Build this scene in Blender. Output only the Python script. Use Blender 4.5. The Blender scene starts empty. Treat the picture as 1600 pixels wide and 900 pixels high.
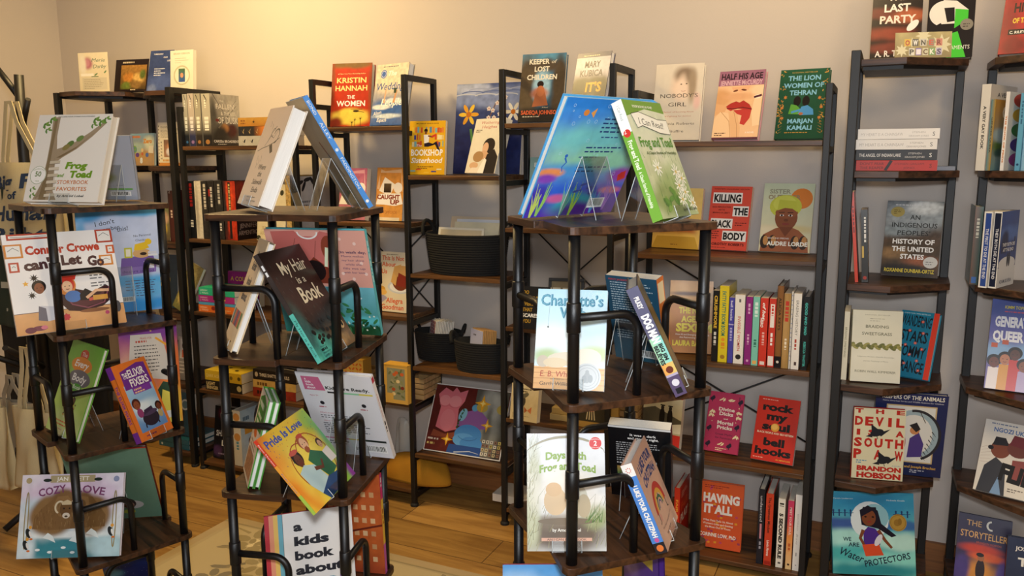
import bpy, math, random
import numpy as np
from mathutils import Matrix, Vector
C = bpy.context.scene.collection
rad = math.radians
# ------------------------------------------------------------------ camera
EYE = 1.4; F_PX = 1262.02; PITCH = 0.16152144; ROLL = -0.00365738; PSI = 0.43195375
fw = Vector((-math.sin(PSI)*math.cos(PITCH), math.cos(PSI)*math.cos(PITCH), -math.sin(PITCH)))
rt0 = Vector((math.cos(PSI), math.sin(PSI), 0)); up0 = rt0.cross(fw)
rt = rt0*math.cos(ROLL)+up0*math.sin(ROLL); up = up0*math.cos(ROLL)-rt0*math.sin(ROLL)
cd = bpy.data.cameras.new('camera'); cam = bpy.data.objects.new('camera', cd); C.objects.link(cam)
cd.sensor_fit = 'HORIZONTAL'; cd.sensor_width = 36; cd.lens = F_PX*36/1600; cd.clip_start = .05
m = Matrix((rt, up, -fw)).transposed().to_4x4(); m.translation = (0, 0, EYE); cam.matrix_world = m
bpy.context.scene.camera = cam
# ------------------------------------------------------------------ world, lights, exposure
w = bpy.data.worlds.new('world'); bpy.context.scene.world = w; w.use_nodes = True
w.node_tree.nodes['Background'].inputs[0].default_value = (.9, .93, 1, 1)
w.node_tree.nodes['Background'].inputs[1].default_value = .05
vs = bpy.context.scene.view_settings
vs.view_transform = 'Standard'; vs.look = 'None'; vs.gamma = 1; vs.use_curve_mapping = False; vs.exposure = 0.0

def light(name, kind, loc, power, col, size=.1, size_y=None, aim=None, angle=None, blend=.5):
    d = bpy.data.lights.new(name, kind); d.energy = power; d.color = col
    if kind == 'AREA':
        d.size = size
        if size_y: d.shape = 'RECTANGLE'; d.size_y = size_y
    else: d.shadow_soft_size = size
    if kind == 'SPOT': d.spot_size = rad(angle); d.spot_blend = blend
    o = bpy.data.objects.new(name, d); C.objects.link(o); o.location = loc
    if aim: o.rotation_euler = (Vector(aim)-Vector(loc)).to_track_quat('-Z', 'Y').to_euler()
    return o
WARM = (1, .7, .3)
light('ceiling_lamp_near_corner', 'AREA', (-2.4, 2.0, 2.62), 40, WARM, .45, aim=(-2.4, 2.4, 0))
light('ceiling_lamp_over_towers', 'AREA', (-.3, 2.25, 2.62), 11, (1, .72, .36), .5, aim=(-.3, 2.6, 0))
light('ceiling_lamp_on_the_right', 'AREA', (1.3, .5, 2.62), 20, (1, .76, .45), .6, aim=(.9, 2.2, 0.4))
light('shop_window_daylight', 'AREA', (.3, -2.35, 1.5), 36, (.92, .95, 1), 2.2, 1.4, aim=(-.6, 2.0, 1.0))
light('camera_flash', 'AREA', (.02, -.03, EYE+.16), 24, (.9, .95, 1), .09, aim=(-1.0, 2.2, .95))

# ------------------------------------------------------------------ helpers
def ray(px, py): return fw + rt*((px-800)/F_PX) + up*((450-py)/F_PX)
def atY(px, py, Y):
    d = ray(px, py); t = Y/d.y; return Vector((d.x*t, Y, EYE+d.z*t))
def atZ(px, py, z):
    d = ray(px, py); t = (z-EYE)/d.z; return Vector((d.x*t, d.y*t, z))
def lin(h):
    if len(h) == 3: h = ''.join(c+c for c in h)
    r = []
    for i in (0, 2, 4):
        v = int(h[i:i+2], 16)/255; r.append(v/12.92 if v <= .04045 else ((v+.055)/1.055)**2.4)
    return r
def tag(o, label=None, cat=None, group=None, kind=None):
    if label: o['label'] = label
    if cat: o['category'] = cat
    if group: o['group'] = group
    if kind: o['kind'] = kind
    return o
def empty(name, loc=(0, 0, 0), label=None, cat=None, group=None, M=None):
    o = bpy.data.objects.new(name, None); C.objects.link(o); o.empty_display_size = .05
    if M is not None: o.matrix_world = M
    else: o.location = loc
    return tag(o, label, cat, group)
MAT = {}
def mat(name, hexc, rough=.5, metal=0., bump=0., bscale=80, var=0., vscale=8, stretch=(1, 1, 1), spec=.5, alpha=None):
    if name in MAT: return MAT[name]
    m = bpy.data.materials.new(name); m.use_nodes = True; MAT[name] = m
    nt = m.node_tree; b = nt.nodes['Principled BSDF']
    b.inputs['Base Color'].default_value = lin(hexc)+[1]
    b.inputs['Roughness'].default_value = rough; b.inputs['Metallic'].default_value = metal
    b.inputs['Specular IOR Level'].default_value = spec
    if var or bump:
        tc = nt.nodes.new('ShaderNodeTexCoord'); mp = nt.nodes.new('ShaderNodeMapping')
        mp.inputs['Scale'].default_value = stretch; nt.links.new(tc.outputs['Object'], mp.inputs['Vector'])
    if var:
        n = nt.nodes.new('ShaderNodeTexNoise'); n.inputs['Scale'].default_value = vscale; n.inputs['Detail'].default_value = 5
        nt.links.new(mp.outputs['Vector'], n.inputs['Vector'])
        r = nt.nodes.new('ShaderNodeValToRGB'); c = lin(hexc)
        r.color_ramp.elements[0].position = .3; r.color_ramp.elements[1].position = .7
        r.color_ramp.elements[0].color = [v*(1-var) for v in c]+[1]; r.color_ramp.elements[1].color = [min(1, v*(1+var)) for v in c]+[1]
        nt.links.new(n.outputs['Fac'], r.inputs['Fac']); nt.links.new(r.outputs['Color'], b.inputs['Base Color'])
    if bump:
        n2 = nt.nodes.new('ShaderNodeTexNoise'); n2.inputs['Scale'].default_value = bscale
        nt.links.new(mp.outputs['Vector'], n2.inputs['Vector'])
        bp = nt.nodes.new('ShaderNodeBump'); bp.inputs['Strength'].default_value = bump; bp.inputs['Distance'].default_value = .002
        nt.links.new(n2.outputs['Fac'], bp.inputs['Height']); nt.links.new(bp.outputs['Normal'], b.inputs['Normal'])
    return m
def print_mat(name, rough):
    m = bpy.data.materials.new(name); m.use_nodes = True; nt = m.node_tree; b = nt.nodes['Principled BSDF']
    a = nt.nodes.new('ShaderNodeAttribute'); a.attribute_name = 'Col'
    nt.links.new(a.outputs['Color'], b.inputs['Base Color']); b.inputs['Roughness'].default_value = rough
    b.inputs['Specular IOR Level'].default_value = .4
    return m
GLOSS = print_mat('glossy_printed_board', .3); MATTE = print_mat('matte_printed_board', .5)
PAGES = mat('page_edges', 'ddd6c8', .8, var=.12, vscale=60, stretch=(8, 40, .4))
PAGEW = mat('white_page_edges', 'e6e4e0', .8, var=.08, vscale=60, stretch=(8, 40, .4))
STEEL = mat('black_powder_coated_steel', '0b0b0d', .4, bump=.15, bscale=900)
STEEL2 = mat('black_square_tube', '09090a', .5, bump=.12, bscale=900)
RUBBER = mat('black_rubber', '0c0c0c', .7, bump=.1)
def wood_mat(name, dark, light_, rough, axis='X', sc=1.0):
    m = bpy.data.materials.new(name); m.use_nodes = True; MAT[name] = m; nt = m.node_tree; b = nt.nodes['Principled BSDF']
    tc = nt.nodes.new('ShaderNodeTexCoord'); mp = nt.nodes.new('ShaderNodeMapping')
    mp.inputs['Scale'].default_value = (1.5*sc, 26*sc, 26*sc) if axis == 'X' else (26*sc, 1.5*sc, 26*sc)
    nt.links.new(tc.outputs['Object'], mp.inputs['Vector'])
    n = nt.nodes.new('ShaderNodeTexNoise'); n.inputs['Scale'].default_value = 2.2; n.inputs['Detail'].default_value = 8; n.inputs['Distortion'].default_value = .8
    nt.links.new(mp.outputs['Vector'], n.inputs['Vector'])
    r = nt.nodes.new('ShaderNodeValToRGB'); r.color_ramp.elements[0].position = .33; r.color_ramp.elements[1].position = .68
    r.color_ramp.elements[0].color = lin(dark)+[1]; r.color_ramp.elements[1].color = lin(light_)+[1]
    nt.links.new(n.outputs['Fac'], r.inputs['Fac']); nt.links.new(r.outputs['Color'], b.inputs['Base Color'])
    b.inputs['Roughness'].default_value = rough
    bp = nt.nodes.new('ShaderNodeBump'); bp.inputs['Strength'].default_value = .12; bp.inputs['Distance'].default_value = .001
    nt.links.new(n.outputs['Fac'], bp.inputs['Height']); nt.links.new(bp.outputs['Normal'], b.inputs['Normal'])
    return m
WALNUT = wood_mat('dark_walnut_board', '1f120a', '54351f', .4)
RUSTIC = wood_mat('rustic_brown_board', '331e0d', '6b4622', .45)
CORNERW = wood_mat('dark_brown_board', '22150d', '553725', .42)
def acrylic():
    m = bpy.data.materials.new('clear_acrylic'); m.use_nodes = True; nt = m.node_tree
    nt.nodes.remove(nt.nodes['Principled BSDF']); out = nt.nodes['Material Output']
    t = nt.nodes.new('ShaderNodeBsdfTransparent'); t.inputs[0].default_value = (.97, .98, .98, 1)
    g = nt.nodes.new('ShaderNodeBsdfGlossy'); g.inputs['Roughness'].default_value = .08; g.inputs['Color'].default_value = (1, 1, 1, 1)
    lw = nt.nodes.new('ShaderNodeLayerWeight'); lw.inputs[0].default_value = .25
    fr = nt.nodes.new('ShaderNodeMapRange'); nt.links.new(lw.outputs['Facing'], fr.inputs[0]); fr.inputs[3].default_value = .03; fr.inputs[4].default_value = .45
    mx = nt.nodes.new('ShaderNodeMixShader'); nt.links.new(fr.outputs[0], mx.inputs[0])
    nt.links.new(t.outputs[0], mx.inputs[1]); nt.links.new(g.outputs[0], mx.inputs[2]); nt.links.new(mx.outputs[0], out.inputs[0])
    return m
ACRYL = acrylic()
ACEDGE = mat('acrylic_cut_edge', 'c9cfd0', .25)

class MB:                       # gathers vertices and faces of ONE mesh
    def __init__(s): s.v = []; s.f = []; s.sm = []
    def add(s, vs, fs, smooth=False):
        n = len(s.v); s.v += [tuple(v) for v in vs]; s.f += [tuple(i+n for i in f) for f in fs]; s.sm += [smooth]*len(fs); return s
    def box(s, x0, y0, z0, x1, y1, z1, M=None):
        vs = [Vector((x, y, z)) for z in (z0, z1) for y in (y0, y1) for x in (x0, x1)]
        if M is not None: vs = [M @ v for v in vs]
        return s.add(vs, [(0, 2, 3, 1), (4, 5, 7, 6), (0, 1, 5, 4), (2, 6, 7, 3), (0, 4, 6, 2), (1, 3, 7, 5)])
    def prism(s, poly, z0, z1, bev=0.):
        n = len(poly); a = 0.5*sum(poly[i][0]*poly[(i+1) % n][1]-poly[(i+1) % n][0]*poly[i][1] for i in range(n))
        if a < 0: poly = poly[::-1]
        vs = [(x, y, z0) for x, y in poly]+[(x, y, z1) for x, y in poly]
        return s.add(vs, [tuple(range(n))[::-1], tuple(range(n, 2*n))]+[(i, (i+1) % n, n+(i+1) % n, n+i) for i in range(n)])
    def tube(s, pts, r, n=12, cap=True):
        pts = [Vector(p) for p in pts]; rs = r if isinstance(r, (list, tuple)) else [r]*len(pts); base = len(s.v)
        d0 = (pts[1]-pts[0]).normalized(); ref = Vector((0, 0, 1)) if abs(d0.z) < .9 else Vector((1, 0, 0)); a = d0.cross(ref).normalized()
        for i, p in enumerate(pts):
            d = ((pts[min(i+1, len(pts)-1)]-pts[i]).normalized()+(pts[i]-pts[max(i-1, 0)]).normalized()) if 0 < i < len(pts)-1 else (pts[min(i+1, len(pts)-1)]-pts[max(i-1, 0)])
            if d.length < 1e-9: d = d0.copy()
            d.normalize(); a = (a-d*a.dot(d)).normalized(); b_ = d.cross(a)
            for k in range(n):
                t = 2*math.pi*k/n; s.v.append(tuple(p+(a*math.cos(t)+b_*math.sin(t))*rs[i]))
        for i in range(len(pts)-1):
            for k in range(n):
                k2 = (k+1) % n; s.f.append((base+i*n+k, base+i*n+k2, base+(i+1)*n+k2, base+(i+1)*n+k)); s.sm.append(True)
        if cap:
            s.f.append(tuple(base+k for k in range(n))[::-1]); s.sm.append(False)
            e = base+(len(pts)-1)*n; s.f.append(tuple(e+k for k in range(n))); s.sm.append(False)
        return s
    def build(s, name, m, parent=None, bevel=0., M=None):
        me = bpy.data.meshes.new(name); me.from_pydata(s.v, [], s.f); me.polygons.foreach_set('use_smooth', s.sm); me.update()
        if m: me.materials.append(m)
        o = bpy.data.objects.new(name, me); C.objects.link(o)
        if M is not None: o.matrix_world = M
        if parent: o.parent = parent
        if bevel:
            md = o.modifiers.new('bevel', 'BEVEL'); md.width = bevel; md.segments = 2; md.limit_method = 'ANGLE'
        return o
def lathe(prof, n=24, sx=1., sy=1.):
    vs = []; fs = []
    for r, z in prof:
        for k in range(n):
            t = 2*math.pi*k/n; vs.append((r*sx*math.cos(t), r*sy*math.sin(t), z))
    for i in range(len(prof)-1):
        for k in range(n): fs.append((i*n+k, i*n+(k+1) % n, (i+1)*n+(k+1) % n, (i+1)*n+k))
    return vs, fs

# ------------------------------------------------------------------ printed art (shapes cut in flat ink layers on a cover)
_tc = {}
def glyphs(s, bold, shear):
    k = (s, bold, shear)
    if k not in _tc:
        cu = bpy.data.curves.new('t', 'FONT'); cu.body = s; cu.resolution_u = 2; cu.offset = bold; cu.shear = shear; cu.fill_mode = 'FRONT'
        o = bpy.data.objects.new('t', cu); me = o.to_mesh()
        v = np.zeros(len(me.vertices)*3); me.vertices.foreach_get('co', v); v = v.reshape(-1, 3)[:, :2].copy()
        f = [tuple(p.vertices) for p in me.polygons]; o.to_mesh_clear(); bpy.data.objects.remove(o); bpy.data.curves.remove(cu)
        _tc[k] = (v, f)
    return _tc[k]
CAP = .73
def vnoise(x, y, sc, seed):
    r = np.random.RandomState(seed); g = r.rand(64, 64); x = x*sc; y = y*sc; xi = np.floor(x).astype(int); yi = np.floor(y).astype(int); fx = x-xi; fy = y-yi
    fx = fx*fx*(3-2*fx); fy = fy*fy*(3-2*fy); G = lambda a, b: g[a % 64, b % 64]
    return (G(xi, yi)*(1-fx)+G(xi+1, yi)*fx)*(1-fy)+(G(xi, yi+1)*(1-fx)+G(xi+1, yi+1)*fx)*fy
class Art:                      # x, y in 0..1 of the face; sizes of strokes in fractions of its height
    def __init__(s, W, H, res=.004): s.W = W; s.H = H; s.V = []; s.F = []; s.K = []; s.L = []; s.n = 0; s.k = 0; s.res = res
    def _put(s, xy, faces, col):
        xy = np.clip(np.asarray(xy, float), 0, (s.W, s.H)); col = np.asarray(col, float)
        if col.ndim == 1: col = np.tile(col, (len(xy), 1))
        s.V.append(xy); s.K.append(col); s.L.append(np.full(len(xy), s.k)); s.F += [tuple(i+s.n for i in f) for f in faces]; s.n += len(xy); s.k += 1; return s
    def bg(s, top, bot=None, blobs=(), noise=0., nsc=8, seed=1, box=(0, 0, 1, 1)):
        x0, y0, x1, y1 = box; w = (x1-x0)*s.W; h = (y1-y0)*s.H
        flat = bot is None and not blobs and not noise
        nx = 1 if flat else max(2, min(90, int(w/s.res))); ny = 1 if flat else max(2, min(90, int(h/s.res)))
        X, Y = np.meshgrid(np.linspace(0, 1, nx+1), np.linspace(0, 1, ny+1)); X = X.ravel(); Y = Y.ravel()
        a = np.array(lin(top)); b = np.array(lin(bot or top)); col = b+(a-b)*Y[:, None]
        for i, bl in enumerate(blobs):
            cx, cy, rx, ry, c = bl[:5]; soft = bl[5] if len(bl) > 5 else .5
            d = np.sqrt(((X-cx)/rx)**2+((Y-cy)/ry)**2); d = d+(vnoise(X*w/.1, Y*h/.1, 3, i+7)-.5)*soft*.8
            t = np.clip((1+soft-d)/(2*soft+1e-3), 0, 1)[:, None]; t = t*t*(3-2*t); col = col*(1-t)+np.array(lin(c))*t
        if noise:
            nn = vnoise(X*w/.1, Y*h/.1, nsc, seed)+.5*vnoise(X*w/.1, Y*h/.1, nsc*2.3, seed+1)-.75; col = np.clip(col*(1+noise*nn[:, None]*2), 0, 1)
        f = [(j*(nx+1)+i, j*(nx+1)+i+1, (j+1)*(nx+1)+i+1, (j+1)*(nx+1)+i) for j in range(ny) for i in range(nx)]
        return s._put(np.stack([(x0*s.W+X*w), (y0*s.H+Y*h)], 1), f, col)
    def r(s, x0, y0, x1, y1, c): return s.p([(x0, y0), (x1, y0), (x1, y1), (x0, y1)], c)
    def p(s, pts, c): return s._put([(x*s.W, y*s.H) for x, y in pts], [tuple(range(len(pts)))], lin(c))
    def e(s, x, y, rx, ry, c, a0=0, a1=360, rot=0, n=22):
        # ellipse, radii in fractions of the face height
        ts = np.radians(np.linspace(a0, a1, n)); ex = rx*s.H*np.cos(ts); ey = ry*s.H*np.sin(ts); q = rad(rot); c_, s_ = math.cos(q), math.sin(q)
        return s._put(np.stack([x*s.W+ex*c_-ey*s_, y*s.H+ex*s_+ey*c_], 1), [tuple(range(n))], lin(c))
    def l(s, pts, wd, c, wd2=None):
        P = [Vector((x*s.W, y*s.H)) for x, y in pts]; v = []; n = len(P); wd2 = wd if wd2 is None else wd2
        for i, p in enumerate(P):
            d = P[min(i+1, n-1)]-P[max(i-1, 0)]
            if d.length < 1e-9: d = Vector((1, 0))
            d.normalize(); q = Vector((-d.y, d.x))*(wd+(wd2-wd)*i/max(1, n-1))*s.H/2; v += [tuple(p+q), tuple(p-q)]
        return s._put(v, [(2*i, 2*i+1, 2*i+3, 2*i+2) for i in range(n-1)], lin(c))
    def arc(s, x, y, rx, ry, a0, a1, wd, c, n=20):
        return s.l([(x+rx*s.H/s.W*math.cos(rad(a0+(a1-a0)*i/n)), y+ry*math.sin(rad(a0+(a1-a0)*i/n))) for i in range(n+1)], wd, c)
    def star(s, x, y, r1, c, n=5, r2=.45, rot=90):
        return s._put([(x*s.W+s.H*(r1 if i % 2 == 0 else r1*r2)*math.cos(rad(rot+180*i/n)), y*s.H+s.H*(r1 if i % 2 == 0 else r1*r2)*math.sin(rad(rot+180*i/n))) for i in range(2*n)], [tuple(range(2*n))], lin(c))
    def t(s, txt, x, y, h, c, w=None, a=0, r=0, b=.0, sh=0., bend=0.):
        # text: baseline y, cap height h (of face height), w = width (of face width)
        v, f = glyphs(txt, b, sh)
        if not len(v): return s
        k = h*s.H/CAP; x0, x1 = v[:, 0].min(), v[:, 0].max(); kx = k if w is None else w*s.W/(x1-x0)
        X = (v[:, 0]-(x0+x1)/2)*kx; Y = v[:, 1]*k; half = (x1-x0)*kx/2
        if a < 0: X = X+half
        if a > 0: X = X-half
        if bend: Y = Y-bend*s.H*(X/half)**2
        q = rad(r); c_, s_ = math.cos(q), math.sin(q)
        return s._put(np.stack([x*s.W+X*c_-Y*s_, y*s.H+X*s_+Y*c_], 1), f, lin(c))
    def ln(s, x, y, w, n, dy, h, c, seed=3, a=-1):
        # rows of small illegible print
        R = random.Random(seed); vs = []; fs = []
        for i in range(n):
            ww = w*(R.uniform(.75, 1) if i < n-1 else R.uniform(.4, .8)); xx = x if a < 0 else x-ww/2; xe = xx+ww
            while xx < xe:
                q = min(R.uniform(.02, .07), xe-xx); b = len(vs); yy = y-i*dy
                vs += [(xx*s.W, yy*s.H), ((xx+q)*s.W, yy*s.H), ((xx+q)*s.W, (yy+h)*s.H), (xx*s.W, (yy+h)*s.H)]; fs.append((b, b+1, b+2, b+3)); xx += q+.015
        return s._put(vs, fs, lin(c)) if vs else s
    def bar(s, x, y, w, h, seed=1):
        s.r(x, y, x+w, y+h, 'f4f4f2'); R = random.Random(seed); xx = x+w*.06
        while xx < x+w*.92:
            q = w*R.uniform(.015, .05); s.r(xx, y+h*.18, xx+q, y+h*.92, '222'); xx += q+w*R.uniform(.02, .05)
        return s
    def head(s, x, y, r, skin, hair, long=0, rot=0):
        if long: s.e(x, y-r*.5*long, r*1.3, r*(1.2+.5*long), hair)
        s.e(x, y+r*.25, r*1.15, r*1.15, hair); s.e(x, y-r*.1, r*.8, r, skin)
        for q in (-1, 1): s.e(x+q*r*.33*s.H/s.W, y, r*.1, r*.08, '1a1210', n=8)
        s.arc(x, y-r*.4, r*.28, r*.16, 200, 340, r*.12, '7a2d28', n=6); return s

class Col:                      # gathers coloured geometry of ONE printed mesh
    def __init__(s): s.V = []; s.F = []; s.K = []; s.n = 0
    def put(s, V, F, K):
        s.V.append(np.asarray(V, float)); s.K.append(np.asarray(K, float)); s.F += [tuple(i+s.n for i in f) for f in F]; s.n += len(V)
    def box(s, x0, y0, z0, x1, y1, z1, c):
        V = [(x, y, z) for z in (z0, z1) for y in (y0, y1) for x in (x0, x1)]
        s.put(V, [(0, 2, 3, 1), (4, 5, 7, 6), (0, 1, 5, 4), (2, 6, 7, 3), (0, 4, 6, 2), (1, 3, 7, 5)], np.tile(lin(c), (8, 1)))
    def art(s, A, fn):
        if not A.V: return
        xy = np.concatenate(A.V); L = np.concatenate(A.L); s.put(fn(xy, .0002+L*.000008), A.F, np.concatenate(A.K))
    def build(s, name, m, parent=None):
        V = np.concatenate(s.V); K = np.concatenate(s.K); me = bpy.data.meshes.new(name); me.from_pydata(V.tolist(), [], s.F)
        a = me.color_attributes.new('Col', 'FLOAT_COLOR', 'POINT'); a.data.foreach_set('color', np.concatenate([K, np.ones((len(K), 1))], 1).ravel().astype('f'))
        me.materials.append(m); me.update(); o = bpy.data.objects.new(name, me); C.objects.link(o)
        if parent: o.parent = parent
        return o

def pose_matrix(x, y, z, yaw, lean):
    return Matrix.Translation((x, y, z)) @ Matrix.Rotation(rad(yaw), 4, 'Z') @ Matrix.Rotation(rad(-lean), 4, 'X')
def axes_matrix(loc, ax, ay, az):
    M = Matrix((ax, ay, az)).transposed().to_4x4(); M.translation = loc; return M

def book(kind, label, group, M, W, H, T, cov, front=None, spine=None, back=None, side='L', hard=True, pages=PAGES, gloss=True, res=.004, sticker=None):
    """local frame: x across the face, y into the thickness (face at 0), z up; origin at the middle of the face's lower edge"""
    root = empty(kind, M=M); tag(root, label, 'book', group)
    tb = min(.0026 if hard else .0007, T*.2); ins = .0035 if hard else .0004; sg = -1 if side == 'L' else 1
    c = Col()
    c.box(-W/2, 0, 0, W/2, tb, H, cov); c.box(-W/2, T-tb, 0, W/2, T, H, cov)
    bul = lambda y: 0*y
    ys = np.linspace(0, T, 9); V = []; xe = sg*W/2
    for y in ys:
        xo = xe+sg*bul(y)
        V += [(xo, y, 0), (xo, y, H), (xe-sg*tb, y, H), (xe-sg*tb, y, 0)]
    Fs = []
    for i in range(8):
        for k in range(4): Fs.append((i*4+k, i*4+(k+1) % 4, i*4+4+(k+1) % 4, i*4+4+k))
    Fs += [(0, 1, 2, 3), (32, 33, 34, 35)]
    c.put(V, Fs, np.tile(lin(cov), (len(V), 1)))
    if front:
        A = Art(W, H, res); front(A); c.art(A, lambda xy, o: np.stack([xy[:, 0]-W/2, -o, xy[:, 1]], 1))
    if back:
        A = Art(W, H, res); back(A); c.art(A, lambda xy, o: np.stack([W/2-xy[:, 0], T+o, xy[:, 1]], 1))
    if spine:
        A = Art(H, T, res); spine(A)
        c.art(A, lambda xy, o: np.stack([xe+sg*(bul(xy[:, 1])+o), xy[:, 1] if side == 'R' else T-xy[:, 1], H-xy[:, 0]], 1))
    c.build('cover', GLOSS if gloss else MATTE, root)
    x0, x1 = (-W/2+tb, W/2-ins) if side == 'L' else (-W/2+ins, W/2-tb)
    MB().box(x0, tb, ins, x1, T-tb, H-ins).build('page_block', pages, root)
    if sticker:
        sx, sy, r, col, fn = sticker; k = Col(); A = Art(2*r, 2*r, .002); A.e(.5, .5, .5, .5, col, n=30)
        if fn: fn(A)
        k.art(A, lambda xy, o: np.stack([sx*W-W/2+xy[:, 0]-r, -o-.0022, sy*H+xy[:, 1]-r], 1)); k.build('award_seal', GLOSS, root)
    return root
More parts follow.
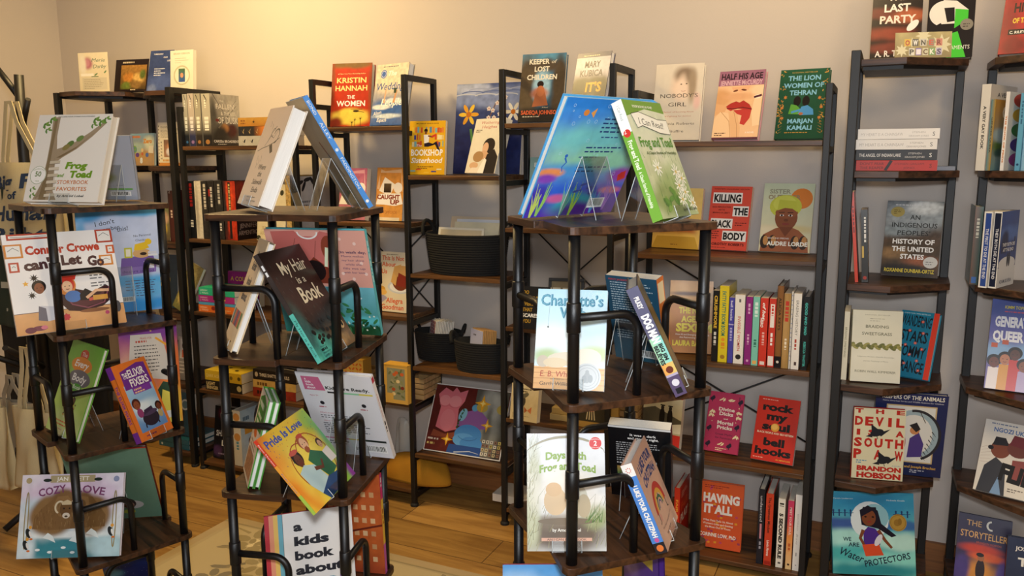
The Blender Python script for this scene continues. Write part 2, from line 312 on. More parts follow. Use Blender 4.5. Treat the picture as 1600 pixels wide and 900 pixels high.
POSE={
 'frogstory':(-1.8146, 1.3243, 1.2909, 11.21, 20.28, 0.2119, 0.2245, 0.025),
 'lobelback':(-1.9168, 1.5725, 1.2822, 17.26, -5.7, 0.121, 0.1729, 0.012),
 'connor':(-1.8223, 1.3383, 0.9733, 67.54, 16.8, 0.2486, 0.2491, 0.01),
 'remember':(-1.91, 1.556, 0.9704, 57, -5, 0.2, 0.288, 0.01),
 'everybody':(-1.9533, 1.3639, 0.6689, -15.54, 21.94, 0.1922, 0.2499, 0.012),
 'elixir':(-1.7084, 1.4662, 0.6711, 99.2, 21.69, 0.1218, 0.2103, 0.018),
 'purpleback':(-1.8078, 1.5435, 0.6644, 47.02, -0.0, 0.1462, 0.2843, 0.012),
 'cozy':(-1.8869, 1.3066, 0.362, 28.02, 19.28, 0.2624, 0.2139, 0.012),
 'greenback':(-1.9588, 1.5381, 0.358, 33.73, -24.48, 0.2198, 0.2792, 0.012),
 'sidewalk':(-1.2505, 1.3495, 1.2947, -32.04, 22.35, 0.1592, 0.2253, 0.033),
 'paddington':(-1.1068, 1.552, 1.2822, -38.21, -29.81, 0.1685, 0.273, 0.012),
 'kidscream':(-1.3205, 1.336, 0.9763, -38.3, 21.51, 0.1134, 0.254, 0.016),
 'myhair':(-1.0673, 1.4128, 0.976, 104.92, 30.5, 0.2018, 0.2588, 0.011),
 'wash':(-1.205, 1.571, 0.9704, 12, -18, 0.25, 0.274, 0.012),
 'greenpair':(-1.2977, 1.3454, 0.6718, -42.87, 15.84, 0.1281, 0.2029, 0.027),
 'pride':(-1.0528, 1.3625, 0.6695, 104.09, 39.78, 0.2183, 0.1961, 0.008),
 'ready':(-1.1505, 1.5786, 0.6644, 9.06, -26.16, 0.1934, 0.2637, 0.013),
 'ocean':(-0.5614, 1.4864, 1.2822, 67.5, -28.17, 0.2502, 0.2419, 0.015),
 'frogclassic':(-0.3256, 1.4246, 1.2899, 79.36, 22.61, 0.1546, 0.2188, 0.02),
 'charlotte':(-0.5049, 1.3379, 0.9746, 13.93, 20.59, 0.13, 0.1863, 0.012),
 'percy':(-0.4466, 1.6121, 0.9704, -14.68, -14.85, 0.1197, 0.1895, 0.027),
 'days':(-0.4994, 1.3246, 0.6662, 24.58, 17.54, 0.1482, 0.2169, 0.006),
 'chutzpah':(-0.3325, 1.4621, 0.6731, 96.61, 23.39, 0.1541, 0.1793, 0.022),
 'nobody':(-0.6611, 2.7482, 1.4517, -0.0, 12.8, 0.1635, 0.262, 0.03),
 'half':(-0.4567, 2.7002, 1.4521, -8.8, 16.5, 0.1499, 0.2287, 0.025),
 'lion':(-0.2645, 2.7397, 1.4509, -7.7, 13.5, 0.1504, 0.2252, 0.025),
 'killing':(-0.4885, 2.8111, 1.0798, -5.9, 13.9, 0.1405, 0.2213, 0.02),
 'sister':(-0.3004, 2.8299, 1.0794, -2.1, 16.9, 0.1642, 0.2363, 0.015),
 'newage':(-0.5824, 2.7279, 0.7257, 11.0, 7.8, 0.145, 0.2501, 0.02),
 'divine':(-0.4655, 2.7208, 0.3865, -3.9, 21.6, 0.1186, 0.2076, 0.015),
 'rock':(-0.2919, 2.7001, 0.387, -6.0, 23.6, 0.1375, 0.2162, 0.015),
 'having':(-0.4542, 2.7043, 0.0404, 2.0, 10.1, 0.1473, 0.2291, 0.025),
 'indig':(0.0792, 2.7869, 1.0262, -6.7, 16.1, 0.1601, 0.2388, 0.02),
 'braid':(0.005, 2.6478, 0.7105, 9.5, 6.7, 0.1414, 0.2209, 0.03),
 'wander':(0.1007, 2.7291, 0.716, -17.9, 21.0, 0.1097, 0.211, 0.025),
 'devil':(0.0301, 2.6561, 0.3966, 11.4, 4.5, 0.1493, 0.2253, 0.02),
 'keepers':(0.1107, 2.7371, 0.396, 7.0, -5.8, 0.2037, 0.275, 0.02),
 'water':(0.044, 2.638, 0.0876, 20.1, 15.3, 0.2543, 0.2557, 0.01),
 'keeperlost':(-1.1413, 2.7141, 1.5209, 4.2, 13.7, 0.1653, 0.2495, 0.025),
 'kubica':(-0.9645, 2.6888, 1.5214, -16.1, 14.9, 0.142, 0.2407, 0.025),
 'bookshop':(-1.5867, 2.6702, 1.3321, 6.9, 6.7, 0.1473, 0.2025, 0.018),
 'weather':(-1.3689, 2.6842, 1.3389, -22.7, 17.4, 0.169, 0.2094, 0.03),
 'women':(-1.9774, 2.736, 1.521, 10.0, 9.9, 0.1742, 0.2549, 0.035),
 'wedding':(-1.8035, 2.7276, 1.5216, -13.9, 12.8, 0.1809, 0.2453, 0.03),
 'caught':(-1.7965, 2.7206, 1.1482, -3.7, 7.5, 0.1327, 0.211, 0.025),
 'thisis':(-1.7763, 2.6994, 0.7833, -2.2, 7.6, 0.1355, 0.2411, 0.025),
 'artprint':(-1.4685, 2.6921, 0.229, 1.4, 27.3, 0.3401, 0.2752, 0.004),
 'kidspride':(-1.178, 1.4194, 0.3609, 43.98, 14.05, 0.2039, 0.2061, 0.012),
 'orangeback':(-1.185, 1.566, 0.358, 14, -5, 0.2, 0.275, 0.014),
 'dogman':(-0.318, 1.4583, 0.9799, 99.82, 25.57, 0.1442, 0.212, 0.022),
 'darkback':(-0.4397, 1.6197, 0.6644, 6.94, -18.53, 0.1295, 0.1876, 0.028),
 'merie':(-3.3292, 2.656, 1.7001, 11.0, 1.2, 0.1567, 0.1732, 0.004),
 'haunted':(-3.217, 2.7534, 1.7041, 7.7, 11.9, 0.1845, 0.1499, 0.02),
 'bluehist':(-3.0416, 2.7527, 1.6889, 6.6, 14.9, 0.1322, 0.2015, 0.015),
 'whitememoir':(-2.8617, 2.7235, 1.6865, 2.4, 4.7, 0.1298, 0.181, 0.018),
 'zero':(-3.1583, 2.7395, 1.3638, -5.7, 4.4, 0.1765, 0.1475, 0.01),
 'spiral':(-2.9186, 2.6803, 1.3637, 0.2, 3.1, 0.1358, 0.1913, 0.012),
 'lastparty':(-0.0028, 2.7046, 1.6817, 1.6, 19.0, 0.1353, 0.2621, 0.03),
 'atwood':(0.1389, 2.7336, 1.678, -0.8, 11.5, 0.1209, 0.238, 0.03),
 'ownercard':(0.0702, 2.6463, 1.6724, 14.8, 7.0, 0.1502, 0.0721, 0.003),
 'queer':(0.3248, 2.7289, 1.681, -13.4, 21.1, 0.1256, 0.2407, 0.025),
 'general':(0.3706, 2.7058, 0.7108, -8.0, 18.2, 0.1367, 0.2717, 0.012),
 'ngozi':(0.3639, 2.657, 0.4037, -17.7, 25.7, 0.1449, 0.2186, 0.02),
 'storyteller':(0.3374, 2.686, 0.0948, -6.2, 14.0, 0.1425, 0.2088, 0.02),
 'josh':(0.4499, 2.5974, 0.0932, -0.3, 9.2, 0.1194, 0.2021, 0.02),
 'becoming':(-1.1266, 2.7859, 1.1557, 17.4, 20.9, 0.1687, 0.2568, 0.03),
 'scares':(-1.1227, 2.6204, 0.7833, 4.7, 9.6, 0.1102, 0.1551, 0.02),
 'darkframe':(-1.0705, 2.7964, 0.7834, 10.6, 13.9, 0.1376, 0.1644, 0.01),
 'orangewoman':(-0.6654, 2.8138, 1.0774, -8.1, 9.2, 0.1742, 0.2126, 0.015),
 'nation':(-0.6706, 2.6915, 0.384, -9.9, 8.7, 0.1463, 0.2084, 0.02),
 'pinktorn':(-1.9486, 2.6845, 1.1496, 1.3, 8.8, 0.1271, 0.2078, 0.03),
 'botanbox':(-1.7119, 2.6114, 0.4349, 0.3, 4.5, 0.1097, 0.1554, 0.05),
 'butterfly':(-1.1654, 2.6214, 0.4337, -5.2, 8.5, 0.1137, 0.1349, 0.025),
 'nightback':(-2.0877, 1.6438, 0.052, 38.85, -23.95, 0.1284, 0.1697, 0.015),
 'bluekids':(-0.53, 1.34, 0.3616, 25, 17.5, 0.2, 0.24, 0.012),
 'tealcrab':(-0.378, 1.43, 0.3655, 99, 22, 0.13, 0.2, 0.02),
 'purpleflat':(-0.412, 1.555, 0.358, -45, -3, 0.15, 0.25, 0.015),
}

def xAt(px, Y, Z):
    # world X of the point at depth Y and height Z that stands in image column px
    t = (px-800)/F_PX; a = rt-fw*t; return -(a.y*Y+a.z*(Z-EYE))/a.x
def zAt(py, X, Y):
    t = (450-py)/F_PX; a = up-fw*t; return EYE-(a.x*X+a.y*Y)/a.z
# ------------------------------------------------------------------ the room
WALL = 2.93; LEFT = -3.9
def wall_mat():
    m = mat('painted_wall', 'c6bcb3', .85, bump=.12, bscale=220, var=.02, vscale=2); return m
def struct(name, mb, m):
    o = mb.build(name, m); o['kind'] = 'structure'; return o
def floor_mat():
    m = bpy.data.materials.new('oak_plank_floor'); m.use_nodes = True; nt = m.node_tree; b = nt.nodes['Principled BSDF']
    tc = nt.nodes.new('ShaderNodeTexCoord')
    br = nt.nodes.new('ShaderNodeTexBrick'); br.offset = .37; br.inputs['Scale'].default_value = 1; br.inputs['Mortar Size'].default_value = .0015
    br.inputs['Brick Width'].default_value = 1.2; br.inputs['Row Height'].default_value = .18
    br.inputs['Color1'].default_value = lin('9c773c')+[1]; br.inputs['Color2'].default_value = lin('ba904f')+[1]; br.inputs['Mortar'].default_value = lin('4a3018')+[1]
    nt.links.new(tc.outputs['Object'], br.inputs['Vector'])
    mp = nt.nodes.new('ShaderNodeMapping'); mp.inputs['Scale'].default_value = (1.2, 9, 1); nt.links.new(tc.outputs['Object'], mp.inputs['Vector'])
    n = nt.nodes.new('ShaderNodeTexNoise'); n.inputs['Scale'].default_value = 2.5; n.inputs['Detail'].default_value = 8; n.inputs['Distortion'].default_value = 1.2
    nt.links.new(mp.outputs['Vector'], n.inputs['Vector'])
    r = nt.nodes.new('ShaderNodeValToRGB'); r.color_ramp.elements[0].position = .3; r.color_ramp.elements[1].position = .7
    r.color_ramp.elements[0].color = (.48, .4, .33, 1); r.color_ramp.elements[1].color = (1, 1, 1, 1); nt.links.new(n.outputs['Fac'], r.inputs['Fac'])
    mx = nt.nodes.new('ShaderNodeMix'); mx.data_type = 'RGBA'; mx.blend_type = 'MULTIPLY'; mx.inputs['Factor'].default_value = .85
    nt.links.new(br.outputs['Color'], mx.inputs['A']); nt.links.new(r.outputs['Color'], mx.inputs['B']); nt.links.new(mx.outputs['Result'], b.inputs['Base Color'])
    b.inputs['Roughness'].default_value = .5
    return m
PAINT = wall_mat()
struct('floor', MB().box(LEFT-.1, -2.6, -.05, 3.2, WALL+.1, 0), floor_mat())
struct('ceiling', MB().box(LEFT-.1, -2.6, 2.75, 3.2, WALL+.1, 2.85), mat('ceiling_paint', 'd8d2c8', .9, bump=.1))
struct('wall_back', MB().box(LEFT-.1, WALL, 0, 3.2, WALL+.1, 2.75), PAINT)
struct('wall_left', MB().box(LEFT-.1, -2.6, 0, LEFT, WALL, 2.75), PAINT)
struct('wall_right', MB().box(3.1, -2.6, 0, 3.2, WALL, 2.75), PAINT)
struct('wall_front', MB().box(LEFT, -2.6, 0, 3.1, -2.5, 2.75), PAINT)
OAKTRIM = wood_mat('oak_trim', '6e4526', '935f35', .45)
struct('baseboard_back', MB().box(LEFT+.014, WALL-.014, 0, 3.1, WALL, .105), OAKTRIM)
struct('baseboard_left', MB().box(LEFT, -2.5, 0, LEFT+.014, WALL, .105), OAKTRIM)

# rug with scattered grey flowers
def rug():
    RX0, RX1, RY0, RY1 = -2.25, .2, .45, 2.255
    c = Col(); A = Art(RX1-RX0, RY1-RY0, .02); A.bg('a89470', noise=.07, nsc=1.2)
    A.r(.015, .02, .985, .98, 'ab9a76'); A.r(.022, .03, .978, .97, 'b3a27c')
    R = random.Random(4); G = ['8a7d60', '7d735e', '958660', 'cfc09a']
    for i in range(150):
        x, y = R.uniform(.03, .97), R.uniform(.05, .95); s = R.uniform(.016, .034); cc = R.choice(G)
        for k in range(6):
            a = k*60+R.uniform(-8, 8); A.e(x+s*1.0*math.cos(rad(a))*A.H/A.W, y+s*math.sin(rad(a)), s*.6, s*.38, cc, rot=a, n=10)
        A.e(x, y, s*.35, s*.35, 'd2c196' if cc != 'd6c59a' else '8c8068', n=8)
        for k in range(3):
            a = R.uniform(0, 360); L = s*R.uniform(2.2, 3.4); A.l([(x+s*1.3*math.cos(rad(a))*A.H/A.W, y+s*1.3*math.sin(rad(a))), (x+L*math.cos(rad(a+14))*A.H/A.W, y+L*math.sin(rad(a+14)))], .008, R.choice(G[:3]), .002)
            A.e(x+L*math.cos(rad(a+14))*A.H/A.W, y+L*math.sin(rad(a+14)), s*.7, s*.25, R.choice(G[:3]), rot=a, n=8)
    A.r(.0, .975, 1, .979, '9a8a66')
    c.box(RX0, RY0, .0005, RX1, RY1, .009, 'a8926a'); c.art(A, lambda xy, o: np.stack([RX0+xy[:, 0], RY0+xy[:, 1], .009+o*.06], 1))
    m = print_mat('woven_rug', .95); o = c.build('rug', m); tag(o, 'beige area rug with grey flowers lying on the plank floor', 'rug')
rug()

# ------------------------------------------------------------------ bookcases along the back wall
def upright(mb, x, y, z0, z1, s=.02): mb.box(x-s/2, y-s/2, z0, x+s/2, y+s/2, z1); return mb
def foot(x, y, parent):
    MB().add(*lathe([(0, 0), (.017, 0), (.017, .008), (.012, .014), (0, .014)], 14)).build('foot', RUBBER, parent).location = (x, y, 0)
def bookcase(label, frames, bays, Yf, Yb, top, group, wood, braces=()):
    """frames: X of each side frame; bays: one list of shelf heights for each gap between frames"""
    x0 = frames[0]; root = empty('bookcase', (x0, Yf, 0), label, 'bookcase', group)
    L = lambda v: v-x0
    def P(mb, name, m, bevel=0):
        o = mb.build(name, m, root, bevel); return o
    D = Yb-Yf; s = .02
    for i, X in enumerate(frames):
        P(upright(MB(), L(X), 0, .012, top), 'upright', STEEL2, .002); P(upright(MB(), L(X), D, .012, top), 'upright', STEEL2, .002)
        P(MB().box(L(X)-s/2, s/2, top-s, L(X)+s/2, D-s/2, top), 'top_rail', STEEL2)
        for y in (0, D): foot(L(X), y, root)
        zs = sorted(set([z for k in (i-1, i) if 0 <= k < len(bays) for z in bays[k]]))
        for z in zs: P(MB().box(L(X)-.009, s/2, z-.036, L(X)+.009, D-s/2, z-.018), 'side_rail', STEEL2)
    for i, zs in enumerate(bays):
        a, b = L(frames[i])+s/2+.0005, L(frames[i+1])-s/2-.0005
        for z in zs: P(MB().box(a, -.008, z-.016, b, D+.008, z), 'shelf', wood, .0015)
    for (xa, za, xb, zb) in braces:
        P(MB().tube([(L(xa), D+s/2+.004, za), (L(xb), D+s/2+.004, zb)], .003, 6), 'cross_brace', STEEL2)
    return root
YF, YB = 2.648, 2.862
TRI = [-2.087, -1.66, -1.255, -.848]
OUT = [1.515, 1.145, .78, .43, .07]; MID = [1.33, .954, .586, .226]
bookcase('tall triple black-framed bookcase whose middle column shelves sit lower than the outer ones', TRI, [OUT, MID, OUT], YF, YB, 1.703, 'wall bookcases', RUSTIC,
         [(TRI[0], .75, TRI[1], 1.15), (TRI[0], 1.15, TRI[1], .75), (TRI[2], .78, TRI[3], 1.145), (TRI[2], 1.145, TRI[3], .78), (TRI[1], .95, TRI[0], .45)])
FSH = [1.445, 1.075, .723, .381, .036]
bookcase('lower wide bookcase standing right of the triple one, with the row of upright coloured spines', [-.768, -.173], [FSH], YF, YB, 1.613, 'wall bookcases', RUSTIC,
         [(-.768, .40, -.173, .70), (-.768, .70, -.173, .40), (-.768, 1.06, -.173, .74)])
bookcase('lower wide bookcase with dark fantasy book rows, left end of the run', [-2.752, -2.145], [[1.447, 1.052, .73, .376, .037]], 2.6, 2.83, 1.613, 'wall bookcases', RUSTIC,
         [(-2.752, .72, -2.145, 1.04), (-2.752, 1.04, -2.145, .72)])
CZ = [1.672, 1.354, 1.019, .707, .395, .085]
def corner_shelf(label, X, mir, Y=2.6, levels=CZ):
    """pentagon shelves: an open frame along one side and one rear post at the chamfered end; mir = -1 mirrors it"""
    root = empty('corner_shelf', (X, Y, 0), label, 'shelf unit', 'corner shelf units'); d = .27; g = mir
    for y in (0, d):
        MB().box(-.013, y-.013, .012, .013, y+.013, 1.697).build('upright', STEEL2, root, .002); foot(0, y, root)
    MB().box(-.0129, .013, 1.672, .0129, d-.013, 1.697).build('top_rail', STEEL2, root)
    MB().box(g*.285-.012, d-.012, .012, g*.285+.012, d+.012, levels[0]-.022).build('upright', STEEL2, root, .002); foot(g*.285, d, root)
    for z in levels:
        poly = [(g*.0135, 0), (g*.132, -.012), (g*.295, .12), (g*.3, d+.012), (g*.0135, d+.012)]
        MB().prism(poly, z-.02, z).build('shelf', CORNERW, root, .0015)
        MB().prism([(g*.02, .02), (g*.125, .012), (g*.27, .13), (g*.272, d-.012), (g*.02, d-.012)], z-.03, z-.0201).build('shelf_bracket', STEEL2, root)
    return root
corner_shelf('corner shelf right of the low wide bookcase, with the sign card on top', -.103, 1)
corner_shelf('rightmost corner shelf, cut off by the edge of the photo', .552, -1)
corner_shelf('corner shelf nearest the left wall, behind the hanging tote bags', -3.51, 1, levels=[1.70, 1.362, 1.025, .705, .39, .085])
corner_shelf('corner shelf pressed against the left side of the dark fantasy bookcase', -2.805, -1, levels=[1.685, 1.362, 1.025, .70, .385, .06])

# ------------------------------------------------------------------ the three tube towers
TOW = [(-1.9019, 1.4699, -19.6131), (-1.2009, 1.4585, 14.9225), (-.4816, 1.4822, -44.2681)]
TS = .1321; TZ = [1.282, .9704, .6644, .3583, .052]
def tower(i, label):
    cx, cy, a = TOW[i]
    root = empty('display_tower', label=label, cat='display stand', group='rotating display towers', M=Matrix.Translation((cx, cy, 0)) @ Matrix.Rotation(rad(a), 4, 'Z'))
    h = TS+.02; r = .018; poly = []
    for q, (sx, sy) in enumerate(((1, 1), (-1, 1), (-1, -1), (1, -1))):
        for k in range(5):
            t = rad(90*q+90*k/4); poly.append((sx*(h-r)+r*math.cos(t), sy*(h-r)+r*math.sin(t)))
    for z in TZ:
        for s in (-1, 1):           # each board is two halves that meet in a seam
            half = [p for p in poly if p[0]*s > 0]
            half = half+[(s*.0004, half[-1][1]), (s*.0004, half[0][1])]
            ang = sorted(half, key=lambda p: math.atan2(p[1], p[0]-s*.06)); MB().prism(ang, z-.014, z).build('shelf', WALNUT, root, .001)
    for (sx, sy) in ((-1, -1), (1, -1), (1, 1), (-1, 1)):
        x, y = sx*TS, sy*TS
        for k in range(5):
            z0 = TZ[k+1] if k < 4 else .0105; z1 = TZ[k]-.014
            mb = MB().tube([(x, y, z0), (x, y, z1)], .0105, 14)
            if k < 4:
                mb.tube([(x, y, z0+.125), (x, y, z0+.127), (x, y, z0+.178), (x, y, z0+.18)], [.0108, .0128, .0128, .0108], 14)
            else: mb.tube([(x, y, .0105), (x, y, .022)], .016, 14)
            mb.build('post', STEEL, root)
    for z in TZ[1:]:
        for (sx, sy, dx, dy) in ((-1, -1, 1, 0), (1, -1, 0, 1), (1, 1, -1, 0), (-1, 1, 0, -1)):
            x, y = sx*TS, sy*TS; zz = z+.152; L = .128; R = .034; pts = [(x+dx*.008, y+dy*.008, zz), (x+dx*(L-R), y+dy*(L-R), zz)]
            for k in range(1, 8):
                t = rad(90*k/7); q = L-R+R*math.sin(t); pts.append((x+dx*q, y+dy*q, zz-R+R*math.cos(t)))
            pts.append((x+dx*L, y+dy*L, z)); MB().tube(pts, .0078, 12).build('guard_rail', STEEL, root)
    return root
tower(0, 'leftmost of the three black tube display towers, nearest the hanging tote bags')
tower(1, 'middle of the three black tube display towers, standing on the rug')
tower(2, 'rightmost and nearest of the three black tube display towers')

# ------------------------------------------------------------------ clear easels
def easel(M, T, lean, label, w=.055, hb=.12, lip=.02, group='clear acrylic book easels'):
    """bent sheet: lip, ledge under the book, back plate, rear leg down to the shelf (book frame: y into the thickness, z up the cover)"""
    root = empty('book_easel', label=label, cat='book stand', group=group, M=M)
    s = .0016; g = .0018; bk = rad(lean)
    zs = Vector((0, -math.sin(bk), math.cos(bk))); back = Vector((0, math.cos(bk), math.sin(bk)))   # world up and level-away in this frame
    if lean >= 0: y0, y1, low, sg = -.005, T+.004, T, 1
    else: y0, y1, low, sg = T+.005, -.004, 0, -1
    ap = Vector((0, y1, hb)); foot_ = ap+back*sg*.036; foot_ = foot_-zs*(foot_.dot(zs)-Vector((0, low, 0)).dot(zs)+.0036)
    prof = [(y0, lip), (y0, -g), (y1, -g), (ap.y, ap.z), (foot_.y, foot_.z)]
    mb = MB(); ed = MB()
    for (a, b) in zip(prof[:-1], prof[1:]):
        d = Vector((b[0]-a[0], b[1]-a[1])); d.normalize(); n = Vector((-d.y, d.x))*s/2
        mb.add([(x, p[0]+q*n.x, p[1]+q*n.y) for x in (-w/2, w/2) for p in (a, b) for q in (-1, 1)], [(0, 1, 3, 2), (4, 6, 7, 5), (0, 2, 6, 4), (1, 5, 7, 3)])
        for x in (-w/2, w/2): ed.tube([(x, a[0], a[1]), (x, b[0], b[1])], .0008, 5)
    mb.build('clear_sheet', ACRYL, root); ed.build('polished_edge', ACEDGE, root)
    return root

# ------------------------------------------------------------------ books that stand face out
GT1, GT2, GT3, GW, GF, GC, GL = ('books on the leftmost tower', 'books on the middle tower', 'books on the rightmost tower', 'books on the triple bookcase', 'books on the low wide bookcase', 'books on the corner shelves', 'books on the dark fantasy bookcase')
def pb(key, kind, label, group, cov, front, spine=None, side='L', hard=True, T=None, ez=None, ew=.055, el=.02, **k):
    x, y, z, yaw, lean, W, H, T0 = POSE[key]; T = T or T0
    z += .0045 if ez else .0006
    M = pose_matrix(x, y, z, yaw, lean)
    if ez: easel(M, T, lean, ez, ew, min(.13, H*.55), el)
    return book(kind, label, group, M, W, H, T, cov, front, spine, None, side, hard, **k)
W_ = 'f3f0ea'
# ---- leftmost tower
def d(f):
    f.bg('ece6da')
    f.p([(.12, .02), (.44, .02), (.38, .12), (.35, .3), (.34, .44), (.42, .5), (.6, .6), (.78, .74), (.95, .9), (.92, .92), (.74, .79), (.56, .68), (.4, .62), (.33, .6), (.3, .75), (.3, .97), (.2, .97), (.22, .7), (.22, .45), (.2, .2)], 'a39176')
    f.p([(.2, .02), (.3, .02), (.27, .3), (.27, .95), (.23, .95), (.23, .5), (.22, .2)], '857253'); f.p([(.34, .5), (.6, .63), (.8, .78), (.78, .77), (.58, .6), (.4, .5)], '7f6c4e')
    for x, y in ((.5, .66), (.62, .72), (.45, .62)): f.e(x, y, .05, .03, ('6f8a4a', '8a7f4a', '5f7a3c')[int(x*10) % 3], rot=30)
    for i in range(16): f.l([(.16+.015*i, .03+.01*i), (.2+.008*i, .2+.02*i)], .004, '6f5d42', .001)
    for x, y, r in ((.12, .88, .05), (.2, .94, .05), (.16, .82, .04), (.8, .93, .05), (.88, .9, .05), (.94, .94, .04), (.78, .87, .035), (.1, .14, .03), (.11, .07, .03)):
        for q in range(5): f.e(x+.03*math.cos(q*1.3), y+.02*math.sin(q*1.7), r*.6, r*.25, ('5f8a3c', '779a45', '4d7433')[q % 3], rot=q*37)
    for i in range(6): f.p([(.27, .05+i*.075), (.41, .06+i*.075), (.41, .095+i*.075), (.27, .085+i*.075)], ('d5c9b2', 'c9bca2')[i % 2]); f.l([(.27, .05+i*.075), (.41, .06+i*.075)], .004, '6b5a42')
    f.e(.14, .3, .105, .105, 'f6f3ec'); f.arc(.14, .3, .1, .1, 0, 360, .005, '7d9450'); f.t('50', .14, .285, .06, '5f7d34', b=.02); f.t('CELEBRATING', .14, .365, .014, '7d9450', .15, bend=.02); f.t('YEARS', .14, .225, .014, '7d9450')
    f.t('INCLUDES FOUR STORIES PLUS STICKERS!', .52, .968, .013, '3a3a30', .5, b=.01)
    f.t('Frog', .64, .375, .075, '6f9a1f', .3, b=.05, sh=.15); f.t('and', .45, .28, .04, '6f9a1f', b=.03, sh=.3); f.t('Toad', .72, .275, .075, '6f9a1f', .3, b=.05, sh=.1)
    f.t('STORYBOOK', .63, .2, .045, 'c8752e', .42, b=.01); f.t('FAVORITES', .63, .125, .045, 'c8752e', .4, b=.01); f.t('by Arnold Lobel', .63, .055, .026, '2c2a24', .36, b=.02, sh=.15)
pb('frogstory', 'picture_book', 'large white hardcover with a tree branch and green lettering, on top of the leftmost tower', GT1, 'e9e3d8', d, pages=PAGES, ez='clear easel holding the white tree book on top of the leftmost tower')
def d(f):
    f.bg('a9b3c6', 'b7bdcb', [(.25, .35, .25, .08, '7d8f58', .4), (.2, .42, .12, .05, '8a7a55', .4), (.5, .02, .6, .05, '9ca7bb', .5)])
    f.l([(.2, .5), (.45, .78)], .006, '4a4438'); f.l([(.45, .78), (.47, .4)], .002, '6a6a62'); f.e(.18, .47, .03, .05, '55803a'); f.r(.05, .36, .32, .42, '9c8a62')
    f.t('STICKERS', .6, .22, .012, '444', .16); f.r(.3, .155, .9, .18, '69b04a'); f.bar(.35, .06, .5, .07, 3)
pb('lobelback', 'picture_book', 'pale blue-grey book back with a fishing rod and barcode, behind the white tree book', GT1, 'aab2c2', d, side='R', ez='clear easel under the pale blue book back on the leftmost tower')
def d(f):
    f.bg('f4f1ee'); f.bg('e0ab74', 'd39a62', noise=.05, box=(0, 0, 1, .21)); f.l([(0, .21), (1, .21)], .006, '5a4a55')
    for x0, y0, x1, y1, c, r in ((.04, .94, .42, 1, 'b8412c', 1), (.0, .76, .16, .9, 'd98a3c', 2), (.02, .62, .11, .72, 'c2503c', 3), (.84, .86, 1, 1, 'b8412c', 4), (.92, .74, 1, .83, 'd2602f', 5), (.84, .62, .97, .73, 'd98a3c', 6)):
        f.r(x0, y0, x1, y1, c); f.r(x0+.018, y0+.018, x1-.018, y1-.016, 'f2efe8'); f.l([(x0+.03, (y0+y1)/2), ((x0+x1)/2, y1-.035), (x1-.03, (y0+y1)/2)], .005, '555')
    f.t('Connor Crowe', .52, .79, .085, 'c23a22', .68, b=.045); f.t("can't", .3, .64, .1, '4a2a2e', .3, b=.05, r=4); f.t('Let', .58, .66, .1, '4a2a2e', .19, b=.05); f.t('Go', .8, .63, .1, '4a2a2e', .16, b=.05, r=-6)
    # armchair
    f.p([(.36, .58), (.44, .6), (.5, .5), (.58, .4), (.72, .36), (.86, .42), (.9, .38), (.88, .26), (.8, .2), (.6, .17), (.48, .19), (.4, .3)], '3d1f24')
    f.p([(.44, .56), (.52, .46), (.6, .34), (.74, .3), (.84, .36), (.8, .24), (.6, .21), (.5, .26)], '5b2f36'); f.l([(.38, .58), (.44, .42), (.52, .25), (.66, .2), (.82, .24), (.89, .4)], .012, '8a4a5c')
    f.e(.72, .17, .14, .02, '8a5a3c')
    # children
    f.head(.25, .45, .055, '8a5034', '1d1210'); f.star(.22, .55, .045, '1d1210', 9, .4); f.star(.18, .38, .04, '1d1210', 9, .4); f.star(.14, .5, .03, 'f0b43c', 5)
    f.e(.49, .45, .09, .1, 'e08a3c'); f.head(.5, .44, .06, 'f0c4a0', 'd0392a'); f.p([(.42, .55), (.5, .6), (.6, .56), (.58, .5), (.44, .5)], 'cf3524')
    f.e(.54, .33, .075, .06, '4f7cc0'); f.p([(.6, .34), (.66, .4), (.72, .36), (.68, .28), (.6, .28)], '221b1e'); f.l([(.66, .3), (.76, .37), (.88, .36)], .03, 'e8b890'); f.l([(.68, .28), (.8, .3)], .03, 'd05a50'); f.r(.72, .27, .86, .32, 'dca048')
    f.p([(.2, .13), (.28, .11), (.44, .13), (.42, .24), (.24, .27)], 'd3d2d8'); f.p([(.2, .13), (.22, .27), (.28, .24), (.28, .11)], '6f6c78')
    f.e(.2, .05, .07, .025, '7a3a4e'); f.e(.12, .04, .05, .03, '6b2f42'); f.e(.24, .055, .03, .02, 'd8788a'); f.e(.94, .18, .03, .06, '55555c'); f.e(.9, .26, .035, .025, '6b6b72'); f.star(.45, .13, .04, 'c8384a', 7, .7); f.e(.83, .13, .02, .02, 'c04a70')
    f.ln(.72, .52, .2, 2, .03, .012, '6a6a6a', 4); f.ln(.72, .44, .2, 2, .03, .012, '6a6a6a', 5)
pb('connor', 'picture_book', 'square white picture book with two children and an armchair, leftmost tower\'s second shelf', GT1, 'efe8e2', d, ez='clear easel under the armchair picture book on the leftmost tower')
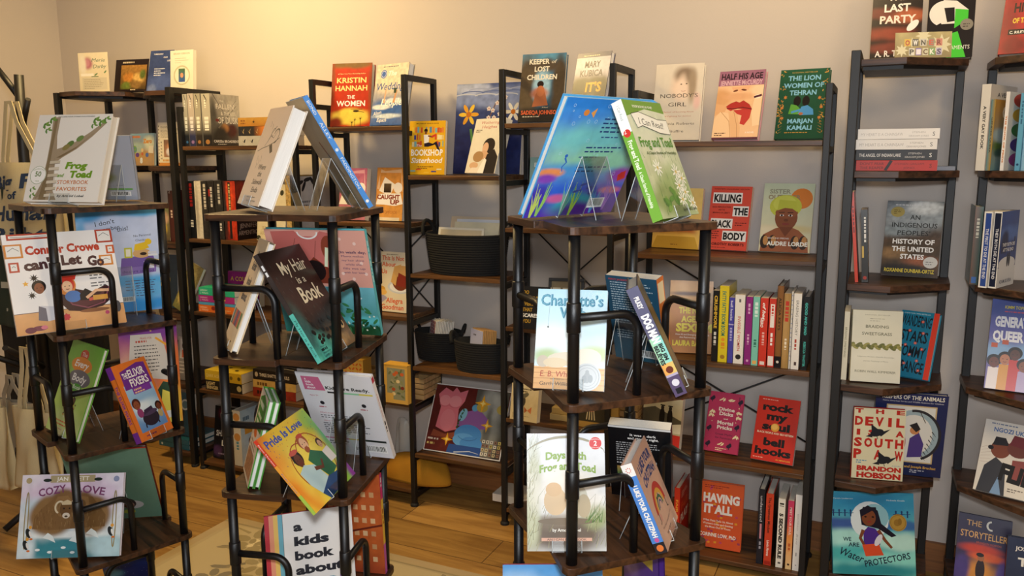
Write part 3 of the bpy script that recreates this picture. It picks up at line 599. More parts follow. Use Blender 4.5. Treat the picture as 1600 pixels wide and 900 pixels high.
def d(f):
    f.bg('cfd8ee', 'c4d2ee', [(.1, .97, .3, .08, '4fa0d6', .4), (.8, .98, .4, .05, '5fb0e0', .4), (.6, .3, .6, .06, '58b4ea', .5), (.5, .06, .8, .1, '3f9be0', .4), (.85, .2, .4, .08, '6fbcec', .5), (.05, .6, .06, .4, '7fbce6', .5)], .04)
    f.t("I don't", .35, .86, .045, '22242c', .24, r=10); f.t('remember', .36, .8, .04, '22242c', .34, r=10); f.t('this!', .56, .795, .045, '22242c', .14, r=8)
    f.t('No Personal', .8, .735, .022, '33353c', .22, r=4); f.t('Checks,', .78, .69, .022, '33353c', .14, r=3); f.t('please.', .78, .645, .022, '33353c', .14, r=4)
    f.p([(.5, .42), (.52, .53), (.92, .56), (.96, .44)], '7a5fa8'); f.p([(.5, .36), (.5, .43), (.96, .45), (.95, .38)], '8d74b8'); f.e(.78, .57, .08, .045, 'dcae72'); f.p([(.68, .6), (.7, .66), (.84, .68), (.88, .62), (.78, .6)], 'f0c62e'); f.e(.87, .68, .03, .03, 'f0c62e'); f.e(.8, .565, .03, .015, '3a2a20')
    f.r(.56, .53, .66, .63, 'c8c840'); f.r(.58, .545, .64, .615, 'f2eed8'); f.r(.86, .54, .98, .56, 'e8e8e8'); f.r(.86, .565, .97, .585, 'd8d8e0'); f.r(.8, .42, .93, .49, 'e8e6f0')
    f.t('desert island', .72, .385, .025, '4a3a80', .4); f.ln(.55, .3, .2, 4, .03, .007, '667', 5); f.ln(.68, .3, .27, 7, .025, .007, '557', 6); f.bar(.5, .1, .16, .05, 4)
pb('remember', 'picture_book', 'pale blue picture book back with handwriting and a purple desk, behind the armchair book', GT1, '5aa0cc', d, side='R', ez='clear easel under the pale blue handwriting book on the leftmost tower')
def d(f):
    f.bg('5fa82e', 'b6d070', [(.5, .3, .7, .3, 'a9cc62', .5), (.5, .1, .8, .15, 'c4d88a', .6)], .03)
    f.e(.5, .87, .1, .06, 'c8402a'); f.t('The', .5, .855, .045, W_, .16); f.e(.5, .76, .25, .085, 'e0882c'); f.t('Every', .5, .735, .075, W_, .44, b=.02, sh=.2); f.e(.55, .62, .26, .09, '6d6a72'); f.t('Body', .55, .585, .08, W_, .44, b=.02, sh=.1); f.e(.55, .52, .12, .045, '4f9a3a'); f.t('Book', .55, .505, .045, W_, .24)
    R = random.Random(5)
    for i in range(70):
        a = R.uniform(0, 6.28); q = R.uniform(.02, .15); f.e(.5+q*1.3*math.cos(a), .3+q*.9*math.sin(a), .014, .01, R.choice(['5a3420', '2c4a24', 'c8742a', 'e0c040', '7a3a28', 'd8d0b8', '3a3a3a']), n=8)
    f.head(.42, .38, .03, '8a5a3a', '4a2a18'); f.head(.6, .38, .03, '5a3420', '14100e'); f.e(.5, .33, .05, .03, 'c07a3a')
    f.ln(.2, .13, .6, 2, .035, .014, 'd0602a', 4); f.ln(.3, .05, .4, 1, .03, .012, 'a8742a', 4)
pb('everybody', 'picture_book', 'green picture book with a wreath of small people, third shelf of the leftmost tower', GT1, '6aa83a', d, ez='clear easel under the green picture book on the leftmost tower')
def d(f):
    f.bg('d9742a', 'd8722c', noise=.04); f.bg('9ec3dd', '5a86bd', [(.5, .42, .5, .2, 'bcd4e2', .5), (.3, .5, .3, .1, 'd8e4ea', .5)], box=(.12, .1, .92, .72)); f.p([(.14, .66), (.94, .66), (.92, .94), (.7, .96), (.16, .9)], '6a2d88')
    f.t('THE', .27, .8, .075, W_, .15, r=0, b=.02); f.t('ELIXIR', .6, .8, .1, W_, .48, b=.02); f.t('FIXERS', .6, .68, .1, W_, .54, b=.02)
    f.r(.32, .58, .86, .66, '7a3a9a'); f.ln(.36, .625, .46, 1, .03, .02, 'f0c890', 4); f.ln(.36, .59, .46, 1, .03, .016, 'f0c890', 5)
    f.e(.52, .24, .14, .1, '2a2230'); f.e(.52, .31, .14, .035, '4a3a56'); f.p([(.36, .3), (.66, .34), (.64, .38), (.4, .36)], '3a2c44')
    f.head(.26, .45, .06, '8a4c30', '4a1f18'); f.e(.28, .34, .05, .06, '8a3a6a'); f.head(.84, .34, .05, '6a3a28', '2a1410'); f.e(.82, .25, .04, .05, 'b0a070'); f.l([(.3, .14), (.34, .26)], .02, '2a2230'); f.l([(.7, .14), (.66, .26)], .02, '2a2230')
    f.ln(.2, .04, .6, 1, .03, .018, '6a2d60', 4)
pb('elixir', 'picture_book', 'orange children\'s novel with a purple title panel and a cauldron, beside the green picture book', GT1, 'd9742a', d, spine=lambda f: (f.r(0, 0, .16, 1, '6a2d88'), f.r(.86, 0, 1, 1, '6a2d88'), f.t('THE ELIXIR FIXERS', .5, .25, .5, '6a2d88', .5, b=.02)), ez='clear easel under the orange cauldron novel on the leftmost tower')
def d(f):
    f.bg('9a3f88', 'ef9a3a', [(.85, .5, .35, .3, 'f07a3a', .6), (.2, .3, .3, .4, 'e8b890', .5), (.9, .2, .25, .2, 'f5b840', .5), (.6, .95, .6, .12, '7d3a90', .5)], .06)
    f.p([(.12, .5), (.2, .9), (.72, .9), (.9, .42)], 'd3c7b6'); f.t('PRAISE FOR', .46, .85, .022, 'b8402a', .2); f.ln(.28, .82, .38, 1, .03, .02, 'b8402a', 4); f.ln(.25, .78, .45, 9, .035, .01, '55504a', 7)
    f.l([(.62, .86), (.9, .74)], .02, 'e8a02c'); f.p([(.55, .3), (.7, .42), (.95, .38), (.95, 0), (.5, 0)], '2d4a34'); f.p([(.6, 0), (.68, .34), (.9, .28), (.97, .0)], 'f0dc5a'); f.r(.7, .05, .88, .12, 'e8e8e0')
    for x, y in ((.3, .95), (.55, .93), (.85, .9), (.9, .65), (.8, .55)): f.star(x, y, .012, 'f2d070')
pb('purpleback', 'picture_book', 'purple and orange book back with a pasted paper of text, leaning behind the orange novel', GT1, '8a4090', d, side='R', spine=lambda f: (f.bg('8a3a9a'), f.ln(.3, .3, .3, 1, .1, .4, W_)), ez='clear easel under the purple and orange book back on the leftmost tower')
def d(f):
    f.bg('e4e0ea', 'cfe0e2', [(.5, .75, .5, .25, 'd8c4dc', .5), (.3, .6, .25, .12, 'c0d8e4', .6), (.5, .1, .6, .16, '3a8a98', .4), (.85, .12, .2, .14, 'b8d8e0', .4), (.08, .12, .1, .2, 'd8e8ee', .4), (.45, .27, .5, .04, 'e8f0f0', .4), (.3, .5, .22, .24, '8a6a42', .18), (.44, .62, .16, .2, '80603c', .2), (.7, .5, .2, .24, '86663f', .18), (.62, .62, .1, .18, '765636', .2)], .06, 9)
    R = random.Random(2)
    f.p([(.13, .35), (.15, .5), (.22, .6), (.3, .68), (.38, .75), (.46, .74), (.53, .66), (.54, .45), (.5, .34), (.3, .33)], '7d5d38'); f.p([(.5, .34), (.53, .6), (.6, .73), (.7, .72), (.78, .6), (.84, .5), (.84, .36)], '71532f'); f.p([(.32, .62), (.36, .73), (.46, .74), (.51, .66), (.5, .52), (.45, .46), (.38, .5)], '8f6d44'); f.p([(.54, .66), (.58, .73), (.66, .72), (.68, .6), (.62, .54), (.55, .56)], '84643c')
    for i in range(150):
        x, y = R.uniform(.14, .83), R.uniform(.36, .72)
        if y < .73-.9*abs(x-.47)**1.5: f.l([(x, y), (x+R.uniform(-.012, .012), y-.05)], .005, R.choice(['5f4526', '94744a', 'a5875a', '6a4f2e']), .001)
    f.e(.45, .58, .075, .1, '6a4c2c'); f.arc(.39, .6, .055, .07, 60, 250, .022, 'd8c8a8'); f.arc(.51, .6, .045, .07, -70, 100, .02, 'd8c8a8'); f.p([(.4, .66), (.46, .69), (.51, .66), (.5, .63), (.41, .63)], 'cbb994'); f.e(.455, .5, .045, .035, 'd9ccb8'); f.e(.455, .49, .02, .012, '4a3a2c'); f.e(.43, .585, .01, .01, '1a1410'); f.e(.485, .585, .01, .01, '1a1410'); f.e(.6, .63, .05, .06, '644826'); f.arc(.56, .65, .035, .045, 80, 260, .016, 'cfc0a0'); f.e(.6, .585, .03, .022, 'd0c2aa')
    f.r(.28, .9, .72, .985, 'b0a27c'); f.t('JAN BRETT', .5, .92, .05, 'f2efe6', .32, b=.01); f.t('COZY', .31, .76, .095, '7a3f6a', .27, b=.02, r=9); f.t('LOVE', .68, .76, .095, '7a3f6a', .28, b=.02, r=-9); f.star(.5, .79, .03, 'b05a78', 4)
    for x, s in ((.07, 1), (.93, -1)): f.arc(x, .45, .02, .34, 0, 360, .012, '9a8a5c'); f.e(x, .93, .035, .035, ('b0a078', '8a94b4')[s < 0]); f.e(x+s*.18, .93, .05, .02, '23302c')
    for x, y in ((.1, .3), (.08, .16), (.9, .3)): f.e(x, y, .03, .06, '22282a', rot=20); f.e(x+.02, y-.01, .015, .04, 'e8e8e4', rot=20); f.e(x+.015, y+.07, .02, .02, 'e0a040'); f.e(x+.03, y-.07, .02, .012, 'd8702a')
    for x, y in ((.24, .24), (.5, .2), (.66, .28)): f.p([(x, y), (x+.05, y+.06), (x+.1, y+.02), (x+.13, y-.06), (x+.06, y-.02)], 'e2ecec')
    for x, y in ((.2, .1), (.32, .07), (.45, .12), (.54, .06), (.62, .1)): f.e(x, y, .03, .015, 'eef4f4')
pb('cozy', 'picture_book', 'landscape picture book with two woolly musk oxen and puffins, fourth shelf of the leftmost tower', GT1, 'dcd4dc', d, ez='clear easel under the musk ox book on the leftmost tower', ew=.08)
def d(f):
    f.bg('6f9078', '65866f', noise=.03); f.r(.08, .9, .32, .97, 'e8e6e0'); f.bar(.09, .91, .22, .05, 5); f.p([(.0, .985), (1, .985), (1, 1), (0, 1)], 'b0402e'); f.e(.66, .2, .11, .06, 'b8b4b0'); f.e(.62, .22, .07, .07, '3a2e2c'); f.e(.62, .2, .05, .045, '9a7462'); f.e(.6, .1, .06, .03, 'b8b848')
pb('greenback', 'picture_book', 'sage green picture book back with a barcode sticker, behind the musk ox book', GT1, '8a3a2a', d, side='R', ez='clear easel under the sage green book back on the leftmost tower')
def d(f):
    f.bg('2a3a78', '16204a', [(.3, .8, .5, .15, '3a4a90', .6), (.7, .5, .4, .2, '1a2458', .5), (.2, .5, .2, .1, '4a7a88', .6)], .12)
    R = random.Random(8)
    for i in range(30): f.e(R.random(), R.random(), .004, .004, 'c8d0f0', n=6)
    f.ln(.3, .75, .5, 1, .03, .008, 'c0c8e0', 3)
pb('nightback', 'picture_book', 'dark blue starry book back with a purple spine, bottom shelf of the leftmost tower', GT1, '6a4a90', d, side='R')
# ---- middle tower
def d(f):
    f.bg('e4cbb0', 'e8d4bd'); f.l([(.1, .55), (.3, .58), (.5, .6), (.7, .63), (.9, .68)], .008, '4a443a'); f.l([(.42, .64), (.5, .74), (.62, .8)], .01, '5a5348'); f.arc(.72, .7, .08, .07, -90, 160, .014, '57503f'); f.arc(.55, .74, .05, .04, 0, 300, .006, '6a6355'); f.p([(.56, .6), (.7, .52), (.78, .54), (.66, .62)], '4d463a')
    for x, y in ((.2, .5), (.3, .47), (.24, .43), (.36, .5), (.4, .83), (.3, .86)): f.l([(x, y), (x+.04, y-.03), (x+.02, y-.06)], .005, '6a6355')
    f.l([(.35, .6), (.5, .7), (.64, .68), (.74, .76)], .006, '5a5348')
    for s, y, w in (('Where', .36, .34), ('the', .29, .16), ('Sidewalk', .21, .44), ('Ends', .13, .27)): f.t(s, .58, y, .055, '26221c', w, sh=.1, b=.01)
    f.ln(.35, .075, .5, 1, .02, .009, '6b6458', 2); f.t('Shel Silverstein', .58, .035, .022, '3a352c', .42)
pb('sidewalk', 'hardcover_book', 'cream poetry hardcover with a pen drawing, leaning left on top of the middle tower', GT2, 'e6dccd', d, pages=PAGEW, T=.033, ez='clear easel under the cream poetry book on the middle tower')
def d(f):
    f.bg('b5a890', 'a29680', [(.3, .85, .4, .2, 'c4b8a0', .6)], .04); f.l([(.5, .62), (.58, .5)], .03, '7a3a2a', .025); f.l([(.58, .5), (.72, .36)], .035, '4a5260', .02); f.l([(.72, .36), (.8, .3)], .02, '3a2c28'); f.e(.45, .14, .03, .02, '4f9a6a'); f.e(.6, .1, .05, .02, '8a8a68')
pb('paddington', 'picture_book', 'tall picture book with a bright blue spine, leaning right on top of the middle tower', GT2, '4a8ad0', d, side='R', spine=lambda f: (f.bg('4f8fd6'), f.t('BOND', .1, .25, .5, W_, .12), f.t('ALLEY', .3, .25, .5, W_, .15), f.e(.47, .5, .3, .3, 'd8e4f0'), f.t('PADDINGTON', .68, .25, .5, W_, .28), f.e(.94, .5, .3, .3, W_)), ez='clear easel under the blue-spined book on the middle tower', ew=.075)
def d(f):
    f.bg('dcc39c', 'e6d0ae')
    for s, y, w in (('a', .84, .1), ('kids', .72, .4), ('book', .58, .42), ('about', .44, .5)): f.t(s, .5, y, .075, '2a2620', w, b=.05)
    for i in range(7): f.bg(('3f7a80', 'd08a3a', 'c04848', '3f6a7a', 'c0484e', 'd0903c', '5a8a4a')[i], noise=.1, box=(.08+i*.12, .2, .2+i*.12, .34))
    f.ln(.6, .06, .25, 1, .02, .015, '4a443a')
pb('kidscream', 'picture_book', 'cream picture book with a band of tiny coloured spines, left side of the middle tower', GT2, 'e0c9a4', d, pages=PAGEW, T=.016, ez='clear easel under the cream picture book on the middle tower')
def d(f):
    f.bg('241a17', '2a1d18', [(.85, .12, .35, .2, '8a6a4a', .5), (.9, .25, .2, .12, '6a4a34', .5), (.1, .06, .4, .16, '56b8a8', .4), (.05, .3, .12, .2, '3a6a66', .6), (.6, .5, .5, .3, '2c1e18', .5), (.75, .08, .12, .05, 'b08a5c', .5)], .2, 14, 3)
    R = random.Random(3)
    for i in range(70): x, y = R.uniform(.02, .7), R.uniform(.22, .9); f.l([(x, y), (x+.012, y-.03)], .004, R.choice(['5a4236', '4a5a5e', '6a5040', '7a6a6a', '3a6a62']), .001)
    for i in range(26): x, y = R.uniform(.15, .75), R.uniform(.12, .35); f.e(x, y, .025, .02, R.choice(['1c1310', '2a1c16', '332319']), n=10)
    f.e(.86, .2, .05, .045, 'c8a678'); f.e(.88, .2, .02, .025, '2a1a12'); f.arc(.86, .22, .06, .05, 20, 170, .012, '2a1a12')
    f.t('My Hair', .55, .77, .12, 'eadfc0', .62, b=.01); f.t('is a', .56, .66, .07, 'eadfc0', .2, b=.01); f.t('Book', .6, .49, .15, 'eadfc0', .5, b=.02)
    f.t('Written by', .2, .1, .018, '2a4a48', .14); f.ln(.12, .07, .2, 1, .03, .022, '1c3836', 2); f.t('Illustrated by', .22, .045, .016, '2a4a48', .18); f.t('London Ladd', .24, .015, .026, '1c3836', .24)
pb('myhair', 'picture_book', 'dark brown picture book filled with curls and turquoise corner, leaning right on the middle tower', GT2, '3a3230', d, spine=lambda f: (f.bg('4a4a50', 'c0'*3, box=(0, 0, 1, 1)), f.bg('3a3230', '3a3230', noise=.2, box=(0, 0, .55, 1)), f.bg('5ab8aa', noise=.1, box=(.55, 0, 1, 1)), f.ln(.1, .3, .22, 1, .1, .45, 'e0e0e0'), f.t('My Hair is a Book', .78, .3, .5, '1c4a48', .34)), T=.011, ez='clear easel under the dark curls book on the middle tower')
def d(f):
    f.bg('dca292', 'd89c8c', box=(0, .47, 1, 1)); f.bg('6fb6c4', '2a7a6a', [(.7, .1, .4, .2, '1f4a2a', .5), (.85, .3, .3, .1, '5fc0c8', .5)], .08, box=(0, 0, 1, .47))
    f.p([(.06, .98), (.3, .99), (.36, .94), (.5, .94), (.56, .99), (.66, .97), (.7, .7), (.6, .55), (.1, .6)], 'c26a62'); f.arc(.43, .98, .09, .06, 180, 360, .014, 'e8e4dc'); f.e(.62, .83, .07, .12, '8a3f2c'); f.p([(.3, .6), (.45, .75), (.62, .62), (.55, .5), (.3, .5)], '7a3626'); f.l([(.56, .66), (.6, .84)], .03, 'd8e0c0')
    f.e(.44, .62, .1, .1, '1e1416'); f.l([(.2, .7), (.3, .92)], .006, '8a4a42'); f.l([(.46, .74), (.5, .9)], .006, '8a4a42')
    for x, y in ((.74, .92), (.88, .88), (.72, .6), (.92, .7), (.82, .55), (.95, .6)): f.e(x, y, .015, .015, 'eac8bc')
    f.t('On wash day,', .84, .79, .024, '3a2250', .28, b=.02)
    for i, s in enumerate(('Mama makes', 'my hair shine', 'while she', 'fills me up', 'with her love.')): f.t(s, .84, .755-.038*i, .019, '4a3060', .22 if i != 2 else .16)
    R = random.Random(6)
    for i in range(34): x, y = R.uniform(.5, 1), R.uniform(.02, .3); f.e(x, y, .035, .013, R.choice(['1d4a2c', '2a6a3c', '17382a', '3a7a4a']), rot=R.uniform(0, 180), n=10)
    for i in range(12): x, y = R.uniform(.6, .97), R.uniform(.04, .26); f.star(x, y, .012, 'e8ecd8', 5)
    f.e(.84, .36, .025, .01, 'd8ecf0', rot=20); f.l([(.62, .44), (.7, .43)], .01, 'c84a3a')
pb('wash', 'picture_book', 'pink and turquoise picture book back with a leafy pond, behind the dark curls book', GT2, '62bcc6', d, side='R', spine=lambda f: (f.bg('62bcc6'), f.ln(.1, .35, .8, 1, .1, .25, 'd8eef0')), ez='clear easel under the pink and turquoise book back on the middle tower')
def dg(f):
    f.bg('e8d8c8', 'd8c8b4'); f.p([(.1, .55), (.1, .9), (.5, .98), (.95, .92), (.95, .6)], '3f8a34'); f.ln(.2, .82, .6, 1, .1, .06, 'e8f0d8', 2); f.ln(.2, .7, .6, 2, .08, .045, 'e8f0d8', 3); f.e(.4, .52, .12, .05, 'd8702a'); f.ln(.15, .4, .7, 6, .05, .02, '8a5a40', 3); f.bg('a87a58', noise=.4, nsc=20, box=(.08, .04, .9, .3))
x, y, z, yaw, lean, W, H, T = POSE['greenpair']; M = pose_matrix(x, y, z, yaw, lean)
book('picture_book', 'front one of two identical white and green picture books, middle tower\'s third shelf', GT2, M, W, H, .0125, '4a9a38', dg, pages=PAGEW)
book('picture_book', 'rear one of two identical white and green picture books, middle tower\'s third shelf', GT2, M @ Matrix.Translation((0, .0135, .0)), W, H, .0125, '4a9a38', dg, pages=PAGEW)
def d(f):
    f.bg('f2c23a', 'f0d848', [(.05, .85, .3, .3, 'd8402a', .5), (.1, .4, .25, .4, 'ea8a2c', .5), (.5, .9, .4, .3, 'f0c838', .5), (.75, .1, .35, .2, '8cc04a', .4), (1., .85, .25, .2, 'a8cc50', .5), (1.05, .4, .2, .4, '4aa87a', .4), (1.05, .1, .14, .3, '8a3f9a', .3), (.5, .4, .4, .35, 'f4dc58', .5)], .02)
    R = random.Random(9)
    for i in range(60): f.e(R.uniform(.03, .97), R.uniform(.55, .97), .008, .005, R.choice(['c83a2a', '3a6ab0', '3a8a4a', 'e07a2a', '7a3a8a']), rot=R.uniform(0, 180), n=6)
    f.t('Pride Is Love', .42, .84, .095, '3a55b0', .74, b=.03)
    f.arc(.42, .42, .26, .3, 40, 330, .012, 'a8321f'); f.arc(.62, .45, .3, .32, -60, 180, .012, 'a8321f')
    f.head(.33, .55, .085, '6a3a28', '241410'); f.head(.58, .66, .085, 'e8b890', 'a8542a'); f.e(.57, .58, .05, .04, 'a0522a'); f.e(.33, .65, .09, .03, 'd05a4a'); f.e(.6, .76, .07, .025, 'c84a3a')
    f.p([(.2, .42), (.34, .47), (.5, .4), (.56, .2), (.5, .08), (.3, .1), (.22, .25)], 'bcd8dc'); f.p([(.46, .48), (.6, .56), (.76, .46), (.8, .22), (.6, .16), (.52, .34)], '2f6a4a'); f.head(.82, .55, .05, 'd8a880', '3a1c14'); f.p([(.76, .46), (.9, .48), (.92, .3), (.78, .3)], 'e8e0d8'); f.p([(.3, .1), (.56, .2), (.76, .18), (.72, .02), (.36, .0)], '2f4f80'); f.l([(.46, .36), (.6, .32), (.66, .4)], .05, '6a3a28', .035)
    f.t('Written by', .62, .07, .018, '4a5a1a', .14); f.t('Dano Moreno', .62, .04, .022, '4a5a1a', .2)
pb('pride', 'picture_book', 'rainbow-coloured picture book with two embracing people, tilted on the middle tower\'s third shelf', GT2, 'e0862c', d, spine=lambda f: (f.bg('d8402a', 'e8b83a'), f.r(0, 0, .35, 1, 'd0402c'), f.r(.35, 0, .75, 1, 'e8a03a'), f.r(.75, 0, 1, 1, 'a8c850'), f.t('Dano Moreno', .2, .3, .4, W_, .28), f.t('Pride Is Love', .58, .3, .4, '3a55b0', .26)), ez='clear easel under the rainbow picture book on the middle tower')
def d(f):
    f.bg('dcdce2', 'e2e2e6'); f.p([(.06, .8), (.06, .96), (.3, .96), (.34, .8)], 'c8688c')
    for i, s in enumerate(('a', 'kids', 'book', 'about')): f.t(s, .1, .92-.034*i, .026, 'f4e8ee', a=-1, b=.03)
    f.t('Kids Are Ready.', .64, .82, .038, '1c1c20', .58, b=.03); f.r(.36, .775, .48, .795, '22222a'); f.r(.48, .775, .78, .795, '8cc8a0'); f.r(.78, .775, .96, .795, 'd8c85a')
    f.t('Ages 5+', .16, .73, .016, 'b83a50', .12)
    for x in (.24, .46, .8): f.e(x, .65, .022, .022, '26262c'); f.ln(x-.06, .595, .12, 1, .03, .012, 'b05060', 2)
    f.t("What's inside?", .26, .52, .018, 'b83a50', .2); f.ln(.16, .49, .62, 2, .026, .011, '5a5a62', 4); f.t('About The Author', .3, .42, .018, 'b83a50', .24); f.ln(.16, .39, .72, 6, .024, .011, '5a5a62', 8)
    f.r(.1, .2, .45, .215, 'c87a9a'); f.r(.45, .2, .62, .215, 'd8c04a'); f.r(.62, .195, .96, .22, '1f2a24'); f.ln(.16, .16, .3, 2, .03, .012, '6a6a72', 5); f.bar(.66, .06, .28, .09, 6); f.bar(.5, .06, .12, .06, 7)
pb('ready', 'picture_book', 'white picture book back with a pink square and small print, middle tower\'s third shelf', GT2, 'e2dfe2', d, side='R', spine=lambda f: (f.bg('e6e2e0'), f.r(.02, .1, .08, .9, 'b8354a'), f.t('a kids book about', .35, .3, .4, 'b8354a', .28), f.ln(.54, .3, .26, 1, .1, .38, '2a2a30')), T=.013, ez='clear easel under the white picture book back on the middle tower', ew=.07)
def d(f):
    f.bg('e2dfdb')
    for i, c in enumerate(('b8303a', 'dc9070', 'e0b860', '6aa8b8')): f.r(i*.05, 0, i*.05+.05, 1, c)
    f.r(.2, 0, .205, 1, '55555a')
    for i, s in enumerate(('a', 'kids', 'book', 'about')): f.t(s, .32, .79-.165*i, .1, '22242c', (.1, .4, .45, .55)[i], a=-1, b=.05)
    x = .32
    for ch, c in zip('PRIDE', ('c86a8a', 'd88a6a', 'd8b85a', '6a9ab0', '8a6ab0')): f.t(ch, x, .11, .11, c, .11, a=-1, b=.06); x += .125
    f.ln(.32, .04, .3, 1, .03, .018, '55555a')
pb('kidspride', 'picture_book', 'white picture book with four coloured stripes and black words, middle tower\'s fourth shelf', GT2, 'b8303a', d)
def d(f):
    f.bg('b8562a', 'a8482a', [(.3, .8, .3, .2, 'c8683a', .5), (.8, .4, .3, .3, 'c0602e', .5)], .1)
    R = random.Random(4)
    for i in range(6):
        for j in range(6): f.r(.3+.11*i, .12+.13*j, .36+.11*i, .17+.13*j, ('d8a878', 'e0b888', 'c89868')[R.randint(0, 2)])
    f.l([(0, .55), (.5, .4), (1, .5)], .02, '6a2a1c'); f.p([(0, 0), (.2, 0), (.3, .9), (.1, 1), (0, 1)], '5a6a50')
pb('orangeback', 'picture_book', 'orange picture book back with tiny windows and striped spine, middle tower\'s fourth shelf', GT2, 'b8562a', d, side='R', spine=lambda f: (f.bg('d83a7a', box=(0, 0, .25, 1)), f.bg('e8c04a', box=(.25, 0, .7, 1)), f.bg('c05ab0', box=(.7, 0, 1, 1)), f.ln(.04, .3, .18, 1, .1, .4, W_), f.ln(.35, .3, .3, 1, .1, .4, 'a83a2a')))
# ---- rightmost tower
def d(f):
    f.bg('3a94e4', '6a3ab4', [(.5, .64, .7, .16, '7ccfd0', .6), (.6, .48, .6, .12, '9ad8b4', .6), (.3, .36, .4, .1, '4fa0e0', .5), (.5, .28, .6, .1, '5a9ae0', .6), (.3, .2, .35, .12, '3a6ae0', .5), (.85, .16, .3, .14, '5a3ab8', .5), (.06, .12, .12, .2, '4a3ab8', .5), (.5, .1, .24, .1, '3ab0b8', .5), (.64, .04, .3, .08, '5a2a98', .5), (.12, .39, .13, .04, 'f0965a', .3), (.1, .34, .1, .04, '8a4ac0', .4), (.28, .16, .12, .04, 'd86aa8', .4), (.9, .36, .14, .06, '9a4ab0', .5), (.86, .22, .12, .03, 'd87a90', .4), (.4, .97, .6, .05, '2f80d8', .4)], .06, 8)
    R = random.Random(5)
    for bx, by, cc in ((.12, .06, '9ad06a'), (.06, .05, 'c8dc6a'), (.38, .06, '7ac0a0'), (.48, .05, 'b0d84a'), (.72, .06, '5a9ac8'), (.86, .08, 'a06ad0')):
        for k in range(6): x2 = bx+R.uniform(-.07, .07); f.l([(bx, by-.05), ((bx+x2)/2+.01, by+.08), (x2, by+R.uniform(.14, .26))], .022, cc, .003)
    for i in range(26): f.arc(R.uniform(.05, .95), R.uniform(.35, .95), *(2*[R.uniform(.006, .016)]), 0, 360, .003, 'b8dcec', n=10)
    f.e(.24, .89, .03, .025, 'e08a3c'); f.p([(.29, .89), (.34, .93), (.33, .85)], 'e8a050'); f.p([(.88, .36), (.96, .4), (.98, .33), (.9, .3)], 'd03a2a'); f.e(.93, .36, .035, .028, 'c8302a')
    f.l([(.2, .52), (.23, .48), (.2, .44), (.22, .4)], .018, '2f6ac8', .006); f.e(.205, .535, .016, .014, '2f6ac8')
    for x, y in ((.46, .22), (.52, .28), (.64, .2), (.6, .25)): f.e(x, y, .035, .011, '4a5aa8', rot=12); f.p([(x+.035, y+.008), (x+.06, y+.025), (x+.06, y-.01)], '4a5aa8')
    f.ln(.46, .84, .42, 4, .035, .012, '1f3f7a', 6); f.ln(.5, .69, .36, 1, .03, .009, '2f4f8a', 7); f.ln(.38, .6, .5, 2, .035, .012, '1f3f7a', 8); f.ln(.34, .52, .4, 1, .03, .009, '2f4f8a', 3); f.ln(.36, .43, .42, 2, .035, .012, '1f4a80', 8); f.bar(.66, .06, .18, .09, 3)
pb('ocean', 'picture_book', 'bright blue undersea picture book back with coral and bubbles, on top of the rightmost tower', GT3, '4aa0d8', d, side='R', res=.003, ez='clear easel in front of the undersea book on the rightmost tower', ew=.07)
def d(f):
    f.bg('d8dcc0', 'b4c090', [(.3, .55, .3, .15, 'e0dfc8', .6), (.2, .3, .3, .3, 'c0c49c', .5), (.6, .2, .4, .2, '98ac70', .5), (.3, .15, .3, .12, '8a9a60', .5)], .08); f.p([(0, .86), (0, 1), (1, 1), (1, .9), (.5, .93)], '6f9a34')
    R = random.Random(3)
    for i in range(50): x, y = R.uniform(.02, .98), R.uniform(.02, .55); f.l([(x, y), (x+R.uniform(-.05, .05), y+R.uniform(.05, .14))], .006, R.choice(['7a9050', '8fa468', 'a8b480', '6a8444']), .001)
    for x, y in ((.72, .26), (.82, .2), (.68, .14), (.85, .32), (.75, .38), (.92, .1), (.3, .42)):
        for k in range(9): f.e(x+.045*f.H/f.W*math.cos(k*.7), y+.045*math.sin(k*.7), .034, .009, 'f0eedc', rot=math.degrees(k*.7), n=8)
        f.e(x, y, .016, .016, 'd0b860', n=10)
    for x, y, s in ((.3, .12, 1), (.5, .18, .9)):
        for q in range(7): f.e(x+R.uniform(-.1, .1), y+R.uniform(-.05, .05), .05, .022, ('5f8a3c', '4f7a34', '7a9a48')[q % 3], rot=R.uniform(0, 180))
    f.t('FOUR BOOKS IN ONE!', .45, .935, .022, 'f0f0d8', .5, b=.02)
    f.p([(.1, .88), (.3, .9), (.75, .84), (.98, .84), (.97, .71), (.7, .72), (.3, .78), (.16, .76)], 'f2efdf'); f.l([(.1, .88), (.3, .9), (.75, .84), (.98, .84), (.97, .71), (.7, .72), (.3, .78), (.16, .76), (.1, .88)], .006, '33352a'); f.t('I Can Read!', .54, .775, .06, '2a2c24', .6, r=-5)
    f.t('Frog and Toad', .5, .6, .085, '4f8a24', .84, b=.025); f.t('A Classic Stories of Friendship', .55, .535, .025, '3f5a2a', .78, b=.02); f.t('by Arnold Lobel', .78, .04, .03, '3a3a28', .36, b=.02)
pb('frogclassic', 'hardcover_book', 'green children\'s treasury with daisies and a ribbon banner, on top of the rightmost tower', GT3, '72a63e', d, spine=lambda f: (f.bg('78ac42'), f.bg('f2efe8', box=(0, 0, .27, 1)), f.t('I Can Read', .1, .35, .3, '9aa', .12), f.e(.27, .5, .35, .35, 'd03a34'), f.t('2', .27, .35, .35, W_, r=90), f.t('Frog and Toad', .45, .28, .45, 'f0f4dc', .24, b=.03), f.t('A Classic Stories of Friendship', .74, .3, .32, 'f0f4dc', .3, b=.02)), ez='clear easel under the daisy treasury on the rightmost tower')
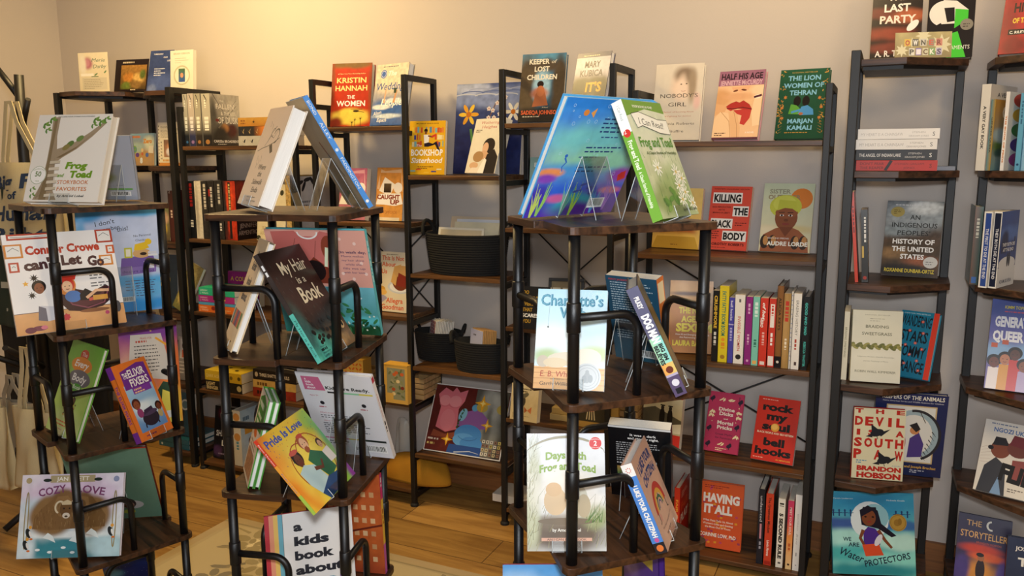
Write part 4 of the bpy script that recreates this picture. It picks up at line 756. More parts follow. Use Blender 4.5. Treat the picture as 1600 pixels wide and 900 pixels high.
def d(f):
    f.bg('b6dcec', 'e2eef0', [(.2, .5, .4, .15, 'e8f0ee', .6), (.15, .32, .2, .08, 'b8cc98', .5), (.85, .36, .2, .08, 'c0d0a0', .5)], .02); f.bg('e0b078', 'd8a468', noise=.12, nsc=3, box=(0, 0, 1, .22))
    for y in (.05, .1, .155, .2): f.l([(0, y), (.3, y+.004), (.6, y-.003), (1, y+.003)], .004, '9a6a3c')
    for k in range(12): f.l([(.85, .92), (.85+.22*math.cos(k*.52), .92+.16*math.sin(k*.52))], .002, 'd8e4ea')
    for q in (.05, .09, .13): f.arc(.85, .92, q, q, 0, 360, .002, 'd8e4ea', n=12)
    f.l([(.18, .84), (.17, .62)], .003, '8aa0aa'); f.e(.17, .615, .008, .01, '555')
    f.t('Charlotte’s', .5, .835, .115, '3a7a98', .9, b=.03); f.t('Web', .52, .71, .11, '3a7a98', .38, b=.03); f.t('Charlotte’s', .49, .837, .112, '6aa6bc', .88, b=.0); f.t('Web', .51, .712, .108, '6aa6bc', .37)
    for x, y, rx, ry, c in ((.12, .27, .06, .06, 'c8bca8'), (.5, .3, .22, .07, 'd8d0bc'), (.75, .32, .14, .09, 'e4dccb'), (.3, .26, .12, .05, 'd8c8a8')): f.e(x, y, rx, ry, c)
    f.t('E. B. White', .34, .12, .06, 'a8402e', .5, sh=.1); f.t('PICTURES BY', .34, .09, .013, '6a5a40', .2); f.t('Garth Williams', .34, .035, .04, '3f3a30', .5, sh=.1)
def sl(f):
    f.arc(.5, .5, .43, .43, 0, 360, .02, '98a0a4'); f.arc(.5, .5, .33, .33, 0, 360, .012, '98a0a4'); f.e(.5, .48, .12, .2, 'a2a9ac'); f.e(.5, .68, .07, .07, 'a2a9ac'); f.e(.4, .42, .09, .14, '9aa2a6'); f.e(.62, .44, .09, .14, '9aa2a6')
pb('charlotte', 'paperback_book', 'pale blue paperback with a plank fence and silver medal, rightmost tower\'s second shelf', GT3, 'c8dce4', d, hard=False, T=.012, res=.003, sticker=(.76, .13, .0255, 'c2c8ca', sl), ez='clear easel under the plank fence paperback on the rightmost tower')
def d(f):
    f.bg('1f4a62', '1a3f56', [(.5, .1, .6, .2, '24566a', .6)], .05); f.t('PERCY JACKSON', .26, .95, .02, 'b83a34', .4, b=.02); f.ln(.08, .92, .84, 18, .028, .011, 'a8b8c0', 9); f.ln(.1, .35, .5, 4, .028, .011, 'a8b8c0', 9); f.r(.7, .52, .72, .56, 'c83a34'); f.bar(.5, .05, .4, .09, 4)
pb('percy', 'paperback_book', 'dark teal paperback back with text rows and orange spine, rightmost tower\'s second shelf', GT3, '24506a', d, side='R', hard=False, T=.027, spine=lambda f: (f.bg('d8742e'), f.r(.05, .1, .28, .9, 'e8d0a0'), f.l([(.45, .5), (.7, .5)], .35, 'e8c088', .2), f.l([(.7, .35), (.8, .3)], .15, 'e8c088'), f.r(.9, 0, 1, 1, 'd8b050')), ez='clear easel under the dark teal paperback on the rightmost tower', ew=.08)
POSE['dogman'] = POSE['dogman'][:3]+(106,)+POSE['dogman'][4:]
pb('dogman', 'hardcover_book', 'comic hardcover with a slate blue to mint spine, leaning on the rightmost tower', GT3, '4a4858', lambda f: f.bg('7a7040', '6a5a30', [(.5, .5, .4, .3, 'a08848', .5)], .1),
   spine=lambda f: (f.bg('565672', box=(0, 0, .46, 1)), f.bg('8ad0c8', 'a8d8b0', box=(.46, 0, .78, 1)), f.bg('d8c070', 'e8a050', box=(.7, 0, .8, 1)), f.bg('584a6a', box=(.8, 0, 1, 1)), f.t('PILKEY', .14, .3, .4, W_, .11, b=.03), f.t('DOG MAN', .38, .22, .62, 'f4f4f0', .26, b=.06), f.t('BIG JIM', .6, .52, .32, '1c1c22', .15, b=.05), f.t('BELIEVES', .62, .1, .32, '1c1c22', .18, b=.05), f.e(.76, .5, .3, .3, '6a3020'), f.r(.8, 0, .82, 1, 'b0a8c0'), f.e(.88, .5, .3, .3, 'd8d4dc'), f.r(.93, .25, .98, .75, '1c1c22')), ez='clear easel under the comic hardcover on the rightmost tower')
def d(f):
    f.bg('dfe3e8', 'd6d8d4', [(.5, .15, .6, .16, '6a5a4a', .4), (.3, .24, .3, .06, '7a6a56', .4), (.85, .3, .2, .1, '98a070', .5), (.05, .3, .1, .3, 'b8bc9c', .5), (.1, .6, .1, .3, 'c8cab0', .5), (.5, .5, .4, .2, 'ece6da', .6)], .04, 10)
    R = random.Random(7)
    for i in range(80):
        x = R.choice([R.uniform(0, .12), R.uniform(.0, .3), R.uniform(.75, 1)]); y = R.uniform(0, .4) if x > .13 else R.uniform(0, .95)
        f.l([(x, y), (x+R.uniform(-.02, .05), y+.06), (x+R.uniform(0, .12), y+R.uniform(.08, .16))], .004, R.choice(['8a8a5a', 'a09868', '6a6a48', 'b0ac80', '746848']), .001)
    for k in range(6): f.arc(.5, .66-.006*k, .44, .3+.01*k, 35, 175, .004, ('9a9070', 'b0a888', '7d7458')[k % 3])
    for x, y, rx, ry, c in ((.36, .42, .1, .12, 'd8bc94'), (.34, .52, .07, .06, 'd4b48a'), (.66, .42, .08, .14, 'c8c4b0'), (.72, .38, .06, .1, 'b8a888'), (.5, .25, .25, .03, '7a6a54')): f.e(x, y, rx, ry, c)
    for i in range(16): f.l([(.82+R.uniform(-.1, .12), .24), (.86+R.uniform(-.05, .12), .24+R.uniform(.08, .2))], .008, R.choice(['5a7a34', '7a8a48', '4a6a30']), .001)
    f.t('Days with', .5, .785, .065, '8aa84a', .52, b=.04, bend=.012); f.t('Frog and Toad', .52, .69, .065, '8aa84a', .72, b=.04, bend=.03); f.t('by Arnold Lobel', .5, .165, .026, 'e8e4d8', .36, b=.03); f.r(.18, .085, .82, .112, 'd8a890'); f.t('AN I CAN READ BOOK', .5, .09, .018, '6a4a3a', .5, b=.01)
    f.e(.88, .915, .058, .058, 'f0eae4'); f.e(.88, .915, .054, .054, 'd4373a'); f.t('2', .88, .895, .042, W_, b=.03); f.t('READING', .88, .945, .012, W_, .13, bend=.004); f.t('WITH HELP', .88, .873, .01, W_, .13, bend=-.004)
pb('days', 'paperback_book', 'white early-reader paperback with reeds and a red number disc, third shelf of the rightmost tower', GT3, 'a83a34', d, hard=False, res=.003, ez='clear easel under the early-reader paperback on the rightmost tower')
def d(f):
    f.bg('141416', '101012'); f.r(0, .975, 1, 1, 'd8d8d4'); f.t('It was a dark', .56, .875, .032, W_, .42, b=.02); f.t('and stormy night.', .56, .83, .032, W_, .5, b=.02); f.ln(.12, .77, .76, 7, .03, .012, 'b0b0b0', 9); f.ln(.12, .55, .76, 2, .03, .012, 'b0b0b0', 4); f.ln(.12, .48, .8, 1, .03, .016, 'd0d0d0', 4); f.bg('b08a4a', '4a7a48', noise=.25, box=(.12, .32, .88, .44)); f.r(.3, .34, .7, .41, 'c8dce0'); f.ln(.12, .28, .5, 3, .03, .012, 'b0b0b0', 4)
pb('darkback', 'paperback_book', 'black paperback back with white small print, third shelf of the rightmost tower', GT3, '121214', d, side='R', hard=False, T=.028, ez='clear easel under the black paperback on the rightmost tower', ew=.07)
def d(f):
    f.bg('d2a68e', 'dcb49c', noise=.02)
    for k, s in enumerate(('I LIKE YOUR', 'CHUTZPAH')): f.t(s, .52, .82-.15*k, .105, '28407a', (.76, .7)[k], b=.05, bend=.03, r=0)
    for i, (r, c) in enumerate(((.27, 'c0322a'), (.2, 'e0a83a'), (.13, '2f6a48'), (.075, '3a4a8a'))): f._put(np.array([(.5*f.W+r*f.H*q*math.cos(rad(t)), .33*f.H+r*f.H*q*math.sin(rad(t))) for t in range(0, 181, 12) for q in (1., .74)]), [(2*j, 2*j+1, 2*j+3, 2*j+2) for j in range(15)], lin(c))
    for x, q in ((.24, -1), (.76, 1)): f.l([(x, .33), (x, .24), (x+q*.05, .23)], .018, '2a2a30')
    f.e(.3, .27, .03, .045, 'd89a8a'); f.e(.42, .45, .012, .016, '2a2020'); f.e(.52, .46, .012, .016, '2a2020'); f.t('AND OTHER THINGS ABOUT YOU', .5, .15, .025, '6a4a48', .6, bend=-.02); f.ln(.3, .08, .4, 1, .03, .02, '8a6a5c', 2)
pb('chutzpah', 'picture_book', 'small peach board book with a rainbow arch and blue spine, on the rightmost tower', GT3, 'd8ae98', d, pages=PAGEW, T=.022, spine=lambda f: (f.bg('4f86d0'), f.r(0, 0, .14, 1, W_), f.star(.07, .5, .3, 'd04a3a', 8, .5), f.e(.07, .5, .16, .16, W_), f.t('I LIKE YOUR CHUTZPAH', .53, .3, .42, W_, .58, b=.05), f.e(.85, .5, .2, .2, 'c85a9a'), f.r(.88, 0, 1, 1, '26242a'), f.e(.94, .5, .3, .3, 'e07a3a')), ez='clear easel under the peach rainbow book on the rightmost tower')
def d(f):
    f.bg('4a9ad8', '6ab0dc', [(.5, .6, .4, .25, 'a8c8e8', .5), (.15, .85, .2, .1, '9ac4ea', .5)], .05)
    for x, y, s, h in ((.15, .55, 'c8907a', '2a1c18'), (.45, .68, 'e0b8a0', 'c0705a'), (.62, .72, 'b8867a', '3a2a4a'), (.85, .66, '8a6a5a', 'e8c838')): f.head(x, y, .07, s, h)
    f.p([(.35, .6), (.55, .62), (.58, .4), (.36, .4)], 'e0905a'); f.p([(.05, .46), (.25, .46), (.28, .2), (.02, .2)], 'd05a4a'); f.p([(.75, .58), (.98, .56), (.98, .3), (.74, .32)], 'f0d040'); f.star(.2, .85, .04, 'f0c860')
pb('bluekids', 'picture_book', 'light blue picture book with a crowd of children, bottom shelf seen on the rightmost tower', GT3, 'b04a5a', d)
pb('tealcrab', 'picture_book', 'turquoise picture book with red and navy marks, bottom shelf seen on the rightmost tower', GT3, '3f9ab0', lambda f: (f.bg('4aa8c0', '3a98b4'), [f.l([(x, y), (x+.06, y+.04), (x+.1, y+.01)], .02, c) for x, y, c in ((.2, .8, '22345a'), (.5, .7, '22345a'), (.35, .6, 'c83a3a'), (.6, .85, '22345a'), (.4, .45, 'c83a3a'), (.7, .5, '22345a'))], f.e(.45, .3, .1, .08, 'c83a3a')), pages=PAGEW)
pb('purpleflat', 'picture_book', 'deep purple picture book back, bottom shelf seen on the rightmost tower', GT3, '4a2a80', lambda f: (f.bg('5a3498', '4a2a86', [(.2, .7, .2, .1, '8a6aa8', .5)]), f.r(.55, .82, .85, .93, 'd8b84a')), side='R')

# ------------------------------------------------------------------ wall bookcases, face out
EZ = 'small clear easel under the '
def d(f):
    f.bg('d9cfc0', 'cfc6b6', [(.58, .7, .22, .22, 'e2c8b4', .6), (.62, .85, .2, .1, '8a7866', .5), (.78, .7, .08, .2, 'a08e78', .6), (.55, .68, .12, .15, 'e8d0bc', .5), (.9, .5, .08, .1, 'dcb8b0', .5)], .02)
    f.e(.55, .73, .012, .008, '6a5648'); f.e(.66, .735, .012, .008, '6a5648'); f.arc(.6, .65, .03, .012, 200, 340, .006, 'b07a6c')
    f.t('NOBODY’S', .52, .555, .055, '4a443c', .78); f.t('GIRL', .5, .44, .055, '4a443c', .38); f.t('A Memoir of Surviving Abuse', .5, .36, .018, 'b0684e', .7); f.t('and Fighting for Justice', .5, .305, .018, 'b0684e', .6); f.t('Virginia Roberts', .5, .2, .034, '5a544a', .76); f.t('Giuffre', .5, .1, .034, '5a544a', .34)
pb('nobody', 'hardcover_book', 'pale grey memoir hardcover with a faded face, left on the low wide bookcase\'s top shelf', GF, 'd0c8ba', d, pages=PAGEW)
def d(f):
    f.bg('dcae80', 'e2ba92', [(.5, .75, .5, .08, 'e8bc94', .4), (.12, .6, .2, .12, 'd09c6c', .5), (.9, .68, .16, .1, 'ecc8a4', .4), (.5, .62, .3, .05, 'd8a47a', .5)], .03)
    f.p([(.3, .76), (.36, .69), (.46, .7), (.52, .68), (.6, .7), (.68, .71), (.72, .77)], 'e0ac84'); f.e(.4, .705, .035, .014, '6a3a28', rot=15); f.e(.58, .715, .04, .014, '6a3a28', rot=-10)
    f.p([(.2, .46), (.32, .52), (.44, .55), (.52, .53), (.6, .56), (.74, .5), (.82, .42), (.7, .42), (.5, .44), (.34, .42)], 'a8302c'); f.p([(.24, .45), (.4, .42), (.6, .43), (.8, .42), (.78, .3), (.68, .2), (.58, .22), (.6, .34), (.42, .38)], 'b83c36'); f.l([(.24, .45), (.42, .44), (.6, .46), (.8, .43)], .012, '5f1a1a')
    f.p([(0, .52), (.16, .5), (.26, .46), (.22, .4), (.1, .38), (0, .34)], 'd8a678'); f.p([(0, .3), (.12, .4), (.3, .38), (.44, .3), (.5, .1), (.4, .0), (0, 0)], 'e6c29a'); f.p([(.3, .4), (.4, .42), (.5, .36), (.6, .16), (.6, 0), (.44, 0)], 'dcb084'); f.l([(.14, .4), (.34, .26), (.42, 0)], .008, 'b98a60'); f.l([(.42, .4), (.52, .2), (.56, 0)], .008, 'b98a60')
    f.p([(.84, .62), (.98, .66), (1, .2), (.86, .18), (.8, .4)], 'e8c8a2'); f.e(.9, .61, .05, .03, 'f0dcc4'); f.l([(.82, .6), (.98, .63)], .03, '4a2430')
    f.r(0, .78, 1, 1, '96647c'); f.t('HALF HIS AGE', .5, .875, .09, '2c1a22', .9, b=.03); f.t('JENNETTE McCURDY', .5, .79, .07, 'd8b0bc', .92, b=.02); f.e(.94, .62, .025, .015, '5a2a3a'); f.ln(.05, .08, .25, 2, .03, .012, '5a3a2a', 2); f.t('A NOVEL', .82, .08, .025, W_, .2); f.r(0, 0, 1, .025, '5a3040')
pb('half', 'hardcover_book', 'hardcover with red lips under a mauve band, middle of low wide bookcase\'s top shelf', GF, 'c89098', d)
def d(f):
    f.bg('1c5138', '17462f', noise=.04); G = 'b8863c'
    f.t('NATIONAL BESTSELLER', .5, .945, .018, 'c8a050', .52)
    for i, s in enumerate(('THE LION', 'WOMEN OF', 'TEHRAN')): f.t(s, .5, .84-.105*i, .07, '7fb8d4', (.66, .82, .55)[i], b=.03)
    f.t('MARJAN', .5, .225, .065, '7fb8d4', .52, b=.03); f.t('KAMALI', .5, .13, .065, '7fb8d4', .5, b=.03); f.ln(.2, .085, .6, 1, .03, .012, G, 2)
    f.e(.4, .54, .05, .075, '15100e'); f.e(.58, .54, .05, .075, '15100e'); f.p([(.24, .36), (.28, .5), (.4, .48), (.52, .4), (.5, .35)], '5a9a3a'); f.p([(.44, .36), (.5, .46), (.62, .48), (.74, .42), (.76, .34), (.5, .34)], '4a90c8'); f.l([(.3, .38), (.5, .42), (.62, .38)], .03, '4a90c8'); f.e(.5, .36, .03, .02, 'a8684a')
    R = random.Random(4)
    for i in range(60):
        x = R.choice([R.uniform(.01, .12), R.uniform(.88, .99)]); y = R.uniform(.02, .98); y = y if R.random() < .7 else R.choice([R.uniform(.3, .6)])
        f.e(x, y, .016, .007, R.choice([G, 'c89a48', 'a87434']), rot=R.uniform(0, 180), n=8)
    for x, y in ((.1, .45), (.9, .45), (.15, .6), (.85, .58), (.12, .3), (.88, .3)): f.star(x, y, .03, 'c07a3a', 6, .5)
    for k in range(8): f.l([(.06, .08+k*.04), (.14, .11+k*.04)], .006, G, .001); f.l([(.94, .08+k*.04), (.86, .11+k*.04)], .006, G, .001)
pb('lion', 'hardcover_book', 'dark green novel with gold vines and two women, low wide bookcase\'s top shelf', GF, '1c5138', d)
def d(f):
    f.bg('e8c878', 'd8b060', [(.5, .3, .4, .15, 'a8502a', .3), (.5, .12, .6, .14, 'e8c060', .3), (.5, .75, .25, .2, 'c8a080', .5)], .03); f.e(.5, .5, .2, .2, 'a0623c'); f.e(.5, .72, .22, .2, '3a2418'); f.e(.38, .46, .09, .05, '54301f'); f.e(.62, .46, .09, .05, '54301f'); f.p([(.0, 0), (.1, .2), (.9, .2), (1, 0)], 'c8a040'); f.ln(.4, .06, .2, 1, .03, .012, '7a4a20', 2)
pb('orangewoman', 'paperback_book', 'yellow paperback with a figure in an orange collar, half hidden by nearest tower\'s top', GF, 'c8642a', d, hard=False)
def d(f):
    f.bg('d8503f'); f.t('TWENTIETH ANNIVERSARY EDITION', .5, .945, .022, '4a1a18', .86, b=.01)
    for x0, y0, x1, y1, s in ((.06, .73, .78, .9, 'KILLING'), (.58, .53, .96, .69, 'THE'), (.06, .33, .6, .49, 'BLACK'), (.38, .14, .96, .3, 'BODY')): f.r(x0, y0, x1, y1, 'f0ece6'); f.t(s, (x0+x1)/2, y0+.025, y1-y0-.05, '1c1a1a', (x1-x0)*.92, b=.045)
    for y in (.68, .635, .59): f.t({.68: 'RACE, REPRODUCTION,', .635: 'AND THE', .59: 'MEANING OF LIBERTY'}[y], .3, y-.02, .024, '4a1a18', {.68: .46, .635: .16, .59: .42}[y], b=.02)
    f.ln(.66, .42, .28, 2, .035, .014, '5a1f1c', 2); f.ln(.06, .28, .28, 4, .035, .014, '5a1f1c', 3); f.t('DOROTHY ROBERTS', .5, .07, .04, '5a1a18', .86, b=.04); f.ln(.1, .03, .8, 1, .03, .012, '7a2a24', 3)
pb('killing', 'paperback_book', 'red paperback with black words in white blocks, middle of the low wide bookcase\'s second shelf', GF, 'd8503f', d, hard=False)
def d(f):
    f.bg('c8d2b4', 'e0d8b0', [(.5, .33, .6, .06, 'd8c890', .5), (.1, .3, .3, .08, 'e8dcb8', .5)], .02); f.e(.76, .78, .15, .15, 'e08438'); f.t('SISTER', .33, .85, .065, '9a9a80', .42, b=.03); f.t('OUTSIDER', .42, .765, .065, '9a8a68', .64, b=.03)
    f.e(.46, .66, .22, .17, 'c8cc4a'); f.e(.44, .7, .16, .12, 'd4d85c'); f.e(.49, .5, .155, .19, '8a4f30'); f.e(.49, .57, .155, .08, '945636'); f.p([(.3, .6), (.33, .76), (.66, .74), (.7, .58), (.6, .63), (.45, .64)], 'c4c846')
    f.p([(.02, 0), (.06, .24), (.3, .34), (.42, .36), (.6, .36), (.75, .32), (.94, .2), (.97, 0)], '9a5a38'); f.p([(.36, .36), (.5, .22), (.64, .36)], '7a4228')
    for x in (.1, .26, .7, .86): f.e(x, .14, .06, .1, '33241c'); f.e(x+.02, .16, .035, .07, 'c08a50')
    for q in (.4, .57): f.e(q, .53, .03, .014, 'f0e8e0'); f.e(q, .53, .015, .014, '1a1210'); f.l([(q-.06, .57), (q+.05, .575)], .01, '2a1810')
    f.e(.49, .46, .03, .02, '6f3c24'); f.e(.49, .405, .05, .018, '8a3c34'); f.t('ESSAYS AND SPEECHES', .37, .185, .022, W_, .42); f.t('AUDRE LORDE', .55, .09, .06, 'f2efe2', .8, b=.04)
pb('sister', 'paperback_book', 'pale green paperback with a woman in a yellow headwrap, low wide bookcase\'s second shelf', GF, 'd8d4b4', d, hard=False)
def d(f):
    f.bg('d8a050', 'b87a30', [(.5, .8, .5, .14, 'e0b06a', .5), (.7, .68, .25, .04, '3a2418', .4), (.45, .82, .4, .03, '6a4424', .5), (.2, .6, .2, .1, 'c88a48', .5), (.3, .3, .3, .2, 'a8682a', .5)], .04)
    f.t('THE NEW', .55, .55, .085, 'e8dc3a', .66, b=.04); f.t('AGE OF', .58, .43, .085, 'e8dc3a', .6, b=.04); f.t('SEXISM', .58, .3, .11, 'e8dc3a', .84, b=.05); f.t('How AI and Emerging Technologies', .55, .245, .024, W_, .78, b=.01); f.t('Are Reinventing Misogyny', .55, .205, .024, W_, .6, b=.01); f.t('LAURA BATES', .5, .1, .075, 'e8dc3a', .82, b=.04)
pb('newage', 'hardcover_book', 'golden hardcover with a close-up eye and yellow capitals, low wide bookcase\'s middle shelf', GF, 'b8b060', d)
def d(f):
    f.bg('d8cfae', 'b0a888', [(.55, .5, .3, .2, 'c8c0a0', .5)], .04); f.r(0, .86, 1, 1, 'c8342c'); f.t('nation', .62, .9, .06, W_, .5, b=.02); f.ln(.2, .83, .6, 1, .03, .015, '5a2a24', 3); f.p([(0, .62), (.3, .68), (1, .5), (1, .3), (0, .3)], '5a5648'); f.p([(0, .3), (1, .45), (1, .28), (0, .25)], 'e0dcc8'); f.r(0, 0, 1, .25, 'c8342c')
    for x in (.5, .7): f.e(x, .52, .05, .16, '1a1816'); f.e(x, .68, .03, .035, '2a2420'); f.r(x-.06, .71, x+.06, .73, '1a1816')
pb('nation', 'paperback_book', 'red and sepia paperback with two dark figures, low wide bookcase\'s fourth shelf', GF, 'd8d4cc', d, hard=False)
def d(f):
    f.bg('b8345a', 'b03056'); P = 'f0e0b0'; N = '2a1a30'
    for i, (s, w) in enumerate((('Divine', .46), ('Dicks', .4), ('and', .12), ('Mortal', .46), ('Pricks', .44))): f.t(s, .55, (.69, .615, .55, .465, .385)[i], (.06, .06, .022, .06, .06)[i], 'f0e4d4', w, b=.03)
    f.t('Greek Myths', .55, .285, .035, N, .5); f.t('for Feminists', .55, .225, .035, N, .48); f.ln(.35, .06, .4, 2, .03, .012, P, 3)
    for x, y, r in ((.4, .88, 30), (.66, .88, 150), (.12, .6, 80), (.92, .6, 100), (.9, .28, 60), (.5, .14, 10), (.14, .66, 60), (.92, .68, 120)):
        for k in range(5): f.e(x+.03*(k-2), y+.012*((k*7) % 3-1), .028, .01, P, rot=r+k*14, n=8)
    for x, y in ((.1, .88), (.92, .86), (.1, .38), (.9, .44), (.12, .12), (.74, .12)): f.e(x, y, .045, .03, N, rot=30); f.e(x+.03, y+.03, .02, .02, N); f.l([(x, y-.06), (x, y+.04)], .012, N)
    f.l([(.88, .95), (.9, .8)], .01, N); f.star(.9, .76, .015, P, 4); f.star(.85, .52, .012, P, 4); f.star(.16, .5, .012, P, 4)
pb('divine', 'hardcover_book', 'pink hardcover with gold laurels and dark Greek emblems, low wide bookcase\'s fourth shelf', GF, 'b8345a', d)
def d(f):
    f.bg('cc2f1c', 'c42c1a'); f.ln(.1, .95, .75, 1, .03, .012, 'e8b0a0', 3); K = '14100e'
    for s, y, w in (('rock', .79, .74), ('my', .645, .5), ('soul', .49, .66), ('bell', .245, .5), ('hooks', .1, .86)): f.t(s, .5, y, .115, K, w, b=.05)
    f.e(.48, .53, .065, .065, 'e8a03a'); f.e(.47, .54, .045, .045, 'f0c060'); f.t('BLACK PEOPLE AND SELF-ESTEEM', .5, .425, .03, 'f0e0c0', .86, b=.02); f.t('ALL ABOUT LOVE', .76, .035, .018, 'e8c040', .34, b=.02); f.ln(.05, .038, .5, 1, .03, .012, 'e8b0a0', 3)
pb('rock', 'paperback_book', 'bright red paperback with fat black lowercase words, right on the low wide bookcase\'s fourth shelf', GF, 'e0d8d0', d, hard=False)
def d(f):
    f.bg('d85a26', 'd4542a'); R = random.Random(8)
    for i in range(40): x, y = R.uniform(.04, .96), R.uniform(.06, .93); c = R.choice(['a83a60', 'c04468', 'e8902c', 'e09a2a', '9a3a5a']); f.r(x-.03, y-.015, x+.03, y+.015, c) if i % 2 else f.e(x, y, .022, .018, c, n=10)
    f.t('HAVING', .5, .7, .13, 'f2ebe2', .84, b=.05); f.t('IT ALL', .44, .53, .13, 'f2ebe2', .66, b=.05)
    for i, s in enumerate(('What Data Tells Us About', 'Women’s Lives and Getting', 'the Most Out of Yours')): f.t(s, .45, .4-.05*i, .03, 'f4e4d4', (.7, .7, .6)[i], b=.02)
    f.t('CORINNE LOW, PhD', .46, .17, .055, 'f2ebe2', .84, b=.03); f.ln(.1, .94, .7, 2, .03, .012, '8a2a20', 3)
pb('having', 'hardcover_book', 'orange hardcover with pink icons and white capitals, centre of the low wide bookcase\'s bottom shelf', GF, 'd85a26', d)
# triple bookcase
def d(f):
    f.bg('4a8ab0', '2f2a22', [(.5, .9, .6, .12, '5f98b4', .4), (.15, .5, .25, .5, '5a4c38', .35), (.9, .5, .18, .5, '4a3e2e', .35), (.5, .82, .4, .1, '54483a', .4), (.48, .5, .2, .25, '9ac0d4', .3), (.45, .42, .18, .08, 'c07a5a', .4), (.5, .08, .7, .12, '2a2620', .4)], .12, 10)
    f.p([(.3, .22), (.36, .4), (.44, .5), (.52, .5), (.6, .38), (.66, .24)], 'a86440'); f.e(.46, .55, .05, .05, '241612'); f.e(.47, .45, .06, .08, 'b87048')
    f.t('KEEPER', .4, .85, .075, 'efe6d0', .46, b=.03); f.t('of', .74, .855, .055, 'efe6d0', .12, sh=.3); f.t('LOST', .47, .74, .075, 'efe6d0', .34, b=.03); f.t('CHILDREN', .48, .62, .075, 'efe6d0', .68, b=.03); f.t('A Novel', .6, .2, .022, 'd8c8a8', .14, sh=.2); f.t('SADEQA JOHNSON', .5, .11, .06, 'd8643a', .88, b=.03); f.ln(.1, .07, .8, 1, .02, .014, 'c8b8a0', 3)
pb('keeperlost', 'hardcover_book', 'hardcover with a seated child under a stone arch, triple bookcase\'s top right shelf', GW, '3a5a70', d)
def d(f):
    f.bg('b8b4c0', '8a8698', [(.5, .85, .6, .15, 'c8c4cc', .5), (.5, .5, .6, .15, '4a4a40', .4), (.2, .4, .25, .2, '3a3c34', .4), (.85, .42, .2, .2, '44443c', .4), (.5, .12, .6, .14, '6a6a70', .5)], .1, 12)
    f.r(0, .93, 1, 1, '5a5a72'); f.ln(.2, .95, .6, 1, .02, .012, 'd8d0a0', 2); f.t('MARY', .5, .78, .095, '37344a', .46, b=.03); f.t('KUBICA', .5, .65, .095, '37344a', .68, b=.03); f.t("IT'S", .62, .42, .14, 'f0a82c', .46, b=.03); f.t('NOT', .4, .2, .14, 'f0902c', .62, b=.03); f.t('HER', .5, .03, .12, 'f0902c', .5, b=.03)
pb('kubica', 'hardcover_book', 'grey-violet thriller with glowing orange letters, right on the triple bookcase\'s top right shelf', GW, '5a586a', d, pages=PAGEW)
def d(f):
    f.bg('dca81e', 'd8a41c'); f.t('MICHELLE LINDO-RICE', .5, .94, .022, '4a3410', .62, b=.02); R = random.Random(5)
    for row in range(3):
        x = .08
        while x < .94:
            w = R.uniform(.03, .07)
            if abs(x-.5) > .18 or row == 0: f.r(x, .78-row*.13, min(x+w, .95), .78-row*.13+R.uniform(.08, .11), R.choice(['c8502a', '5a8aa8', 'e8d8a0', '4a4a8a', 'd87a3a', '7ab0b8', 'e0b83a']))
            x += w+R.uniform(.0, .03)
    f.e(.46, .82, .035, .035, '1a1210'); f.e(.46, .78, .024, .028, '7a4a30'); f.p([(.4, .74), (.56, .74), (.54, .58), (.42, .58)], 'ece8e2'); f.p([(.42, .58), (.54, .6), (.72, .56), (.84, .4), (.88, .42), (.76, .62), (.54, .52), (.42, .52)], '20182a'); f.l([(.52, .72), (.66, .7)], .03, '7a4a30'); f.p([(.62, .68), (.74, .72), (.74, .76), (.62, .72)], 'c83a2a')
    f.t('The', .28, .52, .05, W_, .14, sh=.2); f.t('BOOKSHOP', .5, .355, .12, W_, .88, b=.03); f.t('Sisterhood', .5, .22, .1, W_, .88, b=.02, sh=.2); f.ln(.25, .14, .55, 2, .03, .014, '5a4010', 3)
    for x, y, c in ((.12, .07, '7ab0b8'), (.28, .1, 'c8502a'), (.7, .06, '4a4a8a'), (.85, .1, 'e0d8b0'), (.5, .04, 'e0b83a')): f.r(x-.07, y-.012, x+.07, y+.012, c)
pb('bookshop', 'paperback_book', 'yellow paperback with a reading woman among drawn shelves, on the triple bookcase\'s middle column', GW, 'd8a41c', d, hard=False)
def d(f):
    f.bg('e2dccb', 'dcd4c0', noise=.02); f.t('Wuthering', .5, .9, .055, 'b8544a', .6, sh=.1); f.t('Heights', .5, .82, .055, 'b8544a', .5, sh=.1); f.ln(.08, .78, .2, 2, .03, .016, '5a4a40', 2)
    f.e(.62, .5, .16, .14, '241c18'); f.e(.52, .46, .08, .1, 'd8b090'); f.e(.5, .33, .12, .08, 'd0a884'); f.e(.34, .3, .14, .1, 'a88458'); f.p([(.5, .0), (.62, .34), (.82, .44), (.98, .3), (.98, 0)], '1f1a1a'); f.p([(.4, 0), (.56, .28), (.64, .24), (.62, 0)], 'efeae0'); f.e(.25, .14, .12, .06, 'd0aa86'); f.p([(.1, 0), (.2, .1), (.45, .1), (.42, 0)], 'e4d8c8')
pb('weather', 'paperback_book', 'cream romance paperback with a dark-haired couple, before the triple bookcase\'s floral panel', GW, 'dcd4c4', d, hard=False)
